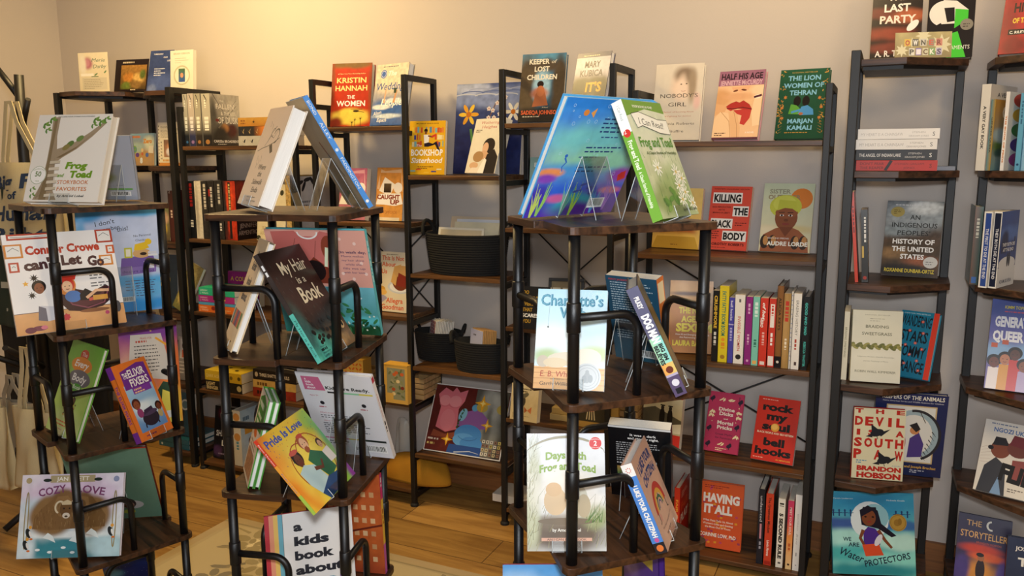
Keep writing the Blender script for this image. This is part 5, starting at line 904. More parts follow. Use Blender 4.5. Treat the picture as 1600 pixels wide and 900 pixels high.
def d(f):
    f.bg('b83418', 'a82c16', [(.5, .15, .5, .13, 'dcc04c', .25), (.1, .06, .2, .08, '7a2a18', .5), (.5, .98, .6, .06, '7a5a30', .5), (.02, .7, .06, .4, '8a4024', .5), (.98, .6, .05, .4, '8a4024', .5)], .1)
    f.t('#1 New York Times Bestselling Author', .5, .825, .018, 'e8d8a0', .7); f.t('KRISTIN', .5, .69, .085, 'f0d88a', .74, b=.02); f.t('HANNAH', .5, .565, .085, 'f0d88a', .8, b=.02); f.t('THE', .5, .435, .06, W_, .2, b=.01); f.t('WOMEN', .5, .32, .09, W_, .72, b=.02)
    f.e(.64, .24, .05, .018, '3a2a12'); f.l([(.5, .27), (.8, .27)], .006, '3a2a12'); f.l([(.66, .24), (.84, .22)], .008, '3a2a12')
    for x, y in ((.62, .1), (.76, .12), (.55, .06)):
        f.l([(x, 0), (x, y)], .008, '2a2410')
        for k in range(6): f.l([(x, y), (x+.06*math.cos(k), y+.03*math.sin(k)+.01)], .008, '2a2410', .001)
pb('women', 'hardcover_book', 'red and yellow novel with palms and a helicopter, triple bookcase\'s top left shelf', GW, '8a2a18', d)
def d(f):
    f.bg('d8cdb4', '3a5c9a', [(.5, .75, .6, .25, 'dacdb4', .4), (.5, .25, .6, .18, '3f64a4', .35), (.3, .3, .3, .04, 'd8dce0', .3), (.7, .4, .3, .04, 'd0d8e0', .3), (.5, .15, .4, .04, 'c8d4e0', .3)], .15, 12)
    f.e(.24, .84, .07, .07, '4a6ab0'); f.arc(.24, .84, .05, .05, 0, 360, .008, 'e0e0e8'); f.t('The', .52, .81, .08, W_, .26, sh=.2, b=.02); f.t('Wedding', .5, .58, .12, '3a5698', .86, sh=.15, b=.01); f.t('People', .6, .32, .12, W_, .66, sh=.2, b=.02); f.t('Alison', .2, .18, .06, W_, .26, sh=.2, r=10, b=.01); f.t('Espach', .36, .06, .06, W_, .3, sh=.2, b=.01); f.ln(.2, .95, .6, 1, .02, .014, '6a6a70', 2)
    f.l([(.66, .36), (.72, .56)], .05, 'c8946a', .03); f.l([(.36, .36), (.38, .6)], .04, 'd8a888', .025); f.r(.63, .52, .71, .6, '3a4a34')
pb('wedding', 'hardcover_book', 'cream and blue novel with waves and raised arms, triple bookcase\'s top left shelf', GW, '9a948a', d, pages=PAGEW)
def torn(c1, c2):
    def d(f):
        f.bg(c1, c2, noise=.12); f.p([(.02, .6), (.15, .97), (.3, .93), (.6, .95), (.9, .97), (.98, .55), (.6, .6), (.3, .56)], 'd8b088' if c1[0] == 'c' else 'd89aa4'); f.bg(c1, c2, noise=.15, box=(.12, .46, .9, .9))
        f.p([(.3, .82), (.1, .56), (.5, .46), (.7, .68)], 'efe6d8'); f.bg('5a4a30', '3a2818', noise=.3, box=(.28, .53, .55, .7)); f.e(.8, .62, .1, .1, 'ece4dc'); f.p([(0, .3), (.1, .5), (.9, .52), (1, .32), (.7, .28), (.3, .3)], 'f0ece6'); return f
    return d
def d(f):
    torn('c8853a', 'd89a4a')(f); f.t('CAUGHT', .46, .405, .085, '8a3a1e', .84, b=.05); f.t('UP', .7, .31, .085, '8a3a1e', .34, b=.05); f.t('L. TOMFORDE', .5, .13, .06, 'a8602a', .6, b=-.005); f.bg('e8d8b8', noise=.1, box=(.05, 0, .9, .06))
pb('caught', 'paperback_book', 'orange torn-paper romance paperback, right on the triple bookcase\'s left column second shelf', GW, '5a3a3a', d, hard=False)
pb('pinktorn', 'paperback_book', 'pink torn-paper romance paperback half hidden behind the blue-spined book', GW, '9a9080', torn('b0607a', 'c07a8a'), hard=False)
def d(f):
    f.bg('e6d8b8', 'dfd2b2'); f.ln(.2, .95, .55, 1, .02, .012, '8a7a60', 2)
    for i, (s, y, w) in enumerate((('This Is Not', .86, .78), ('About', .755, .5), ('Us', .635, .2))): f.t(s, .05, y, .075, 'd85a2a', w, a=-1, b=.02)
    f.e(.72, .42, .24, .11, 'c8ccd0'); f.e(.72, .42, .2, .085, 'e8e6e0'); f.e(.75, .56, .18, .2, '7a3a20'); f.p([(.4, .5), (.5, .76), (.75, .8), (.62, .6), (.58, .44)], 'd8a860'); f.e(.78, .68, .17, .1, 'd0a060'); f.p([(.62, .44), (.66, .66), (.95, .6), (.92, .42)], '8a3020'); f.e(.1, .35, .07, .07, 'd8a040'); f.p([(0, .3), (.25, .25), (.3, .22), (0, .1)], 'a8a0b8'); f.e(.1, .32, .1, .05, 'e8b860')
    f.t('Allegra', .56, .15, .085, 'd85a2a', .6, b=.02); f.t('Goodman', .5, .04, .085, 'd85a2a', .8, b=.02)
pb('thisis', 'hardcover_book', 'cream novel with a glazed cake and orange serif words, triple bookcase\'s left column third shelf', GW, 'c8c2b4', d)
def d(f):
    f.bg('8aa8a0', '9ab0a8', [(.6, .5, .3, .4, '20161a', .4), (.45, .4, .16, .2, '8a5a40', .4), (.45, .1, .3, .15, 'c8c0b8', .5)], .03); f.ln(.3, .95, .4, 1, .02, .014, 'd8e0dc', 2); f.t('BECOMING', .5, .85, .07, 'e0e4e0', .8, b=.02)
pb('becoming', 'hardcover_book', 'grey-green memoir with a woman\'s dark hair, behind the undersea book on the triple bookcase', GW, '8aa8a0', d)
def d(f):
    f.bg('1c1b1c')
    for i, (s, c) in enumerate((('DO', 'b08a2c'), ('ONE THING', 'b08a2c'), ('EVERY DAY', 'b08a2c'), ('THAT', 'b08a2c'), ('SCARES', 'ecebe6'), ('YOU', 'b08a2c'))): f.t(s, .08, .82-.135*i, .085, c, (.2, .7, .7, .34, .54, .3)[i], a=-1, b=.03)
pb('scares', 'paperback_book', 'small black journal with stacked gold and white words, triple bookcase\'s right column', GW, '161616', d, hard=False)
def d(f):
    f.bg('d8c8a0', 'ccb98c', noise=.06); f.ln(.35, .86, .5, 2, .07, .035, '5a4a30', 3); f.e(.4, .55, .12, .17, '4a453a'); f.e(.36, .6, .08, .1, '8a8468'); f.e(.5, .7, .14, .06, '6a6450', rot=30); f.p([(.62, .3), (.78, .42), (.76, .22)], 'c8784a'); f.p([(.62, .3), (.5, .4), (.52, .22)], 'a8603a'); f.r(.08, .05, .2, .2, 'b8a47a'); f.ln(.3, .12, .5, 2, .05, .02, '9a8a60', 4)
pb('butterfly', 'paperback_book', 'tan journal with a vintage butterfly collage, lower right column of the triple bookcase', GW, 'd0c4a4', d, hard=False)
# left corner shelves
def d(f):
    f.bg('e8dcc0', 'dccfb0', [(.3, .72, .2, .16, 'b0687a', .35), (.3, .74, .1, .1, 'c88a98', .4), (.15, .7, .1, .25, 'e8e0d0', .5)], .02); f.r(.06, .4, .5, .47, 'f2ece0'); f.t('Merie', .68, .76, .1, '5f7a6a', .46, sh=.3); f.t('Darby', .72, .6, .1, '5f7a6a', .46, sh=.3); f.r(.1, .05, .94, .36, 'd0c6ae'); f.ln(.16, .3, .7, 6, .045, .016, 'a89c84', 4); f.e(.58, .44, .06, .02, '6a8a60', rot=30); f.r(.42, .375, .66, .395, '5f7a50'); f.e(.9, .5, .05, .02, '6a8a60', rot=40)
tag(pb('merie', 'sign_card', 'cream card with a pink rose and script, standing alone on the far left corner shelf', None, 'e0d4b8', d, hard=False, T=.003), cat='sign')
def d(f):
    f.bg('241a1c', '201618'); f.bg('a87a3c', '4a3a1c', [(.3, .5, .2, .2, 'c0803a', .4), (.7, .45, .2, .2, 'd0a860', .4), (.25, .15, .2, .15, '6a7a34', .4), (.6, .2, .2, .15, '8a6a3a', .4), (.85, .6, .12, .2, '5a6a30', .4)], .25, 14, 2, (.18, .06, .96, .82)); f.ln(.22, .88, .7, 1, .06, .05, 'd8c8a8', 3); f.ln(.5, .03, .3, 1, .04, .035, 'd8c8a8', 3)
pb('haunted', 'hardcover_book', 'dark brown hardcover with a brown and green collage, on the far left corner shelf', GC, '221819', d)
def d(f):
    f.bg('3a4a7a', '2c3a68', [(.5, .25, .6, .2, '4a5c94', .6), (.2, .1, .2, .1, '6a7aa8', .5)], .12, 12); f.t('THROUGH', .34, .9, .035, 'e0e0e8', .4, b=.02); f.t('OUR', .66, .82, .035, 'e0e0e8', .18, b=.02); f.t('LENS', .86, .74, .035, 'e0e0e8', .22, b=.02)
    for i in range(4): f.ln(.24, .56-.05*i, .6, 1, .04, .022, 'd0d4e4', i)
    f.ln(.1, .04, .7, 1, .03, .022, 'c0c4d4', 3)
pb('bluehist', 'paperback_book', 'navy local-history paperback with white capitals, on the far left corner shelves\' top', GC, '2c3a68', d, hard=False)
def d(f):
    f.bg('e2dccb', 'd8d0bc', noise=.02); f.t('BRIAN GIBSON', .5, .9, .045, '7a7a60', .7); f.ln(.2, .8, .6, 3, .05, .012, 'a8a088', 3); f.e(.5, .4, .26, .24, 'b8b498'); f.e(.5, .4, .22, .2, 'e0dac8'); f.bg('4a6a3a', '3a5aa0', noise=.1, box=(.36, .24, .64, .56)); f.e(.5, .4, .05, .06, 'c89070'); f.ln(.28, .07, .45, 1, .03, .025, '7a7460', 4)
pb('whitememoir', 'paperback_book', 'off-white memoir with a small portrait in an oval frame, beside the navy local-history paperback', GC, 'ddd6c4', d, hard=False)
def d(f):
    f.bg('7aa0b8', 'b08a5c', [(.5, .3, .6, .2, 'b8925c', .5), (.8, .7, .2, .2, 'd8dcc0', .5), (.3, .55, .25, .15, 'a0b8b0', .5)], .05); f.ln(.1, .86, .5, 1, .05, .07, 'c8702a', 5); f.t('Zero', .72, .7, .13, 'd08a2a', .36, b=.05); f.t('8', .46, .08, .16, 'd8e0e8', b=.08); f.e(.18, .5, .12, .12, '7aa84a'); f.arc(.2, .5, .06, .06, 0, 360, .03, '4a7aa8'); f.e(.3, .33, .09, .07, '5a3a8a'); f.e(.7, .33, .08, .07, '4a6ab0'); f.e(.5, .48, .06, .06, 'd8c090'); f.e(.5, .36, .05, .05, 'c0603a'); f.p([(.75, .4), (.78, .6), (.95, .62), (.95, .38)], 'e8e0c8')
pb('zero', 'picture_book', 'blue and tan counting book with cartoon numerals, far left corner unit\'s second shelf', GC, '8aa4b0', d)
def d(f):
    f.bg('e2d8c2', 'd8ccb0'); f.ln(.12, .9, .8, 10, .028, .012, '8a8070', 4); f.bg('7a5a48', 'a87a58', [(.5, .6, .2, .3, 'c88a60', .4), (.5, .3, .3, .2, 'd8d0d0', .4)], .2, box=(.25, .2, .75, .6)); f.r(.0, .0, 1, .07, 'c8843a')
    for k in range(12): f.r(.02, .04+k*.078, .05, .07+k*.078, '4a4238'); 
    for s, k in zip('HANNAH', range(6)): f.t(s, .14, .52-.075*k, .045, '3a3228', b=.02)
    f.ln(.2, .1, .6, 1, .05, .045, 'c8903a', 3)
pb('spiral', 'spiral_book', 'cream spiral-bound book with a woman\'s photo, far left corner unit\'s second shelf', GC, 'ddd2b8', d, hard=False)
# right corner shelves
def d(f):
    f.bg('1c1618', '241a1a', [(.3, .3, .5, .08, '8a4030', .5), (.7, .5, .4, .08, 'a85a3c', .5), (.2, .55, .3, .06, '6a3028', .5), (.5, .12, .5, .06, '7a3a30', .5)], .1); f.t('THE', .5, .7, .09, 'ece4dc', .4, b=.03); f.t('LAST', .5, .56, .095, 'ece4dc', .52, b=.03); f.t('PARTY', .52, .42, .095, 'ecdcd0', .72, b=.03); f.t('A. R. TORRE', .5, .02, .075, 'ece4dc', .8, b=.02); f.e(.82, .38, .08, .04, 'ece8e4', rot=50)
pb('lastparty', 'hardcover_book', 'black thriller with a dim face and white capitals, on the right corner shelf\'s top', GC, '1a1516', d)
def d(f):
    f.bg('1e1719', '1a1416'); f.t('MARGARET', .5, .9, .065, 'efe8e0', .8); f.t('ATWOOD', .5, .74, .085, 'efe8e0', .8, b=.01); f.e(.36, .55, .17, .16, 'e8e4dc', 20, 260, rot=-20); f.p([(.2, .62), (.32, .72), (.6, .7), (.86, .58), (.6, .42), (.3, .42)], 'e8e4dc'); f.p([(.58, .6), (.86, .58), (.86, .46), (.58, .36)], '4ac83a'); f.p([(.34, .62), (.56, .62), (.58, .45), (.42, .44)], '1e1719'); f.p([(.52, .3), (.66, .32), (.86, .0), (.46, 0)], '4ac83a'); f.e(.84, .4, .07, .07, '8a8478'); f.ln(.76, .4, .15, 2, .03, .012, '4a463e', 2); f.t('THE TESTAMENTS', .5, .1, .05, 'e8e4dc', .86)
pb('atwood', 'hardcover_book', 'black novel with a white bonnet and bright green cloak, right corner shelf\'s top', GC, '2a1c1c', d)
def d(f):
    f.bg('b0a06a', '8a7a4c', noise=.15, nsc=6)
    for x, y, r in ((.5, .85, .3), (.82, .5, .42), (.12, .3, .26), (.3, .6, .2)): f.star(x, y, r, 'd8cfa8', 8, .5)
    for i, ch in enumerate('OWNER'): x = .22+.14*i; c = ('d8b03a', '4a4844', 'c8c4b8', '8a8a7a', 'c87a6a')[i]; f.r(x-.055, .46, x+.055, .74, c); f.t(ch, x, .5, .2, ('a82a2a', W_, '2a2a2a', 'c84a3a', '7a2a2a')[i], .08, b=.04)
    for i, ch in enumerate('PICKS'): x = .3+.12*i; c = ('d8d4c8', '7a6ab0', 'c8c4a8', '6a9a5a', 'b8b0c8')[i]; f.r(x-.05, .1, x+.05, .38, c); f.t(ch, x, .14, .2, ('2a2a2a', 'e8e0e8', '5a3a2a', 'e8e8d8', '4a3a6a')[i], .08, b=.04)
tag(pb('ownercard', 'sign_card', 'small khaki sign card of cut-out letters standing before two black books', None, 'c8bc90', d, hard=False, T=.002), cat='sign')
def d(f):
    f.bg('3a3f42', '6a4a2c', [(.5, .8, .7, .18, '98a0a4', .5), (.7, .92, .3, .08, 'd0d4d4', .5), (.3, .6, .4, .08, '8a9498', .5), (.5, .3, .7, .2, '4a3a28', .4), (.2, .3, .25, .08, '8a6a44', .5), (.7, .2, .3, .06, '9a5a3a', .5), (.4, .05, .6, .1, '1c1816', .4)], .2, 14); f.ln(.15, .94, .75, 1, .02, .01, 'e0e0e0', 3); f.e(.2, .85, .085, .07, 'a89858'); f.ln(.13, .87, .13, 3, .022, .008, '5a4a20', 2)
    for i, (s, w) in enumerate((('AN', .18), ('INDIGENOUS', .8), ('PEOPLES’', .58))): f.t(s, .52, .75-.105*i, .065, '26282a', w, b=.01)
    for i, (s, w) in enumerate((('HISTORY OF', .74), ('THE UNITED', .74), ('STATES', .42))): f.t(s, .53, .425-.1*i, .065, 'f4f2ee', w, b=.03)
    f.t('ROXANNE DUNBAR-ORTIZ', .5, .045, .05, 'e0c83a', .88, b=.02); f.e(.86, .19, .085, .075, 'd0cec8'); f.ln(.78, .19, .16, 2, .03, .01, '6a6a6a', 3)
pb('indig', 'paperback_book', 'grey and brown history paperback with two round seals, right corner shelf\'s third level', GC, '2c2a2a', d, hard=False)
def d(f):
    f.bg('dcd8c0', 'e0dcc8', [(.5, .35, .6, .1, 'e4e0cc', .6)], .01); f.t('NATIONAL BESTSELLER', .5, .93, .014, '8a8670', .5); f.ln(.35, .88, .3, 2, .03, .008, '9a9680', 2); f.t('BRAIDING', .5, .755, .042, '5a5a3c', .46, b=.01); f.t('SWEETGRASS', .5, .655, .042, '5a5a3c', .6, b=.01)
    for k in range(14):
        x = .0+k*.075
        f.e(x, .5+.012*(-1)**k, .05, .028, ('7a7a34', '9a9448', '66682c')[k % 3], rot=35*(-1)**k); f.l([(x-.03, .49), (x+.04, .515)], .005, '4a4a1c')
    for i in range(2): f.t(('Indigenous Wisdom, Scientific Knowledge,', 'and the Teachings of Plants')[i], .5, .345-.06*i, .018, '9a967c', (.74, .5)[i])
    f.t('ROBIN WALL KIMMERER', .5, .13, .034, '6a6548', .82)
pb('braid', 'paperback_book', 'cream paperback crossed by a braided grass rope, right corner shelf\'s fourth level', GC, 'd8d4c0', d, hard=False, spine=lambda f: (f.bg('dcd8c4'), f.t('BRAIDING SWEETGRASS', .45, .3, .4, '6a6a48', .45)))
def d(f):
    f.bg('1f7a98', '1a6f90'); f.r(.86, 0, 1, 1, 'd8402c'); f.t('A NEW YORK TIMES BESTSELLER', .42, .955, .018, 'd0e4e8', .7)
    for i, (s, w) in enumerate((('WANDERING', .8), ('STARS', .72), ('TOMMY', .74), ('ORANGE', .76))): f.t(s, .43, (.77, .54, .31, .08)[i], .17, '16202a', w, b=.02, r=-3)
    for x, y in ((.6, .85), (.3, .7), (.66, .68), (.5, .52), (.25, .48), (.7, .44), (.4, .34), (.62, .26), (.3, .2), (.7, .12)): f.star(x, y, .026, 'd8503c', 7, .6); f.e(x, y, .008, .008, 'e8b8a0', n=8)
pb('wander', 'hardcover_book', 'blue novel with black capitals and red flowers, right corner shelf\'s fourth level', GC, '1f7a98', d, pages=PAGEW)
def d(f):
    f.bg('dcd6b4', 'd8d2b0'); Rr = 'b8281e'
    for s, y, h in (('THE', .93, .06), ('DEVIL', .76, .12), ('IS A', .62, .08), ('SOUTH', .46, .12), ('PAW', .29, .13)): 
        n = len(s)
        for i, ch in enumerate(s): f.t(ch, .1+.8*i/(n-1), y, h, Rr, min(.16, .82/n) if ch != 'I' else .07, b=.05) if ch != ' ' else None
    f.t('BRANDON', .53, .12, .065, Rr, .86, b=.06); f.t('HOBSON', .53, .02, .075, Rr, .86, b=.06); f.ln(.08, .25, .25, 2, .03, .014, '4a8ab0', 3); f.t('A NOVEL', .86, .2, .016, '4a8ab0', .16)
    for x, y in ((.46, .66), (.62, .28)): f.e(x, y, .09, .05, '1a2028', rot=20); f.p([(x-.12, y+.12), (x+.02, y+.05), (x-.1, y-.01)], '1a2028'); f.p([(x+.02, y), (x+.26, y+.06), (x+.08, y-.05)], '1a2028'); f.p([(x-.1, y-.02), (x-.22, y-.06), (x-.08, y-.07)], '1a2028'); f.l([(x, y-.04), (x+.02, y-.09)], .008, '1a2028')
pb('devil', 'hardcover_book', 'cream novel with red block letters and two black crows, right corner shelf\'s fifth level', GC, '9a2018', d, spine=lambda f: f.bg('a8241c'))
def d(f):
    f.bg('1f2a58', '1c264f'); f.t('KEEPERS OF THE ANIMALS', .52, .93, .05, 'e8e4d4', .86, b=.02); f.t('Native American Stories and Wildlife Activities for Children', .52, .895, .018, 'd0d0d8', .84)
    f.r(.16, .16, .86, .86, 'c8b080'); f.r(.18, .175, .84, .845, 'dcdcd4'); f.arc(.56, .5, .23, .28, -60, 240, .06, '9ab0b8'); f.arc(.58, .5, .26, .3, -70, 100, .03, '2a2c34')
    for k in range(7): f.l([(.7+.02*k, .26+.05*k), (.76+.02*k, .2+.05*k)], .012, '22242a', .002)
    f.p([(.5, .22), (.52, .46), (.64, .54), (.72, .4), (.7, .24)], '4a3a80'); f.e(.58, .56, .05, .05, 'c88a5a'); f.p([(.5, .62), (.6, .66), (.66, .58), (.6, .54)], '22242a'); f.e(.36, .4, .08, .14, 'b05a6a'); f.l([(.64, .78), (.72, .66)], .008, '4a3a2a'); f.t('and Joseph Bruchac', .7, .095, .032, 'd8a84a', .44, b=.02); f.ln(.56, .06, .25, 2, .022, .012, 'b8b8c4', 3)
pb('keepers', 'picture_book', 'large navy animal-stories book with a feathered circle, behind the crow novel', GC, '1c264f', d)
def d(f):
    f.bg('3a9ab8', '7ac8c0', [(.5, .85, .6, .15, '2f8ab4', .5), (.2, .6, .4, .08, '3a5a9a', .4), (.85, .6, .3, .06, '3a6aa4', .4), (.15, .42, .35, .12, 'a8e0d8', .4), (.8, .4, .3, .12, 'b8e4d8', .4), (.3, .25, .5, .1, '4ab0b0', .5), (.8, .2, .4, .08, '8ad8cc', .5), (.5, .05, .7, .08, '2f9098', .5)], .06, 4)
    f.e(.46, .66, .23, .23, 'd8e4e8'); f.e(.52, .7, .17, .16, '8abcc8'); f.p([(.36, .6), (.34, .78), (.44, .84), (.56, .78), (.6, .62), (.78, .48), (.72, .46), (.56, .56)], '141224'); f.e(.45, .69, .085, .1, '7a4428'); f.p([(.36, .7), (.38, .82), (.54, .82), (.56, .68), (.5, .78)], '141224')
    for q in (.41, .5): f.e(q, .7, .016, .01, '120c0a')
    f.e(.455, .64, .028, .012, '8a3028'); f.p([(.38, .36), (.38, .52), (.44, .58), (.52, .56), (.58, .5), (.58, .36)], '4a2a8a'); f.l([(.38, .54), (.34, .44), (.4, .33)], .045, '7a4428', .03); f.l([(.56, .54), (.64, .42), (.72, .33)], .045, '7a4428', .03); f.p([(.36, .36), (.56, .38), (.62, .24), (.4, .22)], 'd8502c'); f.e(.56, .42, .08, .035, 'd8d8e0', rot=60)
    for x in (.02, .09, .16, .23, .78, .85, .92): f.e(x, .77, .012, .016, '1f3a6a', n=8); f.l([(x, .76), (x, .7)], .016, '1f3a6a'); f.l([(x-.035, .74), (x+.035, .745)], .008, '1f3a6a')
    f.t('WE', .18, .4, .05, '14243a', .1, b=.02); f.t('ARE', .26, .335, .05, '14243a', .13, b=.02); f.t('Water', .22, .19, .095, '14243a', .3, b=.01, r=-20, sh=.2); f.t('PROTECTORS', .67, .15, .08, '14243a', .56, b=.015, r=12); f.t('Carole Lindstrom', .14, .91, .018, 'd8e8e8', .24); f.t('Michaela Goade', .78, .9, .018, 'd8e8e8', .22)
def sl2(f): f.arc(.5, .5, .43, .43, 0, 360, .03, '8a6a28'); f.e(.45, .5, .2, .2, '94702c'); f.e(.6, .56, .12, .2, '8a6828')
pb('water', 'picture_book', 'turquoise picture book with a dark-haired girl among waves, right corner shelf\'s bottom level', GC, '3f9ab0', d, sticker=(.8, .64, .0265, 'b08c3c', sl2))
def d(f):
    f.bg('b82a30', 'a82428', [(.15, .4, .2, .3, '8a1f24', .5), (.3, .1, .3, .1, '7a2024', .5)], .1); f.t('A', .5, .9, .07, 'e8c83a', .1); f.t('QUEER', .56, .72, .14, 'e0c038', .7, b=.05); f.t('HISTORY', .6, .53, .12, '2a1014', .8, b=.04); f.t('OF THE UNITED', .56, .39, .065, 'e0c038', .72, b=.04); f.r(.14, .24, .95, .31, '1c1214'); f.t('C. RILEY SNORTON', .52, .255, .035, W_, .7, b=.02)
pb('queer', 'hardcover_book', 'red history book with yellow and black poster lettering, top of the rightmost corner shelf', GC, '8a1f24', d)
def d(f):
    f.bg('4a5aa8', '7a6aa8', [(.5, .9, .6, .1, '3f4f98', .5), (.5, .4, .7, .12, '8ab0d8', .5)], .05); f.t('KIMM TOPPING', .5, .9, .035, 'd8c838', .5, b=.02); f.ln(.25, .86, .5, 1, .02, .012, 'c84a5a', 2); f.t('GENERATION', .52, .7, .11, 'f0f0f4', .86, b=.05); f.t('QUEER', .36, .54, .11, 'f0f0f4', .58, b=.05)
    for x, y, s, c in ((.14, .3, '6a3a28', 'e8e0e0'), (.34, .34, 'b87a58', 'd89a3a'), (.52, .4, '5a3424', 'c83a34'), (.7, .28, '8a5438', 'b8a8d0'), (.88, .33, '4a2c20', '5a8ab0')): f.p([(x-.12, 0), (x-.1, y-.06), (x+.1, y-.06), (x+.12, 0)], c); f.head(x, y, .06, s, '1a1210')
    for x, y in ((.06, .46), (.26, .5), (.75, .5)): f.r(x, y, x+.12, y+.05, 'c05a3a')
pb('general', 'paperback_book', 'blue-violet paperback with a row of young activists, fourth level of the rightmost corner shelf', GC, '3f4f98', d, hard=False)
def d(f):
    f.bg('dcd8d0', 'd8d4cc'); f.ln(.12, .95, .6, 1, .02, .016, '6a7a9a', 2); f.t('NGOZI UKAZU', .56, .85, .06, '3f6aa8', .76, b=.03)
    for k in range(6): f.l([(.02, .6-.04*k), (.2, .66-.05*k)], .003, 'a89488')
    f.p([(.05, .0), (.12, .36), (.3, .5), (.5, .4), (.56, .0)], '3a3c44'); f.e(.36, .62, .12, .13, '7a4434'); f.p([(.2, .66), (.24, .78), (.42, .78), (.5, .68)], '22222a'); f.e(.18, .62, .035, .03, '22222a'); f.e(.68, .66, .14, .12, '6a3a34'); f.p([(.5, .7), (.56, .84), (.9, .82), (.9, .66)], '6a2a34'); f.p([(.6, .5), (.9, .52), (.98, .2), (.6, .2)], '8a4a48'); f.p([(.3, .0), (.4, .24), (.5, .0)], '7a9ac0')
    f.t('FLIP', .7, .2, .22, '1c1a1a', .6, b=.06, r=-6); f.ln(.6, .1, .35, 2, .03, .014, '6a6460', 3)
pb('ngozi', 'paperback_book', 'white graphic novel with two figures and brushed black letters, rightmost corner shelf\'s fifth level', GC, 'd8d4cc', d, hard=False)
def d(f):
    f.bg('2a2848', '3a3058', [(.45, .52, .4, .08, 'c8402c', .35), (.6, .42, .35, .06, 'd85a30', .35), (.5, .15, .3, .2, 'd8903a', .5), (.12, .2, .15, .2, '4a3a80', .35), (.9, .2, .12, .2, '5a4a98', .35)], .08); f.t('THE', .3, .84, .085, 'd8a868', .28); f.arc(.62, .88, .05, .06, 90, 290, .025, 'e0e0d8'); f.t('STORYTELLER', .5, .67, .1, 'd8a868', .88, b=.01); f.t('BRANDON HOBSON', .6, .6, .03, 'c85a3a', .46); f.e(.48, .22, .06, .16, '2a1c20'); f.e(.48, .4, .045, .05, 'a86a44'); f.e(.46, .44, .05, .03, '1a1214')
pb('storyteller', 'hardcover_book', 'indigo middle-grade novel with a sunset and crescent moon, bottom level of the rightmost corner shelf', GC, '26243f', d)
def d(f):
    f.bg('2f3a58', '28324c', noise=.06); f.t('JOSEPH', .4, .82, .06, W_, .46, b=.02); f.t('T', .34, .6, .12, 'f0efe8', .2, b=.04); f.t('R', .5, .42, .12, 'f0efe8', .2, b=.04)
pb('josh', 'hardcover_book', 'slate blue hardcover with white letters, at the photo\'s lower right corner', GC, '28324c', d)

# ------------------------------------------------------------------ books standing spine out, and lying in stacks
def spn(txt, c, bg=None, b=.02, h=.4, x=.5, w=.6, extra=None):
    def d(f):
        if bg: f.bg(*bg) if isinstance(bg, tuple) else f.bg(bg)
        if txt: f.t(txt, x, .5-h/2, h, c, w, b=b)
        if extra: extra(f)
    return d
def upright_book(kind, label, group, pl, pr, ytop, zs, Y, W, cov, spine, front=None, hard=True, lean=0, turn=0, **k):
    # turn: the book is swung round so that its front cover shows beside its spine
    xl, xr = xAt(pl, Y, zs), xAt(pr, Y, zs); T = (xr-xl)/math.cos(rad(turn))-.0008; H = zAt(ytop, (xl+xr)/2, Y)-zs-.0006
    M = Matrix.Translation((xr-.0004, Y+.003, zs+.0006+(abs(math.sin(rad(lean)))*T if lean < 0 else 0))) @ Matrix.Rotation(rad(lean), 4, 'Y') @ Matrix.Rotation(rad(90-turn), 4, 'Z') @ Matrix.Translation((W/2, 0, 0))
    return book(kind, label, group, M, W, H, T, cov, front, spine, None, 'L', hard, **k)
GR = 'upright books in the coloured row'
def row(zs, Y, group, items):
    for (kind, label, pl, pr, yt, W, cov, sp, fr) in items: upright_book(kind, label, group, pl, pr, yt, zs, Y, W, cov, sp, fr, hard=kind == 'hardcover_book', pages=PAGES)
HB, PBK = 'hardcover_book', 'paperback_book'
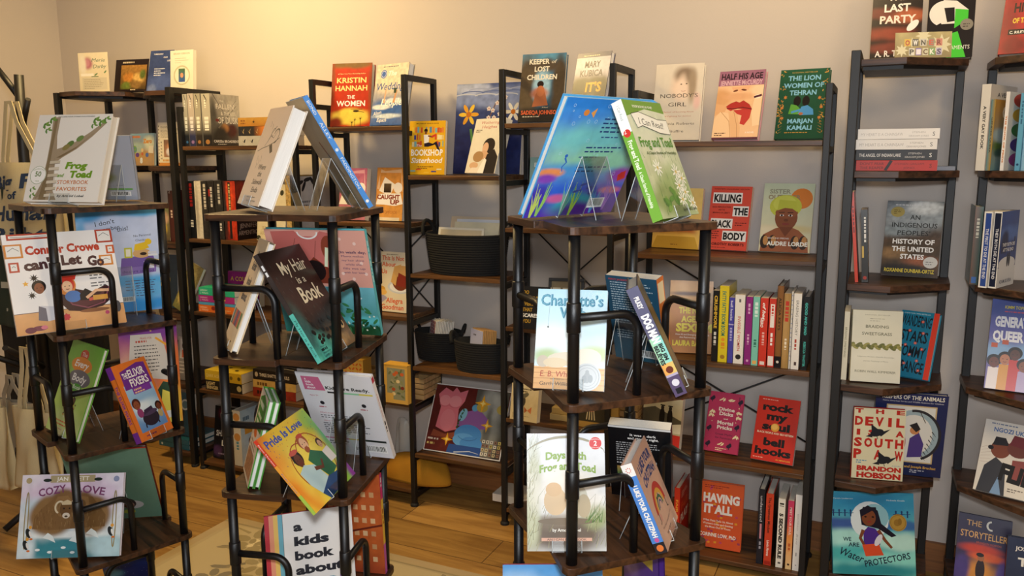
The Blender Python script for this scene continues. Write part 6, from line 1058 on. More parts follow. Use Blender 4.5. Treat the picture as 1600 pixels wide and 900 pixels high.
row(.723, 2.655, GR, [
 (PBK, 'black upright paperback at the row\'s left end, with slanting gold capitals', 1110.5, 1120, 454, .14, '1a1a1a', spn('CRUSHMORE', 'd8b03a', '1a1a1a', .04, .5, .3, .46, lambda f: f.ln(.58, .3, .38, 1, .1, .4, 'd0d0c8', 3)), None),
 (PBK, 'bright yellow upright paperback, tallest of the thin coloured row', 1120.5, 1135, 447, .15, 'd8c42a', spn('FATTY FATTY BOOM BOOM', '2a7a6a', 'd8c42a', .03, .42, .36, .58, lambda f: (f.e(.7, .5, .2, .2, 'e0902c'), f.ln(.74, .3, .16, 1, .1, .4, 'd88a2a'), f.e(.93, .5, .25, .25, 'a07a2a'))), None),
 (PBK, 'violet-blue upright paperback beside the yellow one', 1135.7, 1144, 465, .14, '4a4aa0', spn('bell hooks', 'd8d8ec', '4a48a4', .02, .45, .2, .3, lambda f: (f.ln(.46, .3, .4, 1, .1, .4, 'b8b4e0', 4), f.r(.4, 0, .42, 1, 'b0a8d0'))), None),
 (PBK, 'broad white upright paperback with a red vertical title', 1144.5, 1160, 461, .14, 'e6e2d8', spn('INVISIBLE WOMEN', 'c0392c', 'e8e4da', .01, .3, .56, .5, lambda f: (f.e(.9, .5, .28, .28, '2a2a2a'), f.ln(.06, .4, .1, 1, .1, .2, '666'))), None),
 (PBK, 'magenta upright paperback between the white and the mint ones', 1161.5, 1172, 464, .14, '8a2a78', spn('', 'fff', '8a2a7a', extra=lambda f: (f.ln(.1, .35, .3, 1, .1, .3, 'd8a8cc', 3), f.ln(.55, .35, .3, 1, .1, .3, 'd8a8cc', 4), f.e(.94, .5, .2, .2, 'd8a0c8'))), None),
 (PBK, 'mint green upright paperback with pale lettering', 1172.5, 1183, 464, .15, '7ac4b0', spn('', 'fff', '7ec6b2', extra=lambda f: (f.ln(.08, .28, .42, 1, .1, .45, 'd8f0e8', 3), f.ln(.62, .3, .22, 1, .1, .4, '3a7a6a', 4), f.r(.93, .2, .98, .8, 'e8b060'))), None),
 (PBK, 'red upright paperback with white handwritten title', 1183.7, 1196, 466, .14, 'c83a28', spn('', W_, 'cc3a2a', extra=lambda f: (f.t('of her', .2, .3, .4, W_, .26, sh=.3, b=.03), f.t('HERO', .36, .1, .35, W_, .14, sh=.2, b=.03), f.ln(.5, .35, .38, 1, .1, .3, 'e8b0a8', 4), f.r(.93, .2, .98, .8, 'e8d8d0'))), None),
 (PBK, 'red upright paperback with two white label panels', 1197.5, 1208.3, 467, .14, 'c4382a', spn('', W_, 'c83c2c', extra=lambda f: (f.r(.08, .2, .42, .8, 'ece4dc'), f.ln(.1, .35, .3, 1, .1, .3, 'c4382a', 4), f.r(.84, .1, .98, .9, 'ece4dc'), f.ln(.5, .35, .28, 1, .1, .3, W_, 5))), None),
 (HB, 'thick bronze-brown upright hardcover, tallest of the coloured row', 1208.8, 1219, 447, .16, '6a4420', spn('ALICIA KEYS', '2a1a10', ('7a5026', '5f3c1c', [(.5, .5, .6, .4, '8a5c2c', .5)]), .02, .4, .34, .4, lambda f: (f.r(.86, 0, 1, 1, '141212'), f.e(.93, .5, .22, .22, 'd8d0c0'))), None),
 (PBK, 'gold-brown upright paperback beside the bronze hardcover', 1219.5, 1230.5, 459, .14, '9a7440', spn('', W_, ('a8854a', '8a6430', [(.5, .4, .5, .4, 'b8925a', .5)]), extra=lambda f: (f.ln(.1, .25, .4, 1, .1, .5, 'c03a2a', 6), f.ln(.6, .35, .3, 1, .1, .3, 'ece0c8', 4))), None),
 (PBK, 'slim white upright paperback with blue dotted spine', 1231, 1234, 456, .14, 'd8d4cc', spn('', W_, 'd4d0c8', extra=lambda f: [f.e(.05+.06*k, .5, .3, .3, '4a6aa8', n=8) for k in range(15)]), None),
 (PBK, 'white upright paperback with grey title, second from the row\'s right end', 1234.6, 1247, 459, .15, 'e4e0d8', spn('ERASING HISTORY', '5a5a58', 'e6e2da', .0, .35, .32, .46, lambda f: (f.ln(.6, .35, .28, 1, .1, .25, 'b0483a', 3), f.ln(.9, .4, .06, 1, .1, .3, '4a3a3a', 2))), None),
 (HB, 'black upright hardcover with turquoise title, right end of the coloured row', 1250, 1259.5, 464, .15, '151516', spn('GOOD AND MAD', '4ab8b0', '161617', .04, .42, .3, .44, lambda f: f.t('REBECCA TRAISTER', .78, .3, .4, '4ab8b0', .34, b=.02)), lambda f: (f.bg('141415'), f.ln(.3, .8, .4, 4, .12, .06, '3a6a68', 3))),
])
row(.036, 2.66, 'upright books on the bottom shelf of the low wide bookcase', [
 (HB, 'black upright hardcover, left end of the bottom-shelf row', 1180.5, 1190.5, 765, .15, '1c1e28', spn('undaunted', 'd0d0d8', '1e202a', .0, .42, .26, .34, lambda f: (f.r(.46, .35, .66, .65, 'c88a98'), f.ln(.7, .35, .2, 1, .1, .3, '9a9aa8', 3))), None),
 (HB, 'red upright hardcover with black title, bottom-shelf row', 1192, 1204, 772, .15, 'c43c24', spn('The Greatness Mindset', '1c1614', 'cc4228', .02, .36, .3, .5, lambda f: (f.t('Lewis Howes', .76, .32, .36, 'f0e4dc', .22, b=.02), f.r(.94, .1, .99, .9, 'a82a1c'))), lambda f: (f.bg('22201f'), )),
 (PBK, 'white upright paperback with heavy black title, bottom-shelf row', 1211, 1222, 780, .14, 'e4e0d4', spn('5 SECOND RULE', '1c1c1c', 'e8e4d8', .06, .5, .54, .66, lambda f: (f.ln(.06, .2, .1, 1, .1, .6, '333', 4), f.ln(.92, .3, .06, 1, .1, .4, '555', 4))), None),
 (PBK, 'pink to orange upright paperback, bottom-shelf row', 1226, 1235.5, 783, .14, 'd8805a', lambda f: (f._put(*[[(x*f.W, y*f.H) for x in (0, .3, .55, 1) for y in (0, 1)], [(0, 2, 3, 1), (2, 4, 5, 3), (4, 6, 7, 5)], np.repeat([lin('c83a68'), lin('d84a5a'), lin('e8944a'), lin('e8c890')], 2, 0)]), f.t('MEET YOUR SOUL', .3, .32, .38, 'f4e4dc', .4, b=.01), f.ln(.62, .3, .24, 1, .1, .4, 'c0602c', 3), f.e(.93, .5, .2, .2, '3a2a2a')), None),
 (PBK, 'plain white upright paperback, right end of the bottom-shelf row', 1237, 1247.5, 774, .15, 'eceae4', spn('BEAUTIFULLY', 'a8a8a4', 'eceae4', .0, .24, .36, .22, lambda f: (f.t('Brave', .58, .36, .3, 'b0aca4', .14, sh=.4), f.ln(.76, .42, .12, 1, .1, .14, '888', 3), f.ln(.92, .4, .03, 1, .1, .2, '999', 3))), None),
])
# red pair of copies at the left of that shelf
xx = xAt(1056, 2.66, .036)
upright_book(HB, 'thick red hardcover showing spine and cover, left end of low wide bookcase\'s bottom shelf', GF, 1051, 1060, 763, .036, 2.66, .15, 'c0301f', spn('FAIR PLAY', 'e8a03a', 'c43422', .03, .4, .45, .5), lambda f: (f.bg('b82a1c'), f.ln(.15, .88, .6, 3, .04, .015, 'e8c0b0', 3), f.t('FAIR', .5, .58, .14, 'd8502c', .7, b=.04), f.t('PLAY', .5, .38, .14, 'f0e0d0', .76, b=.04)))
# left bookcase rows
GB = 'upright fantasy books on the left bookcase'
def gs(c1, c2, tc, ic=None): return lambda f: (f._put([(x*f.W, y*f.H) for x in (0, .45, .8, 1) for y in (0, 1)], [(0, 2, 3, 1), (2, 4, 5, 3), (4, 6, 7, 5)], np.repeat([lin(c1), lin(c1), lin(c2), lin(c2)], 2, 0)), f.l([(.02, .3), (.12, .6), (.25, .4)], .12, '2a2622', .04), f.ln(.12, .32, .3, 1, .1, .2, tc, 4), f.ln(.44, .24, .4, 1, .1, .5, tc, 5), f.e(.92, .5, .22, .25, ic) if ic else None)
row(1.447, 2.61, GB, [
 (PBK, 'grey fantasy paperback with blue foot, left end of the top-shelf row', 289, 296, 147, .15, '8a8880', gs('a8a498', '22262e', 'd8dcd8', '3a6a9a'), None),
 (PBK, 'pale mauve and blue fantasy paperback, second in the top-shelf row', 296.6, 306, 146, .15, '9a928c', gs('b8aca0', '2a2f52', 'e0dcdc', '8a6a9a'), None),
 (PBK, 'grey and brown fantasy paperback, third in the top-shelf row', 306.6, 316.3, 146, .15, '8a8476', gs('a09a88', '2a2420', 'e8e2d0', '9a6a3a'), None),
 (HB, 'dark fantasy hardcover with smoke, branches and roses on its cover, end of the top-shelf row', 318, 331, 146, .17, '5a564e', gs('b0aa9a', '1c1a1a', 'e8e2d4', 'a0703a'),
  lambda f: (f.bg('a8a294', '2a2524', [(.7, .3, .2, .14, '4a1c1c', .4), (.45, .35, .12, .08, 'c88a4a', .5), (.3, .2, .3, .2, '22201f', .5), (.8, .7, .3, .2, 'b8b2a2', .6), (.1, .6, .12, .3, '4a4842', .5)], .15, 10), f.l([(.1, 1), (.3, .8), (.5, .6), (.9, .9)], .015, '2a2622', .006), f.l([(.25, .35), (.9, .8)], .03, '6a6458', .01), f.t('THE', .4, .85, .04, 'e0dccc', .14), f.t('FALLEN', .5, .72, .1, 'e6e0d0', .6), f.t('& THE KISS', .6, .6, .07, 'e6e0d0', .5), f.t('OF DUSK', .58, .44, .13, 'e6e0d0', .7), f.e(.22, .5, .05, .03, '6a2020'), f.t('CARISSA BROADBENT', .5, .07, .05, 'e8e4da', .86, b=.02), f.ln(.2, .03, .6, 1, .03, .015, 'c8c4ba', 3))),
])
row(1.052, 2.61, GB, [
 (HB, 'black fantasy hardcover with a dark red title, left end of the second-shelf row', 296.5, 307, 283, .15, '16181a', spn('', W_, '181a1c', extra=lambda f: (f.ln(.04, .3, .56, 1, .1, .4, '8a1f1c', 6), f.ln(.68, .25, .26, 1, .1, .4, 'd0ccc0', 4))), None),
 (HB, 'cream fantasy hardcover with grey marbling, second-shelf row', 307.6, 318, 283, .15, 'd8d0bc', lambda f: f.bg('d8d0bc', 'd4ccb8', [(.5, .3, .4, .2, 'b0a894', .6)], .12, 20), None),
 (HB, 'black and grey fantasy hardcover beside the cream marbled one', 318.6, 327.5, 283, .15, '1c1b1b', lambda f: (f.bg('1c1b1b', '2a2826', noise=.6, nsc=16), f.ln(.05, .3, .6, 1, .1, .4, 'c8c0b0', 6)), None),
 (HB, 'black fantasy hardcover with red and silver flecks, second-shelf row', 328, 338, 283, .15, '1a1919', lambda f: (f.bg('201e1d', noise=.7, nsc=18, seed=4), f.r(.14, .1, .26, .4, '9a241c'), f.ln(.1, .4, .7, 1, .1, .3, 'c8c4bc', 8)), None),
 (HB, 'charcoal fantasy hardcover with silver title, second-shelf row', 338.6, 351, 283, .15, '1e1e1d', lambda f: (f.bg('262523', noise=.5, nsc=14, seed=5), f.ln(.05, .4, .6, 1, .1, .28, 'b8b4aa', 9), f.ln(.72, .3, .22, 1, .1, .4, 'd0ccc4', 9)), None),
 (HB, 'thick red and black smoky fantasy hardcover, end of the second-shelf row', 352, 371, 283, .16, '3a1614', lambda f: (f.bg('b8341c', '3a1612', [(.3, .5, .3, .3, 'd84a22', .5), (.7, .6, .2, .3, 'c83a1c', .5), (.5, .1, .4, .15, '2a2422', .5)], .3, 12), f.r(.02, .4, .98, .6, '1c1716'), f.ln(.05, .44, .88, 1, .1, .12, 'c8b070', 9)), lambda f: (f.bg('2a1a1a', '1f1618', [(.5, .8, .5, .2, '8a2a1a', .5)], .2), f.t('JENNIFER L.', .5, .2, .08, '9a8a88', .8), f.t('ARMENTROUT', .5, .08, .08, '9a8a88', .9))),
])
xm = xAt(424, 2.62, 1.052)
book(HB, 'cream fantasy hardcover with dark botanicals, facing out on the left bookcase\'s second shelf', GL, pose_matrix(xm-.01, 2.63, 1.056, 0, 6), .15, .235, .03, 'd8d0b8', lambda f: (f.bg('d8d0b8', noise=.04), [f.e(x, y, .05, .04, c, rot=x*300) for x, y, c in ((.15, .5, '4a4a34'), (.3, .42, '5a3a2c'), (.7, .5, '3a3a2a'), (.85, .42, '6a4a3a'), (.2, .8, '3a3c30'), (.85, .85, '3a3c30'), (.05, .05, '3a3c30'), (.95, .06, '3a3c30'))], f.t('JENNIFER L.', .5, .2, .06, 'b8a884', .7), f.t('ARMENTROUT', .5, .1, .07, 'b8a884', .8)))
upright_book(HB, 'gold-patterned upright hardcover near the right post of the left bookcase', GB, 449, 457, 274, 1.052, 2.615, .15, 'b08f54', lambda f: f.bg('b89a60', noise=.5, nsc=22), hard=True)
upright_book(HB, 'black hardcover with leaf sprays showing its cover through the left bookcase\'s end frame', GB, 460, 464, 276, 1.052, 2.615, .16, '1a191c', None, lambda f: (f.bg('b8b4b4', 'a8a4a8', noise=.05), [f.e(x, y, .09, .03, '1f1d22', rot=r) for x, y, r in ((.2, .9, 20), (.35, .85, 60), (.7, .92, 130), (.85, .8, 70), (.5, .95, 10), (.9, .6, 90))], f.ln(.25, .6, .5, 2, .06, .03, '5a5860', 3)), hard=True)
def flat_book(kind, label, group, pl, pr, z0, T, Y, W, cov, spine, back=None, yaw=0, hard=False, top=None, dx=0):
    xl, xr = xAt(pl, Y, z0), xAt(pr, Y, z0); H = xr-xl
    M = Matrix.Translation((xr+dx, Y, z0+T+.0008)) @ Matrix.Rotation(rad(yaw), 4, 'Z') @ Matrix.Translation((0, W/2+.003, 0)) @ axes_matrix((0, 0, 0), Vector((0, 1, 0)), Vector((0, 0, -1)), Vector((-1, 0, 0)))
    return book(kind, label, group, M, W, H, T, cov, top, spine, None, 'L', hard, gloss=False)
GS = 'books lying in stacks'
z = 1.447
for lab, T, cov, sp in (('silver paperback with black birds, bottom of the three-book stack on the left bookcase\'s top shelf', .04, 'a8a49c', lambda f: (f.bg('a8a49a', noise=.08), [f.p([(x-.04, .55), (x, .4), (x+.05, .7), (x+.01, .55), (x+.02, .25)], '1f1e1e') for x in (.12, .3, .5, .7)])),
                        ('black to orange paperback with gold birds, middle of the three-book stack', .038, '2a2420', lambda f: (f._put([(x*f.W, y*f.H) for x in (0, .35, .6, 1) for y in (0, 1)], [(0, 2, 3, 1), (2, 4, 5, 3), (4, 6, 7, 5)], np.repeat([lin('22242a'), lin('2a2622'), lin('c8742a'), lin('d8602a')], 2, 0)), [f.p([(x-.03, .6), (x, .3), (x+.04, .8), (x+.01, .55), (x+.02, .2)], 'd8b878') for x in (.1, .25, .42, .6)])),
                        ('orange-brown paperback with a small black bird, top of the three-book stack', .036, 'a8782c', lambda f: (f.bg('b0853a', 'a8702a', noise=.08), f.ln(.06, .55, .22, 1, .1, .16, '7a4a20', 3), f.ln(.06, .25, .22, 1, .1, .16, '7a4a20', 4), f.star(.36, .5, .25, '1f1714', 5, .3)))):
    flat_book(PBK, lab, GS, 372.5+(z > 1.5)*-1, 440, z, T-.001, 2.61, .14, cov, sp); z += T
z = .73
for lab, T, cov, sp in (('orange fantasy paperback, bottom of the bright four-book stack', .032, 'e0702a', lambda f: (f.bg('e0722a', noise=.03), f.t('SARAH', .14, .54, .26, 'f4d8b8', .2, a=0), f.t('J. MAAS', .15, .18, .26, 'f4d8b8', .24), f.e(.42, .6, .4, .3, '8a2a1a'), f.ln(.68, .3, .26, 2, .3, .18, 'e8b070', 3))),
                        ('thin sky blue fantasy paperback, second from below in the bright stack', .013, '4a9ac8', lambda f: f.bg('52a0cc', noise=.05)),
                        ('magenta fantasy paperback, third in the bright stack', .03, 'a02a80', lambda f: (f.bg('a82c86', noise=.03), f.t('SARAH', .14, .54, .26, 'e8c0dc', .2), f.t('J. MAAS', .15, .18, .26, 'e8c0dc', .24), f.ln(.6, .35, .3, 1, .3, .22, 'e8c83a', 3))),
                        ('jade green fantasy paperback, top of the bright stack', .034, '2ab088', lambda f: (f.bg('2cb48c', noise=.03), f.t('SARAH', .14, .54, .26, 'd8f4e8', .2), f.t('J. MAAS', .15, .18, .26, 'd8f4e8', .24), f.ln(.5, .45, .4, 1, .3, .18, 'c8d83a', 3), f.ln(.55, .15, .3, 1, .3, .18, 'c8d83a', 4)))):
    flat_book(PBK, lab, GS, 310, 366 if T > .02 else 370, z, T-.001, 2.6, .13, cov, sp, top=(lambda f: (f.bg('28a880'), [f.e(x, y, .05, .03, 'c0d048', rot=x*300) for x, y in ((.2, .3), (.5, .5), (.4, .7), (.7, .3), (.75, .75))])) if T > .033 else None); z += T
book(PBK, 'magenta fantasy paperback standing behind the bright stack', GL, pose_matrix(xAt(377, 2.76, .73), 2.775, .733, 0, 4), .185, .155, .035, '8a2a70', lambda f: (f.bg('9a2e7a', noise=.06), f.t('A COURT', .42, .72, .13, 'e8c83a', .66, b=.01), f.ln(.2, .5, .5, 2, .15, .1, 'e8c83a', 3)), None, None, 'L', False)
z = .376
for lab, T, cov, sp, a, b_ in (('black paperback with tan block letters under the yellow one', .045, '1c1a16', lambda f: (f.bg('1e1b16'), f.t('LIGHT', .15, .52, .34, 'c8b078', .24, b=.03), f.t('BRINGER', .19, .1, .34, 'c8b078', .32, b=.03), f.e(.92, .5, .3, .3, 'b8a878')), 321, 378),
                              ('yellow paperback with faint capitals, lying on the black one', .045, 'c8a828', lambda f: (f.bg('cca92a', 'c09c22'), f.t('DARK AGE', .22, .3, .36, 'e0c878', .36), f.e(.72, .5, .2, .2, '7a6418'), f.e(.93, .5, .2, .2, '5a4a14')), 320, 377)):
    flat_book(PBK, lab, GS, a, b_, z, T-.001, 2.6, .14, cov, sp, top=(lambda f: (f.bg('c8aa2c', noise=.08), [f.e(x, y, .06, .04, '2a2412', rot=x*200) for x, y in ((.3, .3), (.5, .6), (.65, .35), (.4, .8), (.75, .7))])) if 'yellow paperback with' in lab else None); z += T
z = .376
for lab, T, cov, sp, hd in (('red and black paperback, bottom of the dark stack behind the white and green books', .04, '7a2218', lambda f: (f.bg('8a2a1a', noise=.2), f.ln(.1, .3, .5, 1, .1, .4, '2a1614', 3)), 0), ('pale yellow paperback, middle of the dark stack behind the white and green books', .036, 'c8a868', lambda f: (f.bg('c8a45c', noise=.1), f.ln(.1, .3, .5, 1, .1, .4, '6a4a20', 3)), 0), ('black hardcover with a silver title, top of the dark stack', .045, '1c1614', lambda f: (f.bg('1e1816'), f.t('THREE SHATTERED SOULS', .5, .34, .34, 'd8ccb8', .7, b=.02), f.e(.08, .5, .2, .25, 'b8a890')), 1)):
    flat_book(HB if hd else PBK, lab, GS, 395, 462, z, T-.001, 2.61, .15, cov, sp, hard=bool(hd), top=(lambda f: (f.bg('221c1a'), [f.l([(x, .2), (x+.04, .4), (x-.02, .6)], .02, 'c8c0b0') for x in (.3, .5, .7)])) if hd else None); z += T
book(PBK, 'black fantasy paperback with dark flowers and ornate silver words, left bookcase\'s bottom shelf', GL, pose_matrix(xAt(347, 2.62, .037), 2.64, .041, 0, 8), .145, .24, .03, '161615', lambda f: (f.bg('1a1918', '1c1a1e', [(.3, .85, .16, .1, '5a2430', .4), (.15, .15, .2, .1, '4a3050', .4), (.85, .1, .15, .08, '3a4a34', .4), (.8, .5, .15, .2, '2a2a28', .5)], .15), f.t('DARK', .52, .66, .09, 'b8c0b8', .5), f.t('and', .5, .57, .045, 'b8c0b8', .2, sh=.3), f.t('SHALLOW', .52, .43, .11, 'e0e0d8', .86, b=.02), f.t('LIES', .56, .25, .11, 'e0e0d8', .46, b=.02), f.ln(.2, .08, .6, 1, .03, .025, '8a7a90', 3)), None, None, 'L', False)
upright_book(HB, 'cream and pale blue hardcover with round medallions, left bookcase\'s bottom shelf', GB, 366.5, 379, 642, .037, 2.61, .16, 'c8c4b4', lambda f: (f.bg('ccc8b8'), [f.e(x, .5, .4, .4, 'c08a4a') or f.e(x, .5, .25, .25, '6a4a30') for x in (.12, .48)], f.ln(.56, .35, .3, 1, .1, .3, '5a90a0', 3)), lambda f: (f.bg('a8c0cc', 'c8d0d0', noise=.05), f.ln(.1, .8, .5, 1, .1, .07, '4a6a80', 3), f.e(.5, .4, .14, .1, '6a4a3a'), f.r(.15, .55, .5, .68, 'd89a3a')))
# left corner unit, narrow glimpses
row(1.025, 2.66, 'upright books on the left corner shelves', [
 (HB, 'dark red upright book numbered two, between the tower and the left bookcase post', 266, 275, 298, .14, '4a1a14', spn('', W_, ('5a2016', '3a1410'), extra=lambda f: (f.t('2', .05, .3, .4, 'e8dccc', r=90), f.ln(.38, .35, .3, 1, .1, .3, 'e0c8b0', 3))), None),
 (HB, 'dark red upright book numbered three beside the left bookcase post', 276, 285, 299, .14, '4a1a14', spn('', W_, ('5a2218', '3a1410'), extra=lambda f: (f.t('3', .05, .3, .4, 'd89a3a', r=90), f.ln(.4, .35, .25, 1, .1, .3, 'd88a3a', 4), f.l([(.05, .2), (.5, .1)], .1, '8a4a34'))), None)])
def small_face(label, px, py0, zs, Y, W, H, cov, fn, lean=8, kind=PBK): book(kind, label, GC, pose_matrix(xAt(px, Y, zs), Y, zs+.003, 0, lean), W, H, .015, cov, fn, None, None, 'L', False)
small_face('paperback with yellow and green figures beside the dark red numbered pair', 256.5, 0, 1.025, 2.66, .075, .17, '4a5a44', lambda f: (f.bg('8a8a5a', '5a4a34', [(.4, .3, .3, .2, 'd8b83a', .3), (.5, .6, .3, .15, 'c8a080', .4)], .1), f.ln(.1, .9, .6, 2, .06, .04, 'a8c880', 3)))
small_face('dark blue paperback with a crescent moon, left corner shelves\' fourth level', 262, 0, .70, 2.72, .13, .25, '1c3448', lambda f: (f.bg('1f3a50', '2a4a5a', noise=.1), f.ln(.1, .5, .7, 2, .1, .07, 'a89040', 3), f.arc(.6, .75, .05, .05, 90, 300, .02, 'd8d8c8')), 4)
book(PBK, 'olive-gold paperback slumped sideways, left corner shelves\' fourth level', GC, pose_matrix(xAt(277, 2.62, .70), 2.63, .72, -12, 20) @ Matrix.Rotation(rad(14), 4, 'Y'), .12, .22, .012, 'b0a868', lambda f: f.bg('9a8a4a', '6a6a34', [(.4, .3, .3, .15, 'c8b060', .5), (.5, .2, .15, .06, 'c0602a', .5), (.6, .7, .3, .2, 'b0a060', .5)], .3, 14), None, None, 'L', False)
small_face('paperback with a photo of a woman in orange, left corner shelves\' fifth level', 287, 0, .385, 2.64, .085, .2, '6a625a', lambda f: (f.bg('b8aca4', '6a6462'), f.r(.15, .5, .85, .95, 'd8d0c8'), f.e(.5, .8, .09, .1, '3a2018'), f.e(.5, .8, .06, .07, 'c89070'), f.r(.3, .52, .7, .7, 'd0603a'), f.ln(.1, .4, .8, 4, .08, .03, 'c8c0b8', 3)))
small_face('dark paperback with white rows of print, left corner shelves\' fifth level', 268, 0, .385, 2.68, .075, .17, '22302e', lambda f: (f.bg('24342f'), f.ln(.1, .9, .8, 8, .09, .04, '9aa8a0', 5)))
small_face('teal picture book with a white patterned balloon shape, left corner shelves\' bottom level', 284, 0, .112, 2.65, .14, .2, '1f4a58', lambda f: (f.bg('22505e', '1a4454', noise=.06), f.e(.6, .72, .13, .13, 'c8ccc4'), f.e(.6, .72, .09, .09, '5a7a80'), f.l([(.55, .58), (.5, .25)], .05, '16262c'), f.e(.5, .28, .06, .1, '16262c')))
for k in range(2): book('picture_book', ('lower one of two teal picture books lying flat under the balloon book', 'upper one of two teal picture books lying flat under the balloon book')[k], GC, Matrix.Translation((xAt(292, 2.6, .06), 2.605, .06+.0245*(k+1))) @ axes_matrix((0, .1, 0), Vector((0, 1, 0)), Vector((0, 0, -1)), Vector((-1, 0, 0))), .18, .19, .0235, '1f5262', None, lambda f: (f.bg('235a6c'), f.e(.1, .5, .25, .25, 'c8d4d8')), None, 'L', True)
# right corner shelves
z = 1.354
for lab, T, cov, sp in (('red hardcover with dark title, bottom of the four-book stack on the right corner shelf', .031, 'a82a22', lambda f: (f.bg('b02e24', noise=.03), f.t("DON'T FEAR", .2, .55, .26, '5a1410', .3, b=.01), f.t('THE REAPER', .2, .15, .26, '5a1410', .3, b=.01), f.l([(.37, .0), (.44, 1)], .3, '1f1616'), f.t('STEPHEN GRAHAM', .66, .56, .2, '6a1814', .36), f.t('JONES', .66, .18, .2, '6a1814', .14), f.t('S', .92, .3, .4, '5a1410'))),
                        ('charcoal hardcover with white title, second from below in the four-book stack', .03, '2a2a2c', lambda f: (f.bg('2c2c2e'), f.t('THE ANGEL OF INDIAN LAKE', .3, .32, .32, 'e0dcd8', .52, b=.01), f.t('STEPHEN', .73, .55, .18, 'c8c4c0', .16), f.t('GRAHAM JONES', .73, .2, .18, 'c8c4c0', .24), f.t('S', .92, .28, .42, W_))),
                        ('white hardcover with grey title, third in the four-book stack', .03, 'e0dcd6', lambda f: (f.bg('e2ded8'), f.t('MY HEART IS A CHAINSAW', .32, .32, .32, 'a8a4a0', .55), f.t('STEPHEN', .75, .55, .18, '9a968f', .16), f.t('GRAHAM JONES', .75, .2, .18, '9a968f', .24), f.t('S', .93, .28, .42, '4a4a4a'))),
                        ('white hardcover with pale title, top of the four-book stack', .03, 'e4e0da', lambda f: (f.bg('e6e2dc'), f.t('MY HEART IS A CHAINSAW', .3, .32, .3, 'b8b4b0', .52), f.t('STEPHEN', .75, .55, .18, 'b0aca6', .16), f.t('GRAHAM JONES', .75, .2, .18, 'b0aca6', .24), f.t('S', .93, .28, .42, '5a5a5a')))):
    flat_book(HB, lab, GS, 1337 if z < 1.44 else 1340, 1464 if z < 1.44 else 1468, z, T-.001, 2.625, .15, cov, sp, hard=True, yaw=(2, 1, 3, 1)[int((z-1.354)/.03) % 4]); z += T
MB().box(-.05, -.03, 0, .05, .07, .012).build('booklet', mat('grey_blue_paper', '8a8f9c', .7, var=.05), None).location = (.13, 2.76, 1.3545)
tag(bpy.data.objects['booklet'], 'grey booklet lying flat beside the four-book stack', 'booklet')
upright_book(PBK, 'slim red-orange book leaning on the frame of the right corner shelf\'s third level', GC, 1335.5, 1341, 300, 1.019, 2.63, .14, 'c03a22', spn('', W_, 'c83e24', extra=lambda f: f.ln(.15, .3, .6, 1, .1, .4, '6a1c12', 4)), lean=-6, hard=False)
upright_book(PBK, 'grey and black upright paperback leaning beside the slim red book', GC, 1346, 1356.5, 328, 1.019, 2.64, .13, '3a3832', spn('', W_, '2c2b28', extra=lambda f: (f.ln(.1, .45, .7, 1, .1, .3, 'e0dcd0', 4), f.r(.5, .1, .66, .4, 'c8a84a'), f.e(.94, .5, .3, .3, 'a83a2a'))), lambda f: (f.bg('6a6450', '2a2620', noise=.3, nsc=12), f.ln(.1, .5, .8, 4, .1, .06, 'c8a878', 3)), lean=-4, hard=False)
upright_book(PBK, 'cream upright paperback showing its titled spine, left of the grass-rope book', GC, 1312.5, 1322, 487, .707, 2.65, .12, 'd4d0bc', spn('BRAIDING SWEETGRASS', '6a6a48', 'dcd8c4', .0, .36, .45, .44), hard=False)
yr = 2.70
for (kind, label, pl, pr, yt, W, cov, sp, fr, hd) in (
 ('picture_book', 'large white upright book at the left of the rainbow row, rightmost corner shelf', 1524, 1538, 131, .2, 'd8d2c6', spn('A VERY GAY BOOK', '2a2826', 'dcd6ca', .03, .32, .5, .5), lambda f: (f.bg('d8d0c4'), f.t('A VERY', .5, .86, .05, '2a2826', .5, b=.03)), 1),
 (PBK, 'ochre and teal upright graphic memoir in the rainbow row', 1540, 1547, 155, .16, 'b8862c', spn('GENDER QUEER', '3a3a34', ('a8822c', '5a8a90'), .02, .36, .5, .5), lambda f: (f.bg('b8862c', '7aa0a4', [(.5, .35, .5, .12, '5a7a3a', .3), (.5, .5, .6, .1, 'a8bcc0', .3), (.5, .25, .4, .06, '3a5a54', .3)], .04), f.t('GQ', .6, .75, .16, 'ece4d4', .5, b=.05)), 0),
 (PBK, 'white upright book with a rainbow of paint drops on its cover', 1562, 1568, 143, .15, 'e4e0da', spn('THE BOOK OF PRIDE', 'c8742a', 'e6e2dc', .04, .4, .6, .6), lambda f: (f.bg('e8e4de'), [f.e(.65, .9-.19*k, .3, .09, c) for k, c in enumerate(('d0402a', 'e0a82a', '2f7a3a', '4a2f8a', 'a83a8a'))]), 0),
 (PBK, 'sky blue upright book beside the paint-drop book', 1585, 1593, 145, .15, '5a9ab8', spn('', W_, '62a2c0', extra=lambda f: (f.ln(.1, .35, .6, 1, .1, .3, '3a6a88', 4), f.e(.92, .5, .25, .25, '2a4a6a'))), None, 0),
 (PBK, 'pale blue upright book at the photo\'s right edge, end of the rainbow row', 1595, 1604, 146, .15, '8ab4c8', spn('', W_, '92bcd0', extra=lambda f: (f.ln(.2, .3, .6, 1, .1, .4, '5a7aa0', 5), f.r(0, 0, .1, 1, 'c8d04a'))), None, 0)):
    upright_book(kind, label, 'upright books in the rainbow row', pl, pr, yt, 1.354, yr+.0, W, cov, sp, fr, hard=bool(hd), turn=25)
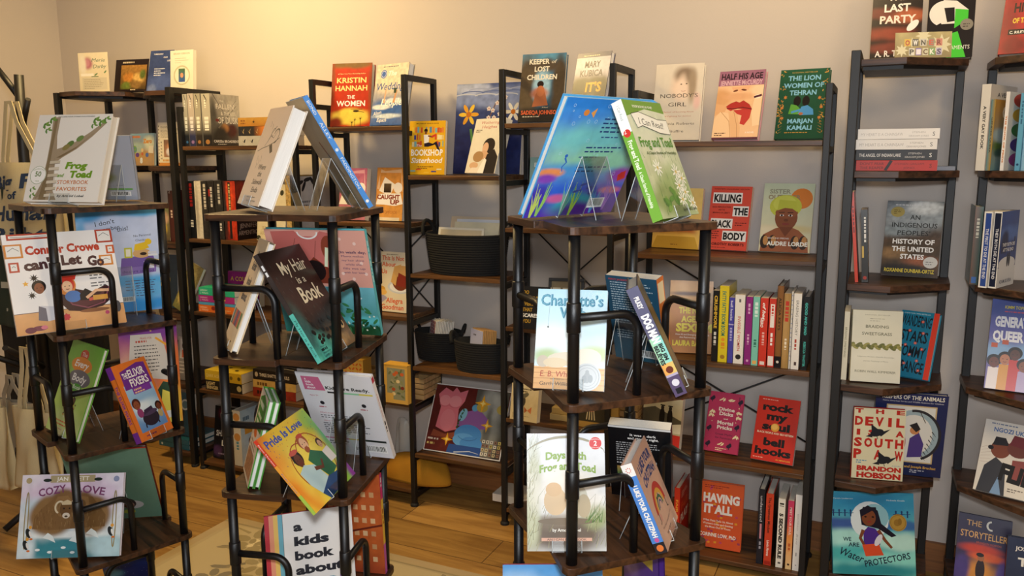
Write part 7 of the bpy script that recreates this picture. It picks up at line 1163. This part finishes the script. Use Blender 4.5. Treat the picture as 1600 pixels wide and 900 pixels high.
upright_book(HB, 'teal upright hardcover leaning left of the two navy-spined novels', GC, 1514, 1527, 323, 1.019, 2.72, .15, '2a4a48', spn('', W_, ('2f524e', '6a4a34'), extra=lambda f: (f.ln(.15, .3, .5, 1, .1, .35, 'c8c4b0', 4), f.r(.9, .2, .98, .8, '3a6ab0'))), lambda f: (f.bg('2a5450', '1f3c3c', [(.5, .9, .6, .1, '7a2a2a', .4)], .08)), lean=0)
for k, (a, b_, lab) in enumerate(((1528.5, 1541, 'navy-spined white paperback, left one of the two alike on the rightmost corner shelf'), (1544, 1556, 'navy-spined white paperback showing a night city cover, right one of the two alike'))):
    upright_book(PBK, lab, GC, a, b_, 331, 1.019, 2.66, .135, 'e0ddd6', (lambda f: (f.bg('e0ddd6'), f.r(.02, .2, .98, .9, '2f4a90'), f.t('THE FIRST TO DIE AT THE END', .55, .36, .36, 'e4e4e8', .66, b=.01))) if k == 0 else (lambda f: (f.bg('e0ddd6'), f.r(.02, .1, .98, .9, '1c2238'), f.t('THEY BOTH DIE AT THE END', .55, .34, .36, 'e4e4e8', .66, b=.01))),
        None if k == 0 else (lambda f: (f.bg('2f5098', '1c3070', [(.5, .7, .6, .1, '4a70b8', .5), (.3, .6, .2, .15, '182a5c', .3)], .06), f.r(0, 0, 1, .26, 'dcdcdc'), f.e(.5, .3, .3, .1, 'dcdcdc'), [f.r(x, .45, x+.06, .6+.05*((i*7) % 3), '14224a') for i, x in enumerate((.1, .2, .32, .7, .82))], f.e(.52, .36, .03, .1, '101830'), f.e(.62, .36, .03, .1, '101830'), f.t('THEY BOTH DIE', .52, .54, .045, 'f0f0f0', .7, b=.02), f.t('AT THE END', .52, .47, .045, 'f0f0f0', .6, b=.02), f.t('ADAM SILVERA', .5, .05, .05, '22305a', .7, b=.01))), hard=False, turn=25)
# framed picture behind the fence paperback, floral panel, art print
def panel(kind, label, cat, key, fr, fn, T=None, frame=None):
    x, y, z, yaw, lean, W, H, T0 = POSE[key]; T = T or T0; M = pose_matrix(x, y, z, yaw, lean); root = empty(kind, M=M); tag(root, label, cat)
    c = Col(); c.box(-W/2, 0, 0, W/2, T, H, fr); A = Art(W, H, .0045); fn(A); c.art(A, lambda xy, o: np.stack([xy[:, 0]-W/2, -o, xy[:, 1]], 1)); c.build('printed_panel', GLOSS, root)
    if frame:
        m = MB(); q = frame[1]
        for (a, b_, cc, d) in ((-W/2, 0, W/2, q), (-W/2, H-q, W/2, H), (-W/2, q, -W/2+q, H-q), (W/2-q, q, W/2, H-q)): m.box(a, -.006, b_, cc, -.0025, d)
        m.build('frame', mat(*frame[0]), root, .001)
    return root
panel('framed_picture', 'small dark picture frame with little cards, behind the plank fence paperback', 'picture frame', 'darkframe', '3a3024', lambda f: (f.bg('8a7a5a', '6a5a40', noise=.1), [f.r(x, y, x+.22, y+.16, 'd0c8b0') or f.ln(x+.03, y+.08, .16, 2, .05, .02, '6a5a40', 3) for x in (.12, .4, .66) for y in (.62, .38)]), .012, (('dark_frame_wood', '1c1712', .4), .012))
POSE['floral'] = (-1.396, 2.79, 1.334, 0, 8, .285, .345, .012)
def d(f):
    f.bg('3a4a80', '22284f', [(.5, .85, .7, .12, '7a88b0', .4), (.2, .95, .3, .06, 'a8b0c8', .4), (.8, .75, .3, .06, '8a94b8', .4), (.5, .3, .6, .25, '232a58', .6)], .2, 6)
    for k in range(9): f.arc(.15+.1*k, .86+.03*(k % 3), .14, .025, 10, 170, .012, ('b8bcc8', '5a6a9c', '98a0bc')[k % 3])
    for x, y, s in ((.2, .66, .09), (.86, .68, .08)):
        for k in range(6): f.e(x+s*.8*math.cos(k*1.05)*f.H/f.W, y+s*.8*math.sin(k*1.05), s*.6, s*.25, ('d89a2a', 'e0b83a')[k % 2] if x < .5 else ('e0dcd0', 'd0c8b8')[k % 2], rot=k*60)
        f.e(x, y, s*.35, s*.35, 'b86a1c')
    f.l([(.36, .45), (.3, .2), (.36, .0)], .03, '4a7a44'); f.l([(.24, .5), (.3, .25)], .03, '5a8a4a'); f.e(.42, .42, .04, .07, 'd8c04a', rot=20); f.e(.36, .3, .05, .07, 'd8b8a8', rot=-20); f.l([(.5, .6), (.6, .78), (.7, .84)], .014, '6a5048')
    for x, y in ((.5, .62), (.56, .7), (.62, .78), (.68, .74), (.74, .84), (.58, .62), (.66, .66), (.5, .72)): f.star(x, y, .03, 'd8ccc4', 5, .65); f.e(x, y, .008, .008, 'b06a60', n=8)
panel('painted_panel', 'dark blue painted panel with yellow and white flowers, behind the romance paperback', 'picture', 'floral', 'd8d4cc', d)
def d(f):
    f.bg('5a1f1a', '4a1a18', [(.12, .12, .2, .16, '6a2a22', .5)], .12); f.bg('5a5a52', '3a3a36', [(.5, .5, .35, .5, '8a8a80', .4), (.5, .8, .3, .2, 'a0a096', .5), (.5, .4, .1, .4, '6a6a62', .5)], .12, 5, 3, (.56, .02, .98, .98)); D = 'b85a68'
    f.p([(.1, .36), (.12, .66), (.06, .84), (.14, .95), (.24, .9), (.28, .97), (.34, .9), (.44, .95), (.42, .78), (.36, .66), (.38, .36), (.24, .3)], 'd0707c'); f.e(.16, .76, .09, .08, 'd88890'); f.e(.3, .76, .1, .085, 'd88890'); f.arc(.16, .72, .08, .05, 190, 340, .008, D); f.arc(.3, .72, .1, .055, 200, 350, .008, D); f.e(.24, .48, .12, .16, 'd47c86'); f.p([(.08, .32), (.24, .27), (.4, .33), (.4, .22), (.06, .22)], '8a4630')
    f.p([(.38, .42), (.44, .62), (.54, .66), (.58, .72), (.66, .66), (.76, .56), (.76, .42), (.6, .38)], '8a5a98'); f.e(.43, .58, .06, .1, '7ab0c8', rot=-20); f.e(.57, .7, .05, .05, '5a9ac0'); f.e(.54, .3, .22, .15, '4a8ac8'); f.e(.5, .22, .18, .1, '5f9fd8'); f.e(.6, .18, .18, .1, '4a8acc'); f.p([(.32, .14), (.74, .14), (.74, .0), (.3, .0)], '2f4f90'); f.arc(.54, .3, .16, .08, 200, 340, .008, '3a6aa8')
    for x in (.66, .92): f.e(x, .72, .09, .07, 'b09a4a')
    for x, y, r in ((.66, .78, .13), (.76, .47, .1), (.28, .2, .1)): f.star(x, y, r, 'e0a020', 4, .32); f.star(x, y, r*.4, 'f4d878', 4, .4)
    for k in range(6): f.e(.38+.01*k, .4+.05*k, .025, .012, '2f5a3a', rot=60*(-1)**k)
    f.ln(.03, .17, .18, 1, .03, .025, 'd8c8b8', 2); f.ln(.03, .1, .2, 1, .03, .03, 'd8c070', 4); R = random.Random(2)
    for r, n in ((.22, 5), (.16, 5), (.1, 5), (.04, 5)):
        for i in range(n): x = .74+.05*i; f.r(x, r, x+.036, r+.045, R.choice(['d8d0c0', 'b8a860', '8a6a58', 'c8b890'])); f.r(x+.012, r+.012, x+.024, r+.034, '3a2420')
    f.l([(.4, .03), (.6, .07), (.72, .05)], .012, 'd8dce4', .004)
    for a in ((0, 0, 1, .014), (0, .986, 1, 1), (0, 0, .01, 1), (.99, 0, 1, 1)): f.r(*a, 'dcdad6')
panel('art_print', 'white-edged art print of painted torsos with gold stars, low on the triple bookcase\'s middle column', 'picture', 'artprint', 'dcdad6', d)

# ------------------------------------------------------------------ baskets and what they hold
ROPE = mat('black_cotton_rope', '0e0e0e', .9, bump=.5, bscale=300)
def basket(label, x, y, z, rx, ry, h, handles, hr=.045):
    root = empty('rope_basket', (x, y, z), label, 'basket', 'black rope baskets'); n = int(h/.009); prof = [(0, .001), (.8, .001)]
    for i in range(n):
        s = .86+.14*(i/n)**.7; z0 = i*h/n
        for q in range(4): t = -math.pi/2+math.pi*q/3; prof.append((s+.018*math.cos(t), z0+(h/n)/2+(h/n)/2*math.sin(t)))
    prof += [(.95, h), (.82, .01), (0, .008)]
    v, f = lathe(prof, 40, rx, ry); MB().add(v, f, True).build('woven_body', ROPE, root)
    for ang in handles:
        a = rad(ang); dx, dy = -math.sin(a), math.cos(a); cx, cy = math.cos(a)*rx*.97, math.sin(a)*ry*.97; pts = []
        for k in range(13):
            t = math.pi*k/12; pts.append((cx+dx*hr*math.cos(t)+math.cos(a)*.012*math.sin(t), cy+dy*hr*math.cos(t)+math.sin(a)*.012*math.sin(t), h-.012+hr*1.25*math.sin(t)))
        MB().tube(pts, .007, 10).build('handle', ROPE, root)
    return root
bx = atY(729, 430, 2.75).x
basket('large oval black rope basket holding prints, middle column of the triple bookcase', bx, 2.755, .9545, .172, .116, .155, (180, 0))
lbx, rbx = atY(684, 570, 2.79).x+.007, atY(750, 580, 2.695).x
basket('small black rope basket with white greeting cards, left of the two on the lower shelf', lbx, 2.79, .5865, .106, .066, .118, (180, 20), .03)
basket('small black rope basket with kraft greeting cards, right of the two on the lower shelf', rbx, 2.695, .5865, .108, .064, .118, (185, 5), .03)
CARDW = mat('white_card_stock', 'dcd8d0', .6); KRAFT = mat('kraft_envelope', 'b08a58', .75, var=.06, vscale=30)
def card(kind, label, cat, group, M, w, h, t, c, fn=None):
    k = Col(); k.box(-w/2, 0, 0, w/2, t, h, c)
    if fn: A = Art(w, h, .005); fn(A); k.art(A, lambda xy, o: np.stack([xy[:, 0]-w/2, -o, xy[:, 1]], 1))
    o = k.build(kind, MATTE); o.matrix_world = M; return tag(o, label, cat, group)
for i in range(12):
    M = Matrix.Translation((lbx-.04+.0068*i, 2.787+.0006*i, .5982)) @ Matrix.Rotation(rad(-42), 4, 'Z') @ Matrix.Rotation(rad(-7), 4, 'X')
    card('greeting_card', 'greeting card with a red checked picture, foremost in the left small basket' if i == 0 else 'white-enveloped greeting card filed in the left small basket', 'greeting card', 'cards in the left small basket', M, .07, .146+.002*(i % 3), .003, 'dedad2', (lambda f: (f.bg('dcd4cc'), [f.r(.06+.11*a, .45+.09*b_, .15+.11*a, .53+.09*b_, ('9a2a3a', 'c88a98', '5a2230')[(a+b_) % 3]) for a in range(8) for b_ in range(6)])) if i == 0 else None)
for i in range(9):
    M = Matrix.Translation((rbx-.02+.0068*i, 2.686+.001*i, .5982)) @ Matrix.Rotation(rad(-30), 4, 'Z') @ Matrix.Rotation(rad(-5), 4, 'X')
    card('greeting_card', 'greeting card with a pale lilac front and small words, foremost in the right small basket' if i == 0 else 'kraft greeting card filed in the right small basket', 'greeting card', 'cards in the right small basket', M, .08, .146+.004*(i > 0), .003, 'b08a58' if i else 'cfd0dc', (lambda f: (f.bg('a8aac8', 'c8c8d8'), f.ln(.25, .84, .5, 1, .08, .045, '4a4a5a', 3))) if i == 0 else None)
for i, (dx, dy, zz, w, h, lean, c, fn, lab) in enumerate((
  (.0, .032, .9665, .22, .205, 14, 'b8a68c', lambda f: (f.bg('c0ae96'), f.r(.12, .35, .98, .95, 'ccd0d8'), [f.e(x, .72, .1, .1, '5a74b8') or f.e(x, .72, .07, .07, 'b8c4e0') for x in (.35, .55)], f.e(.85, .62, .08, .05, '4a64b0'), f.e(.2, .82, .04, .05, '3a5ab8')), 'sleeved print with blue drawings, rear one in the large oval basket'),
  (.02, .008, .9665, .195, .185, 13, 'c8c0a4', lambda f: (f.bg('d0c8ac', noise=.03), [f.l([(x, .3), (x+.03, .7), (x+.06, .4)], .03, 'a08a3a', .004) for x in (.2, .35)], [f.l([(.6+.1*math.cos(a), .5+.12*math.sin(a)), (.6+.16*math.cos(a), .5+.24*math.sin(a))], .012, 'a08a44', .003) for a in [k*.5 for k in range(13)]], [f.l([(.86, .3+.06*k), (.95, .4+.06*k)], .01, 'a08a44', .002) for k in range(7)]), 'cream print with golden plants, middle one in the large oval basket'),
  (-.03, -.026, .9665, .2, .165, 14, 'd8d0bc', lambda f: (f.bg('e0d8c4'), f.r(.05, .05, .95, .95, 'c8b898')), 'white-edged print barely showing at the front of the large oval basket'))):
    card('art_print', lab, 'print', 'prints in the large basket', Matrix.Translation((bx+dx, 2.755+dy, zz)) @ Matrix.Rotation(rad(-lean), 4, 'X'), w, h, .003, c, fn)

# ------------------------------------------------------------------ boxes, crates, bag
def gift_box(label, key, c, fn):
    x, y, z, yaw, lean, W, H, T = POSE[key]; root = empty('gift_box', M=pose_matrix(x, y, z, yaw, 0)); tag(root, label, 'box', 'boxed puzzles')
    k = Col(); k.box(-W/2, 0, 0, W/2, T, H, c); A = Art(W, H, .004); fn(A); k.art(A, lambda xy, o: np.stack([xy[:, 0]-W/2, -o, xy[:, 1]], 1)); k.build('printed_carton', MATTE, root)
    MB().box(-W/2-.0008, -.0012, H*.985, W/2+.0008, T+.0012, H+.002).build('lid', mat('yellow_carton', 'd0a03c', .6), root); return root
def leafy(bgc, fr, seed):
    def d(f):
        f.bg(fr); f.r(.14, .1, .9, .92, bgc); R = random.Random(seed)
        for i in range(22): f.e(R.uniform(.22, .82), R.uniform(.16, .86), .06, .028, R.choice(['6a7044', '8a8a5a', '54603c', 'a09a70']), rot=R.uniform(0, 180))
        for i in range(7): f.e(R.uniform(.25, .8), R.uniform(.2, .84), .055, .045, R.choice(['a84a22', 'c07a2c', '7a3020', 'c8602c', 'e0c890']))
        f.r(.14, .08, .4, .26, fr)
    return d
gift_box('yellow box with a botanical picture of fruit, front of the triple bookcase\'s left column', 'botanbox', 'd8a848', leafy('8a8a6a', 'd0a44c', 3))
POSE['patternbox'] = (xAt(553, 2.7, .43), 2.70, .4308, 0, 0, .1, .135, .06, ); POSE['mushbox'] = (xAt(930, 2.66, .43), 2.66, .4308, 0, 0, .17, .15, .05)
gift_box('yellow box with an orange leaf pattern, behind the rainbow tower shelf', 'patternbox', 'c8a048', lambda f: (f.bg('c8a452'), [f.e(.15+.18*i, .15+.14*j, .06, .03, 'c0602a', rot=45*(-1)**(i+j)) for i in range(5) for j in range(6)]))
gift_box('yellow box with red mushrooms, right column of the triple bookcase', 'mushbox', 'b8924a', lambda f: (f.bg('b8924a'), f.r(.05, .15, .72, .98, '3a3424'), f.e(.25, .75, .16, .12, 'a8341c'), f.e(.5, .68, .16, .13, 'b83c20'), f.e(.4, .5, .13, .1, '9a2c18'), [f.l([(.3+.06*k, .2), (.34+.04*k, .5)], .03, 'd8c8a0', .02) for k in range(4)], f.ln(.76, .3, .18, 3, .08, .03, '6a5020', 3)))
CRATE = wood_mat('pale_pine', '9a7a4c', 'c0a070', .6)
def crate(label, px, py, Y, z, w, d_, n, h):
    x = xAt(px, Y, z); root = empty('wooden_crate', (x, Y, z), label, 'crate', 'pale slatted wooden crates')
    for i in range(n):
        z0 = .002+i*h/n
        for (a, b_, c, e) in ((-w/2, 0, w/2, .008), (-w/2, d_-.008, w/2, d_), (-w/2, .008, -w/2+.008, d_-.008), (w/2-.008, .008, w/2, d_-.008)): MB().box(a, b_, z0, c, e, z0+h/n-.004).build('slat', CRATE, root, .001)
    MB().box(-w/2+.008, .008, .002, w/2-.008, d_-.008, .01).build('base', CRATE, root); return root
crate('pale slatted crate behind the botanical box, left column of the triple bookcase', 644, 625, 2.70, .43, .11, .14, 4, .09)
crate('pale slatted crate behind the orange leaf box, left column of the triple bookcase', 566, 625, 2.76, .43, .1, .08, 4, .08)
crate('pale slatted crate beside the mushroom box, right column of the triple bookcase', 972, 660, 2.68, .43, .11, .12, 4, .1)
z = .43
for k in range(2):
    k_ = Col(); k_.box(-.075, 0, 0, .075, .1, .022, ('c8b078', 'b89c60')[k]); o = k_.build('flat_box', MATTE); o.location = (xAt(890, 2.7, .43)+.006*k, 2.69+.004*k, z+.001+k*.024); tag(o, ('lower one of two flat straw-coloured boxes beside the butterfly journal', 'upper one of two flat straw-coloured boxes beside the butterfly journal')[k], 'box', 'flat straw boxes')
def blob(name, label, cat, loc, rx, ry, h, m, seed, amp=.12, n=40, k=14):
    v = []; f = []; R = random.Random(seed); ph = [R.uniform(0, 6) for _ in range(6)]
    for i in range(k+1):
        t = math.pi/2*i/k
        for j in range(n):
            a = 2*math.pi*j/n; q = 1+amp*(math.sin(2*a+ph[0])+.6*math.sin(3*a+ph[1]+t*2)+.4*math.sin(5*a+ph[2]-t*3)); v.append((rx*q*math.cos(a)*math.cos(t)**.6, ry*q*math.sin(a)*math.cos(t)**.6, h*math.sin(t)*(1+.3*amp*math.sin(4*a+ph[3]+3*t)*math.cos(t))))
    for i in range(k):
        for j in range(n): f.append((i*n+j, i*n+(j+1) % n, (i+1)*n+(j+1) % n, (i+1)*n+j))
    f.append(tuple(range(n))[::-1])
    o = MB().add(v, f, True).build(name, m); o.location = loc; return tag(o, label, cat)
MUST = mat('mustard_felt', 'b07a14', .9, bump=.4, bscale=250, var=.08, vscale=12)
pY = atZ(630, 758, .07)
blob('felt_bag', 'crumpled mustard yellow felt bag lying on the triple bookcase\'s bottom left shelf', 'bag', (pY.x+.02, 2.755, .0705), .14, .085, .105, MUST, 3, .1)
def film():
    m = bpy.data.materials.new('clear_film'); m.use_nodes = True; nt = m.node_tree; b = nt.nodes['Principled BSDF']; b.inputs['Base Color'].default_value = (.8, .78, .72, 1); b.inputs['Roughness'].default_value = .25; b.inputs['Alpha'].default_value = .45; return m
blob('plastic_pouch', 'crumpled clear plastic pouch standing behind the mustard felt bag', 'bag', (atY(632, 735, 2.88).x-.01, 2.895, .0005), .05, .02, .27, film(), 5, .25, 24, 8)
k_ = Col(); k_.box(-.05, 0, 0, .05, .1, .02, 'd0c088'); o = k_.build('folded_paper', MATTE); o.location = (xAt(585, 2.64, .07)-.03, 2.65, .0705); tag(o, 'cream folded paper at the left end of the mustard felt bag', 'paper')
# right column, bottom: pale papers
k_ = Col(); k_.box(-.1, 0, 0, .1, .12, .03, 'cfc8ba'); o = k_.build('paper_stack', MATTE); o.location = (xAt(806, 2.68, .07), 2.68, .0705); tag(o, 'low pale stack of papers on the triple bookcase\'s bottom right shelf', 'papers')

# ------------------------------------------------------------------ coat tree and tote bags at the far left
BLACKW = mat('black_stained_wood', '0f0d0d', .5, bump=.15, bscale=40)
TX, TY = -2.885, 2.0
root = empty('coat_tree', (TX, TY, 0), 'black branching coat tree hung with tote bags, at the left edge of the photo', 'coat rack')
MB().tube([(-.03, 0, 0), (-.03, 0, 1.2), (-.028, 0, 1.45), (-.012, 0, 1.7)], [.022, .02, .018, .016], 12).build('trunk', BLACKW, root)
for pts in ([(-.02, 0, 1.62), (-.15, -.0, 1.75)], [(-.028, 0, 1.5), (.055, -.02, 1.61)], [(-.03, 0, 1.18), (-.16, -.04, 1.3)], [(-.03, 0, .6), (.12, -.24, .745)], [(-.03, 0, .58), (-.2, -.24, .735)]): MB().tube(pts, [.012, .01], 10).build('branch', BLACKW, root)
for k in range(3): a = rad(120*k+20); MB().tube([(-.03, 0, .12), (-.03+.2*math.cos(a), .2*math.sin(a), .012)], [.015, .012], 10).build('foot', BLACKW, root)
CANVAS = mat('natural_canvas', 'cdbd92', .95, bump=.4, bscale=500, var=.05, vscale=10); CANVASG = mat('grey_canvas', 'a89c86', .95, bump=.4, bscale=500, var=.05); BLACKC = mat('black_canvas', '0e0d0d', .95, bump=.3, bscale=500); GREENC = mat('dark_green_canvas', '2c3628', .95, bump=.3, bscale=500)
def tote(label, x, y, ztop, w, h, yaw, m, strap_top, fn=None, dep=.05, strap_w=.11, seed=1, sx=0.):
    root = empty('tote_bag', (x, y, ztop-h), label, 'tote bag', 'tote bags on the coat tree'); root.rotation_euler.z = rad(yaw); R = random.Random(seed); p = [R.uniform(0, 6) for _ in range(4)]
    nx, nz = 18, 20; fy = lambda u, v: -dep*(.25+.75*math.sin(math.pi*min(.98, max(.02, u)))**.6)*(.35+.65*(1-v)**.7)-.006*math.sin(9*u+4*v+p[0])-.004*math.sin(17*u-6*v+p[1])
    vs = []; fs = []
    for s in (1, -.6):
        for j in range(nz+1):
            for i in range(nx+1): u, v = i/nx, j/nz; vs.append(((u-.5)*w*(1-.03*math.sin(3*v+p[2])), fy(u, v)*s, v*h-.012*(1-v)*math.sin(math.pi*u)*0))
    N = (nx+1)*(nz+1)
    for q in (0, N):
        for j in range(nz):
            for i in range(nx): a = q+j*(nx+1)+i; fs.append((a, a+1, a+nx+2, a+nx+1) if q == 0 else (a, a+nx+1, a+nx+2, a+1))
    for j in range(nz):
        for i in (0, nx): a = j*(nx+1)+i; fs.append((a, a+nx+1, N+a+nx+1, N+a))
    for i in range(nx): fs.append((i, N+i, N+i+1, i+1))
    MB().add(vs, fs, True).build('canvas_body', m, root)
    for s in (-1, 1):
        yy = -.012 if s < 0 else .006; L = strap_top-(ztop-h); pts = [(-strap_w, yy, h-.05), (-strap_w*.95, yy, h+.02), (-strap_w*.35+sx, yy*1.2, h+(L-h)*.65), (-.012+sx, yy*1.4, L-.006), (.012+sx, yy*1.4, L-.006), (strap_w*.35+sx, yy*1.2, h+(L-h)*.65), (strap_w*.95, yy, h+.02), (strap_w, yy, h-.05)]
        vv = []; ff = []
        for i, q in enumerate(pts):
            d = Vector(pts[min(i+1, 7)])-Vector(pts[max(i-1, 0)]); nrm = Vector((-d.z, 0, d.x)).normalized()*.0095
            for e in (-.0012, .0012): vv += [(q[0]+nrm.x, q[1]+e, q[2]+nrm.z), (q[0]-nrm.x, q[1]+e, q[2]-nrm.z)]
        for i in range(7): a = 4*i; ff += [(a, a+1, a+5, a+4), (a+2, a+6, a+7, a+3), (a, a+4, a+6, a+2), (a+1, a+3, a+7, a+5)]
        MB().add(vv, ff, False).build('strap', m, root)
    if fn:
        A = Art(w, h, .01); fn(A); c = Col()
        c.art(A, lambda xy, o: np.stack([xy[:, 0]-w/2, np.array([fy(a/w, min(1, b_/h)) for a, b_ in xy])-.0015-o, xy[:, 1]], 1)); c.build('printed_lettering', print_mat('tote_ink', .9) if 'tote_ink' not in bpy.data.materials else bpy.data.materials['tote_ink'], root)
    return root
INK = '2a3c58'
tote('cream canvas tote with navy script lettering, hanging from the coat tree\'s upper branch', -2.815, 1.925, 1.385, .40, .30, 0, CANVAS, 1.60, lambda f: [f.t(s, x, y, h, INK, w_, b=.03, sh=.15, r=3) for s, x, y, h, w_ in (('Big Fan', .5, .7, .17, .84), ('of', .42, .57, .09, .14), ('Human', .5, .32, .18, .86), ('Rights', .52, .05, .19, .86))], strap_w=.09, sx=-.02, dep=.035)
tote('dark green tote with pale label blocks, mostly hidden behind the armchair picture book', -2.96, 1.93, 1.07, .3, .29, 0, GREENC, 1.30, lambda f: (f.r(.5, .5, .9, .58, 'b0ac98'), f.r(.3, .36, .95, .43, '9a9684'), f.r(.55, .2, .8, .24, 'a8a490'), f.r(.1, .75, .95, .82, '4a5238')), seed=3, dep=.035, strap_w=.05, sx=.05)
tote('wide black canvas tote hanging low on the coat tree', -2.99, 2.10, .90, .60, .78, 0, BLACKC, 1.12, seed=4, sx=.06, dep=.04)
tote('cream canvas tote, lowest at the photo\'s left edge', xAt(-12, 1.74, .4), 1.74, .535, .20, .30, 0, CANVAS, .76, seed=5, strap_w=.05, sx=.02, dep=.04)
tote('greyish canvas tote with a small dark print, between the two low cream totes', xAt(30, 1.84, .4), 1.84, .52, .20, .28, 0, CANVASG, .62, lambda f: (f.r(.5, .12, .78, .38, '2c2a2a'), f.r(.56, .16, .72, .34, '6a6258'), f.l([(.46, .04), (.7, .1), (.8, .03)], .02, '2c2a2a')), seed=6, strap_w=.05, sx=.0, dep=.035)
tote('cream canvas tote hanging low behind the green picture book', xAt(60, 1.75, .4), 1.75, .545, .22, .29, 0, CANVAS, .77, seed=7, strap_w=.06, sx=.0, dep=.04)
